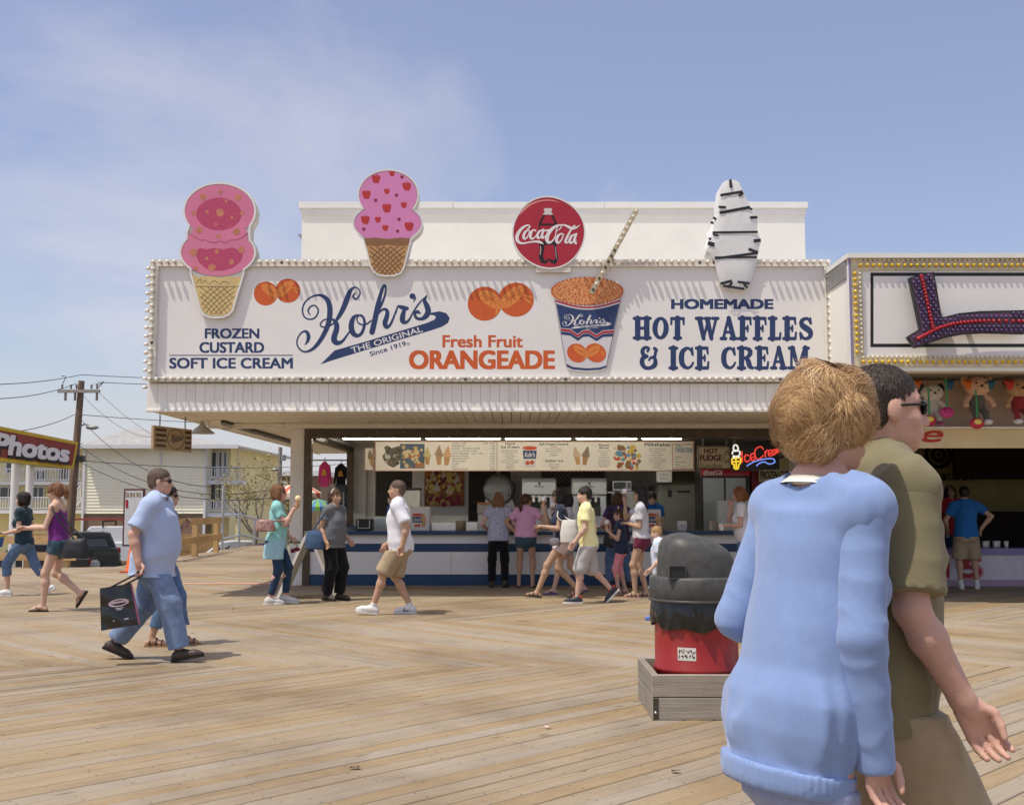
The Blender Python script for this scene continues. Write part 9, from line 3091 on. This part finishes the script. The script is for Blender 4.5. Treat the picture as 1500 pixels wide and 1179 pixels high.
MB().tube([q + Vector((0.03,-0.02,-0.02)), q + Vector((0.04,-0.03,-0.09))], 0.005,5).build('stem', MATS['leaf_green'], t)

# woman in grey
Y = 16.3
p = Person('woman in dark grey shirt and black trousers with a blue bag by the column', hx(488, Y), Y, -122,1.62, 'f', fat=0.035, lean=2, head=(-8,2),
		   feet=[(-.09,.06, FL, 0,6),(.09,-.05, FL, 0,-6)], arms=[dict(w=(.04,.12,-.46)), dict(w=(.09,.06,-.49), c=.6)], skin='tan', seed=26)
p.body().top(cloth('dark_grey', (108,110,114)),0.55,-0.10,0.018, flare=0.01).bottoms(BLACKC, 1.95,0.018,0.024).shoes(DSHOE, DSOLE, 'shoe').hair(H_BRN, 'ponytail', 0.010,0.20)
MB().tube([p.w(p.hd(0.085*math.cos(a),-0.0,0.035 + 0.095*math.sin(a))) for a in np.linspace(0.2,2.94,10)], 0.010,6).build('headband', WSHOE, p.t)
c = Vector((hx(461, Y - 0.2), Y - 0.2, P(0,790, Y).z)); sh = Vector(p.w(p.sh[1]))
soft_bag('shoulder_bag', 'slouchy denim blue bag on the arm of the woman in grey', c, (0.30,0.16,0.27), cloth('bag_blue', (70,92,122),0.2),0, [[c + Vector((-0.06,0,0.1)), sh + Vector((-0.06,-0.07,-0.08)), sh + Vector((0,0,0.06)), sh + Vector((0.04,0.05,-0.1)), c + Vector((0.08,0.03,0.1))]], seed=6)

# man in the white polo
Y = 14.3
p = Person('man in white polo shirt and khaki cargo shorts walking left', hx(586, Y), Y, 90,1.74, 'm', fat=0.012, lean=3, head=(10,0),
		   feet=[(-.09,.33,.11,-8,0),(.09,-.13, FL, 0,0)], arms=[dict(w=(.07,-.08,-.50), p=(.4,-1,0), c=.7), dict(w=(.06,.16,-.48))], skin='tan', seed=27, fine=0.0085)
WP = cloth('white_polo', (226,226,232),0.03,8)
p.body().top(WP, 0.82,-0.10,0.026, neck=0.068, fold=0.010, ff=65).bottoms(KHAKI, 0.98,0.030,0.030, fold=0.011, ff=65, name='shorts').socks(WSHOE, 0.05).shoes(WSHOE, WSOLE, 'trainer').hair(H_GRY, 'short', 0.008, rough=0.003)
collar(p, WP, 0.074,0.03)
# dark side stripes of the planted shoe
fd, fu = p.foot[1]; an0 = p.ankle[1] - fu*0.035
m_ = MB()
for k in range(3):
	q0 = an0 + fd*(0.03 + 0.028*k) - fu*0.03 - p.ux0*0.048; q1 = q0 + fu*0.045 - fd*0.02 + p.ux0*0.01
	m_.tube([p.w(q0), p.w(q1)], 0.006,5)
m_.build('shoe_stripes', DSOLE, p.t)

# the queue at the counter
Y = 18.85
p = Person('woman in blue and white patterned blouse standing at the counter', hx(730, Y), Y, 0,1.60, 'f', head=(0,-4), feet=[(-.12,.0, FL, 0,8),(.12,-.03, FL, 0,-8)],
		   arms=[dict(w=(.06,.20,-.34), p=(.8,-1,-.5)), dict(w=(.06,.20,-.34), p=(.8,-1,-.5))], seed=28)
p.body().top(mat('blouse_pattern', S(88,102,148),0.9, col2=S(226,226,236), var=0, scale=52, spec=0.1),0.45,-0.08,0.020).bottoms(BLACKC, 1.96,0.008,0.02).shoes(DSHOE, DSOLE, 'shoe').hair(hair_mat('honey', (140,102,64)), 'long', 0.014,0.10)
p = Person('woman in pink shirt and denim shorts with hands on hips at the counter', hx(770, Y), Y - 0.05,-6,1.57, 'f', fat=0.02, head=(-48,0), feet=[(-.13,.02, FL, 0,10),(.13,-.02, FL, 0,-10)],
		   arms=[dict(w=(.05,-.03,-.37), p=(1,-.3,.1), d=(-.3,.1,-.9), c=.5), dict(w=(.05,-.03,-.37), p=(1,-.3,.1), d=(-.3,.1,-.9), c=.5)], skin='tan', seed=29)
p.body().top(cloth('pink_shirt', (224,170,202)),0.6,0.0,0.018).bottoms(DSHORT, 0.40,0.016,0.016, name='shorts').shoes(DSOLE, DSOLE, 'flipflop').hair(H_BRN, 'ponytail', 0.010,0.24)

# walking family
Y = 17.5
p = Person('person in pale top half hidden behind the woman with the white bag', hx(833, Y), Y, 90,1.58, 'f', feet=[(-.08,.26, FL, 0,0),(.08,-.26,.12,14,0)], arms=[dict(w=(-.02,.22,-.02), p=(.3,-.3,-1), c=.9, d=(0,.5,.7)), dict(w=(.03,.1,-.45))], seed=30)
p.body().top(cloth('pale_top', (200,198,206)),0.5,-0.06).bottoms(cloth('pale_shorts', (170,176,190)),0.5,0.014,0.01, name='shorts').shoes(flat('blue_sandal', (60,70,150),0.5), flat('blue_sandal', (60,70,150),0.5), 'flipflop').hair(H_DARK, 'bob', 0.012)
ice_cream('white ice cream cone held up behind the boy in yellow', p.palm(0,0.07,0.02) + np.array([0,0,0.03]), scoop=(232,228,222), wrap=(80,90,140))
Y = 16.8
p = Person('woman in navy top and white shorts walking left and licking a cone', hx(823, Y), Y, 90,1.70, 'f', lean=3, head=(0,2), feet=[(-.07,.38,.105,-6,0),(.07,-.24,.13,18,0)],
		   arms=[dict(w=(.0,.28,-.24), p=(.3,-.5,-1), c=.6), dict(w=(-.08,.24,.0), p=(.3,-.3,-1), c=.9, d=(-.1,.3,.8), t=(-.5,-.6,.2))], skin='olive', seed=31)
p.body().top(cloth('navy_top', (52,58,78)),0.5,0.0,0.014).bottoms(cloth('white_shorts', (220,204,208)),0.38,0.012,0.008, name='shorts').shoes(DSHOE, DSOLE, 'sandal').hair(H_DARK, 'curly', 0.0, rough=0.012, freq=70).glasses()
ice_cream('white ice cream cone at the mouth of the woman in navy', p.palm(1,0.07,0.02) + np.array([0,0,0.03]), scoop=(236,232,226))
c = Vector((hx(834, Y - 0.26), Y - 0.26, P(0,778, Y - 0.2).z)); sh = Vector(p.w(p.sh[0]))
soft_bag('tote_bag', 'white canvas tote bag on the shoulder of the woman in navy', c, (0.28,0.15,0.34), cloth('canvas', (216,212,206),0.06),0, [[c + Vector((-0.08,0,0.14)), sh + Vector((-0.05,-0.09,-0.1)), sh + Vector((0,-0.02,0.055)), sh + Vector((0.06,-0.03,-0.1)), c + Vector((0.08,0,0.14))]], seed=7)
c = Vector((hx(813, Y - 0.22), Y - 0.22, P(0,793, Y - 0.2).z))
soft_bag('small_purse', 'small patterned blue purse at the hip of the woman in navy', c, (0.17,0.08,0.12), mat('purse', S(80,92,120),0.7, col2=S(150,130,120), var=0, scale=30),0, seed=8)
Y = 15.9
p = Person('boy in yellow shirt and grey shorts striding left', hx(861, Y), Y, 90,1.64, 'm', lean=3, head=(6,0), feet=[(-.08,.17, FL, 0,0),(.08,-.36,.20,46,0)], width=0.86,
		   arms=[dict(w=(.04,.18,-.48), p=(.4,-1,0), c=.6), dict(w=(.04,-.1,-.5))], skin='fair', seed=32, fine=0.0085)
p.body().top(cloth('yellow', (246,240,178)),0.62,-0.10,0.020, fold=0.008).bottoms(cloth('grey_shorts', (184,180,178)),1.06,0.028,0.018, name='shorts', fold=0.008).shoes(mat('black_trainer', (0.03,0.035,0.05),0.5), WSOLE, 'trainer').hair(H_DARK, 'short', 0.014, rough=0.004)
m_ = MB()
for i in (0,1):
	fd, fu = p.foot[i]; an0 = p.ankle[i] - fu*0.035
	m_.tube([p.w(an0 - fd*0.04 + fu*0.03 - p.ux0*0.03), p.w(an0 - fd*0.065 + fu*0.045), p.w(an0 - fd*0.04 + fu*0.03 + p.ux0*0.03)], 0.014,6)
	m_.tube([p.w(an0 + fd*0.05 + fu*0.035 - p.ux0*0.02), p.w(an0 + fd*0.05 + fu*0.04 + p.ux0*0.02)], 0.014,6)
m_.build('orange_trim', flat('trim_orange', (226,90,50),0.6), p.t)

Y = 18.75
p = Person('brown haired woman in purple top and jeans turned to the counter behind the girl', hx(906, Y), Y, 12,1.60, 'f', fat=0.02, feet=[(-.16,.06, FL, 0,8),(.22,-.02, FL, 0,-8)], arms=[dict(w=(.06,.2,-.3), p=(.8,-1,-.5)), dict(w=(.06,.2,-.3), p=(.8,-1,-.5))], seed=33)
p.body().top(mat('purple_tee', S(84,58,104),0.9, col2=S(50,46,74), var=0, scale=14),0.55,-0.08,0.018).bottoms(DENIM, 1.94,0.012,0.02).shoes(DSHOE, DSOLE, 'shoe').hair(H_BRN, 'curly', 0.004, rough=0.008, freq=80)
c = Vector((hx(894, Y - 0.2), Y - 0.2, P(0,790, Y).z))
soft_bag('handbag', 'black handbag hanging at the back of the woman in purple', c, (0.24,0.12,0.24), mat('bag_black', (0.016,0.016,0.018),0.5),10, [[c + Vector((-0.07,0,0.1)), Vector(p.w(p.sh[0])) + Vector((0,-0.07,0.05)), c + Vector((0.07,0,0.1))]], seed=11)
Y = 17.4
p = Person('girl in navy top and pink leggings licking an ice cream', hx(909, Y), Y, 88,1.32, 'f', lean=1, head=(0,-4), width=0.9, feet=[(-.08,.06, FL, 0,4),(.08,-.10, FL, 0,-4)],
		   arms=[dict(w=(-.05,.24,-.13), p=(.3,-.3,-1), c=.9, d=(-.1,.4,.7)), dict(w=(-.07,.20,-.0), p=(.4,-.3,-1), c=.7, d=(-.1,.3,.8))], seed=34)
p.body().top(cloth('navy_tank', (48,60,84)),0.18,-0.10,0.014, flare=0.012).bottoms(cloth('pink_leggings', (228,150,162)),1.42,0.011,0.0, fold=0.004, ff=90, name='leggings').shoes(mat('pink_sandal', (0.5,0.3,0.26),0.6), DSOLE, 'sandal').hair(H_BRN, 'ponytail', 0.008,0.16)
ice_cream('white ice cream cone held low by the girl in pink leggings', p.palm(0,0.07,0.02) + np.array([0,0,0.03]), scoop=(238,234,230))
Y = 16.8
p = Person('woman with long dark hair in grey shirt and maroon shorts raising a cone', hx(939, Y), Y, 82,1.65, 'f', lean=0, head=(4,6), feet=[(-.08,.10, FL, 0,4),(.08,-.08, FL, 0,-4)],
		   arms=[dict(w=(-.13,.20,-.24), p=(.5,-.4,-1), c=.5), dict(w=(-.04,.25,.08), p=(.3,-.2,-1), c=.9, d=(-.1,.3,.9), t=(-.6,-.5,0))], skin='olive', seed=35)
p.body().top(cloth('heather_grey', (200,200,206)),0.62,0.0,0.018).bottoms(cloth('maroon', (104,44,66)),0.37,0.016,0.014, name='shorts').shoes(mat('pink_sandal', (0.5,0.3,0.26),0.6), DSOLE, 'sandal').hair(H_DARK, 'wavy', 0.010,0.30, rough=0.008, freq=80)
ice_cream('tall white ice cream in blue wrap raised by the woman in grey shirt', p.palm(1,0.07,0.02) + np.array([0,0,0.04]), scoop=(240,236,232), wrap=(70,84,150))

# little boy by the bin
Y = 13.6
p = Person('small blond boy in pale blue patterned shirt behind the trash bin', hx(966, Y), Y, 84,1.13, 'm', width=0.86, head=(0,-12), feet=[(-.08,.08, FL, 0,0),(.08,-.08, FL, 0,0)], arms=[dict(w=(.06,.16,-.46)), None], seed=36)
p.body().top(mat('boy_shirt', S(176,200,230),0.9, col2=S(226,222,226), var=0, scale=16),0.6,-0.14,0.020).bottoms(cloth('boy_shorts', (150,160,176)),0.9,0.02,0.02, name='shorts').shoes(flat('croc_blue', (90,120,190),0.5), flat('croc_blue', (90,120,190),0.5), 'shoe').hair(H_BLD, 'short', 0.012, rough=0.003)
# curly haired woman
Y = 17.7
p = Person('curly auburn haired woman in white shirt leaning her face on her hand', hx(1090, Y), Y, 78,1.66, 'f', fat=0.02, lean=4, head=(6,-4), arms=[dict(w=(-.02,.26,-.28), p=(.3,-.5,-1), c=.8), dict(w=(-.12,.17,.03), p=(.4,.2,-1), c=.6, d=(-.2,.0,.9))], skin='rosy', seed=37)
p.body().top(cloth('white_tee', (214,212,214),0.03),0.55,-0.08,0.018).bottoms(DENIM, 1.94,0.01,0.01).shoes(WSHOE, WSOLE, 'trainer').hair(hair_mat('auburn', (150,98,58)), 'curly', 0.014, rough=0.016, freq=75)
q = p.palm(0,0.07,0.03)
m_ = MB(); m_.lathe([(0.0001,-0.05),(0.032,-0.05),(0.042,0.05),(0.038,0.05),(0.03,-0.04)], q, 14)
tag(m_.build('paper_cup', mat('cup_paper', (0.75,0.74,0.72),0.5)), 'white paper cup held by the curly haired woman', 'cup')
# staff
Y = 20.5
p = Person('server with tied dark hair in blue shirt behind the right end of the counter', hx(955, Y), Y, 180,1.60, 'f', head=(0,-22), group='staff of the stand', z=0.03, arms=[dict(w=(-.02,.26,-.36), p=(.6,-1,-.3)), dict(w=(-.02,.26,-.36), p=(.6,-1,-.3))], seed=38)
STF = cloth('staff_blue', (40,96,168)); p.body().top(STF, 0.6,-0.1,0.02).bottoms(BLACKC, 1.9,0.012,0.01).shoes(DSHOE, DSOLE, 'shoe').hair(H_DARK, 'ponytail', 0.010,0.1)
kohrs(lambda x, y, d: Vector(p.w(p.hips + p.up*(0.40 - y*0.00008)*p.k + V3(0.10 - x*0.00008,0.135 + d, 0)*p.k)), WPRINT, NAVYP, p.t, 'shirt_print', extra=False)
Y = 22.4
p = Person('server with long dark hair in blue shirt in the back left opening', hx(577, Y), Y, 120,1.58, 'f', head=(0,-10), group='staff of the stand', z=0.03, arms=[dict(w=(-.02,.24,-.36), p=(.6,-1,-.3)), dict(w=(-.02,.24,-.36), p=(.6,-1,-.3))], seed=39)
p.body().top(STF, 0.6,-0.1,0.02).bottoms(BLACKC, 1.9,0.012,0.01).shoes(DSHOE, DSOLE, 'shoe').hair(H_DARK, 'long', 0.010,0.16)
# booth
Y = 20.6
p = Person('man in red shirt and sunglasses behind the booth counter', hx(1393, Y), Y, -160,1.76, 'm', group='people at the game booth', skin='olive', head=(-20,0), arms=[dict(w=(.02,.22,-.40)), dict(w=(.04,.1,-.46))], seed=40)
p.body().top(cloth('red', (166,36,50)),0.6,-0.1,0.02).bottoms(DENIM_D, 1.94,0.012,0.01).shoes(DSHOE, DSOLE, 'shoe').hair(H_DARK, 'curly', -0.006, rough=0.010, freq=80).glasses()
Y = 18.55
p = Person('man in bright blue shirt and khaki shorts standing at the booth counter', hx(1416, Y), Y, -12,1.70, 'm', group='people at the game booth', skin='tan', lean=4, fat=0.01, feet=[(-.12,-.02, FL, 0,8),(.15,.02, FL, 0,-14)],
		   arms=[dict(w=(.08,.16,-.42), p=(.8,-1,0)), dict(w=(.07,-.04,-.38), p=(1,-.2,.1), d=(-.4,.1,-.8), c=.6)], seed=41)
p.body().top(cloth('bright_blue', (40,104,168)),0.62,-0.08,0.018).bottoms(KHAKI, 1.0,0.03,0.028, fold=0.011, ff=65, name='shorts').socks(WSHOE, 0.06).shoes(WSHOE, WSOLE, 'trainer').hair(H_DARK, 'short', 0.007, rough=0.002)

# ---- the couple close to the camera
Y = 2.70
wm = Person('woman with short tousled blond hair in light blue sweater close to the camera', hx(1166, Y, 900), Y, -70,1.735, 'f', fat=-0.006, width=0.94, lean=8.5, head=(-10,0), twist=8,
			feet=[(-.09,.22, FL, 0,0),(.09,-.2,.11,10,0)], arms=[dict(w=(.02,.13,-.37), p=(.25,-1,-.4), d=(-.3,.6,-.5), c=.5), dict(w=(.03,-.02,-.54), p=(.4,-1,0), c=.5)], skin='rosy', res=0.0095, fine=0.0055, seed=43, group='couple passing close to the camera')
SWT = mat('cloth_sweater_blue', S(130,152,196),0.95, var=0.05, scale=30, bump=0.12, bscale=700, spec=0.06, sheen=0.3)
wm.body()
wm.top(SWT, 2.22,-0.13,0.018, neck=0.096, nback=0.018, flare=-0.004, fold=0.013, ff=52, name='sweater', res=0.0075, fst=(1.7,1.7,0.45), split=True)
# ribbed hem band
st_ = np.array(wm.stations(0.017,-0.12,0.57))
F = Field(0.0065)
F.loft(wm.w(wm.hips), wm.wd(wm.up), wm.wd(wm.ux0*0.5 + wm.ux*0.5), wm.wd(wm.uy0*0.5 + wm.uy*0.5), [(-0.176,.174,.131,-.018),(-0.155,.180,.137,-.018),(-0.12,.183,.140,-.018)], 0.02, True, True)
hc_, hx_, hy_ = wm.w(wm.hips), wm.wd(wm.ux0), wm.wd(wm.uy0)
F.noise = lambda p: 0.0022*np.sin(np.arctan2((p - hc_) @ hy_, (p - hc_) @ hx_)*70)
mesh_obj('hem_band', [F.mesh()], SWT, wm.t)
wm.wgap = -0.02
wm.bottoms(cloth('lavender_denim', (148,158,192),0.12,22),1.93,0.010,0.01).shoes(WSHOE, WSOLE, 'trainer')
wm.hair(mat('hair_base_blond', S(96,68,42),0.6, var=0.4, scale=30, bump=0.6, bscale=60), 'puffy', 0.012, rough=0.016, freq=44, strands=24000, slen=0.055, smat=strand_mat('hair_strand_blond', (128,86,48),(230,192,138)), res=0.0055)
collar(wm, cloth('cream_shirt', (232,228,216),0.03),0.098,0.026,-0.020)
wm.glasses()
MB().sphere(wm.w(wm.hd(0.082,-0.002,-0.045)),0.006,8,6).build('earring', STEEL, wm.t)
Y = 3.02
mn = Person('man in olive shirt and khaki shorts with sunglasses close to the camera', hx(1280, Y, 900), Y, -88,1.80, 'm', fat=0.008, lean=3, head=(2,0), feet=[(-.09,-.25,.12,12,0),(.09,.25,.10,-6,0)],
			arms=[dict(w=(.04,.0,-.5)), dict(w=(.05,.10,-.50), p=(.4,-1,0), c=.55, t=(0,1,.2))], skin='rosy', res=0.0095, fine=0.0055, seed=44, group='couple passing close to the camera')
mn.wgap = 0.055
mn.body().top(cloth('olive', (128,120,92),0.06,12, bscale=420),0.88,-0.12,0.028, neck=0.068, fold=0.013, ff=60, res=0.008, fst=(1.4,1.4,0.6), split=True)
mn.bottoms(KHAKI, 0.98,0.026,0.028, fold=0.012, ff=60, name='shorts').socks(WSHOE, 0.05).shoes(WSHOE, WSOLE, 'trainer')
mn.hair(hair_mat('near_black', (66,54,46)), 'short', 0.003, rough=0.002, freq=200, fringe=False, res=0.0055, strands=6000, slen=0.014).glasses()
# ================================================================== TRASH BIN IN ITS TIMBER BOX
q0 = G(956,1055)
by0, by1 = q0.y, q0.y + 0.84
bx0, bx1 = q0.x, q0.x + 0.80
ch = P(956,988, by0).z
bt = thing('timber_box', ((bx0 + bx1) / 2,(by0 + by1) / 2,0), 'low weathered timber box around the foot of the trash bin', 'planter box')
hb = ch / 2
for lv in (0,1):
	z0, z1 = lv*hb + 0.003,(lv + 1)*hb - 0.002
	for (nm, x0, x1, y0, y1) in (('front', bx0 - 0.002*lv, bx1, by0, by0 + 0.045),('back', bx0, bx1, by1 - 0.045, by1)):
		MB().bev(x0, x1, y0, y1, z0, z1,0.004).build('board', OLDWOOD, bt)
	for (x0, x1) in ((bx0, bx0 + 0.045),(bx1 - 0.045, bx1)):
		# built lying along x so that the grain runs along the board
		m_ = MB(); L0 = by1 - by0 - 0.094; m_.bev(-L0 / 2, L0 / 2,-0.0225,0.0225,0, z1 - z0,0.004)
		o = m_.build('board', OLDWOOD, bt, local=True); o.location = Vector(((x0 + x1) / 2,(by0 + by1) / 2, z0)) - bt.location; o.rotation_euler.z = R(90)
MB().bb(bx0 + 0.004, bx0 + 0.04, by0 - 0.003, by0 + 0.001,0.004, hb - 0.004).build('corner_strap', mat('dark_bracket', (0.08,0.07,0.05),0.6, metal=0.4), bt)
MB().lathe([(0.0001,-0.006),(0.008,-0.004),(0.01,0.0)], (bx0 + 0.02, by0 - 0.003,0.05),8, 'y').build('bolt', STEEL, bt)
cx, cy = XU(1017,(by0 + by1) / 2),(by0 + by1) / 2
bin_ = thing('trash_bin', (cx, cy, 0), 'red drum trash bin with black liner and grey dome lid', 'trash bin')
zz = lambda v: P(1000, v, cy - 0.28).z
RED = mat('drum_red', S(150,36,34),0.42, var=0.12, scale=5, bump=0.12, bscale=9, dirt=0.28, dscale=5, coat=0.1)
zd = zz(918)
r0 = 0.285
MB().lathe([(r0 - 0.01,0.01),(r0,0.03),(r0,0.26),(r0 + 0.012,0.275),(r0 + 0.013,0.295),(r0,0.31),(r0, zd + 0.05),(r0 + 0.004, zd + 0.06)], (cx, cy, 0),56).build('drum', RED, bin_)
# liner: crumpled plastic skirt hanging over the drum
m_ = MB()
rl = random.Random(9)
zt_, zb2 = zz(884), zz(922)
n, mrows = 110,10
vs, fs = [], []
ph = [(rl.uniform(5,26), rl.uniform(0,6.28), rl.uniform(-3,3)) for _ in range(9)]
for j in range(mrows + 1):
	t_ = j / mrows
	for k in range(n):
		a = 2*math.pi*k / n
		w_ = sum(math.sin(round(f)*a + p + s*t_*3) for f, p, s in ph) / 9
		rr = r0 + 0.020 + 0.024*w_*(0.3 + t_) + 0.012*math.sin(t_*math.pi)
		z = zt_ + (zb2 - 0.012*math.sin(3*a + 1) - 0.014*math.sin(7*a) - zt_)*t_
		vs.append((cx + rr*math.cos(a), cy + rr*math.sin(a), z))
for j in range(mrows):
	for k in range(n):
		fs.append((j*n + k, (j + 1)*n + k, (j + 1)*n + (k + 1) % n, j*n + (k + 1) % n))
m_.add(vs, fs, True)
m_.build('liner', mat('bin_liner', (0.012,0.0125,0.012),0.18, var=0.2, bump=0.6, bscale=15, spec=0.5), bin_)
# lid: skirt ring, then a hooded dome whose front slopes back to the right
LID = mat('lid_grey', (0.045,0.044,0.041),0.5, col2=(0.085,0.083,0.078,1), var=0.0, scale=16, bump=0.06, bscale=60)
zr0, zr1 = zz(884), zz(846)
MB().lathe([(r0 + 0.030, zr0 + 0.0),(r0 + 0.036, zr0 + 0.006),(r0 + 0.034, zr1 - 0.018),(r0 + 0.024, zr1 - 0.004),(r0 - 0.03, zr1)], (cx, cy, 0),64).build('lid_ring', LID, bin_)
MB().lathe([(r0 + 0.035, zr0 + 0.02),(r0 + 0.0405, zr0 + 0.014),(r0 + 0.0405, zr0 + 0.004),(r0 + 0.03, zr0 - 0.002)], (cx, cy, 0),64).build('lid_lip', LID, bin_)
ztop = P(1015,779, cy - 0.1).z
m_ = MB()
n = 56
secs = [(0.0,0.262,0.0),(0.25,0.258,0.0),(0.5,0.252,0.004),(0.68,0.240,0.008),(0.80,0.222,0.012),(0.89,0.192,0.016),(0.95,0.150,0.02),(0.985,0.095,0.024),(1.0,0.03,0.026),(1.001,0.0005,0.026)]
vs, fs = [], []
for (t_, rr, sh) in secs:
	for k in range(n):
		a = 2*math.pi*k / n
		c, s = math.cos(a), math.sin(a)
		e = 2.5
		q = (abs(c) ** e + abs(s) ** e) ** (-1 / e)
		x, y = rr*q*c, rr*q*s
		z = zr1 - 0.002 + (ztop - zr1)*t_
		# hood: the side away from the top slopes down
		z -= max(0.0,(x*0.75 - y*0.25) + 0.04)*0.55*max(0.0, t_ - 0.35)
		vs.append((cx + x - sh, cy + y, z))
for j in range(len(secs) - 1):
	for k in range(n):
		fs.append((j*n + k, j*n + (k + 1) % n, (j + 1)*n + (k + 1) % n, (j + 1)*n + k))
m_.add(vs, fs, True)
m_.build('lid_dome', LID, bin_)
pc = P(992,838, cy - 0.26)
m_ = MB()
fx, fy, fz = pc.x, cy - 0.262, P(992,838, cy - 0.262).z
w2, h2 = 0.05,0.038
for (x0, x1, z0, z1) in ((fx - w2 - 0.008, fx - w2, fz - h2 - 0.008, fz + h2 + 0.008),(fx + w2, fx + w2 + 0.008, fz - h2 - 0.008, fz + h2 + 0.008),(fx - w2, fx + w2, fz + h2, fz + h2 + 0.008),(fx - w2, fx + w2, fz - h2 - 0.008, fz - h2)):
	m_.bb(x0, x1, fy - 0.012, fy + 0.05, z0, z1)
m_.build('flap_frame', LID, bin_)
MB().bb(fx - w2 + 0.001, fx + w2 - 0.001, fy - 0.004, fy + 0.045, fz - h2 + 0.001, fz + h2 - 0.001).build('flap', mat('flap_dark', (0.02,0.02,0.019),0.6), bin_)
# scribbled sticker on the drum, following its curve
def drum(x, z, d):
	a = math.asin(max(-1, min(1,(x - cx) / r0)))
	return Vector((cx + (r0 + d)*math.sin(a), cy - (r0 + d)*math.cos(a), z))
s0, s1 = P(994.5,968, cy - 0.28), P(1019.5,949, cy - 0.28)
m_ = MB(); nn = 6
for k in range(nn):
	xa, xb = s0.x + (s1.x - s0.x)*k / nn, s0.x + (s1.x - s0.x)*(k + 1) / nn
	m_.face([drum(xa, s0.z, 0.0012), drum(xb, s0.z, 0.0012), drum(xb, s1.z, 0.0012), drum(xa, s1.z, 0.0012)])
m_.build('sticker', mat('sticker_white', (0.72,0.68,0.62),0.5), bin_)
m_ = MB(); rs_ = random.Random(12)
for row in range(2):
	zc2 = s1.z + (s0.z - s1.z)*(0.3 + 0.42*row); hh = abs(s1.z - s0.z)*0.19
	for k in range(7):
		x = s0.x + (s1.x - s0.x)*(0.08 + 0.128*k)
		pts = [(x + rs_.uniform(-0.002,0.014), zc2 + rs_.uniform(-hh, hh), rs_.uniform(0.003,0.0055)) for _ in range(4)]
		ribbon(m_, pts, lambda x_, z_, d: drum(x_, z_, 0.0016 + d*0.1),0.0, sub=4)
tag(m_.build('sticker_scrawl', flat('scrawl_ink', (40,36,36),0.6), bin_), kind='stuff')
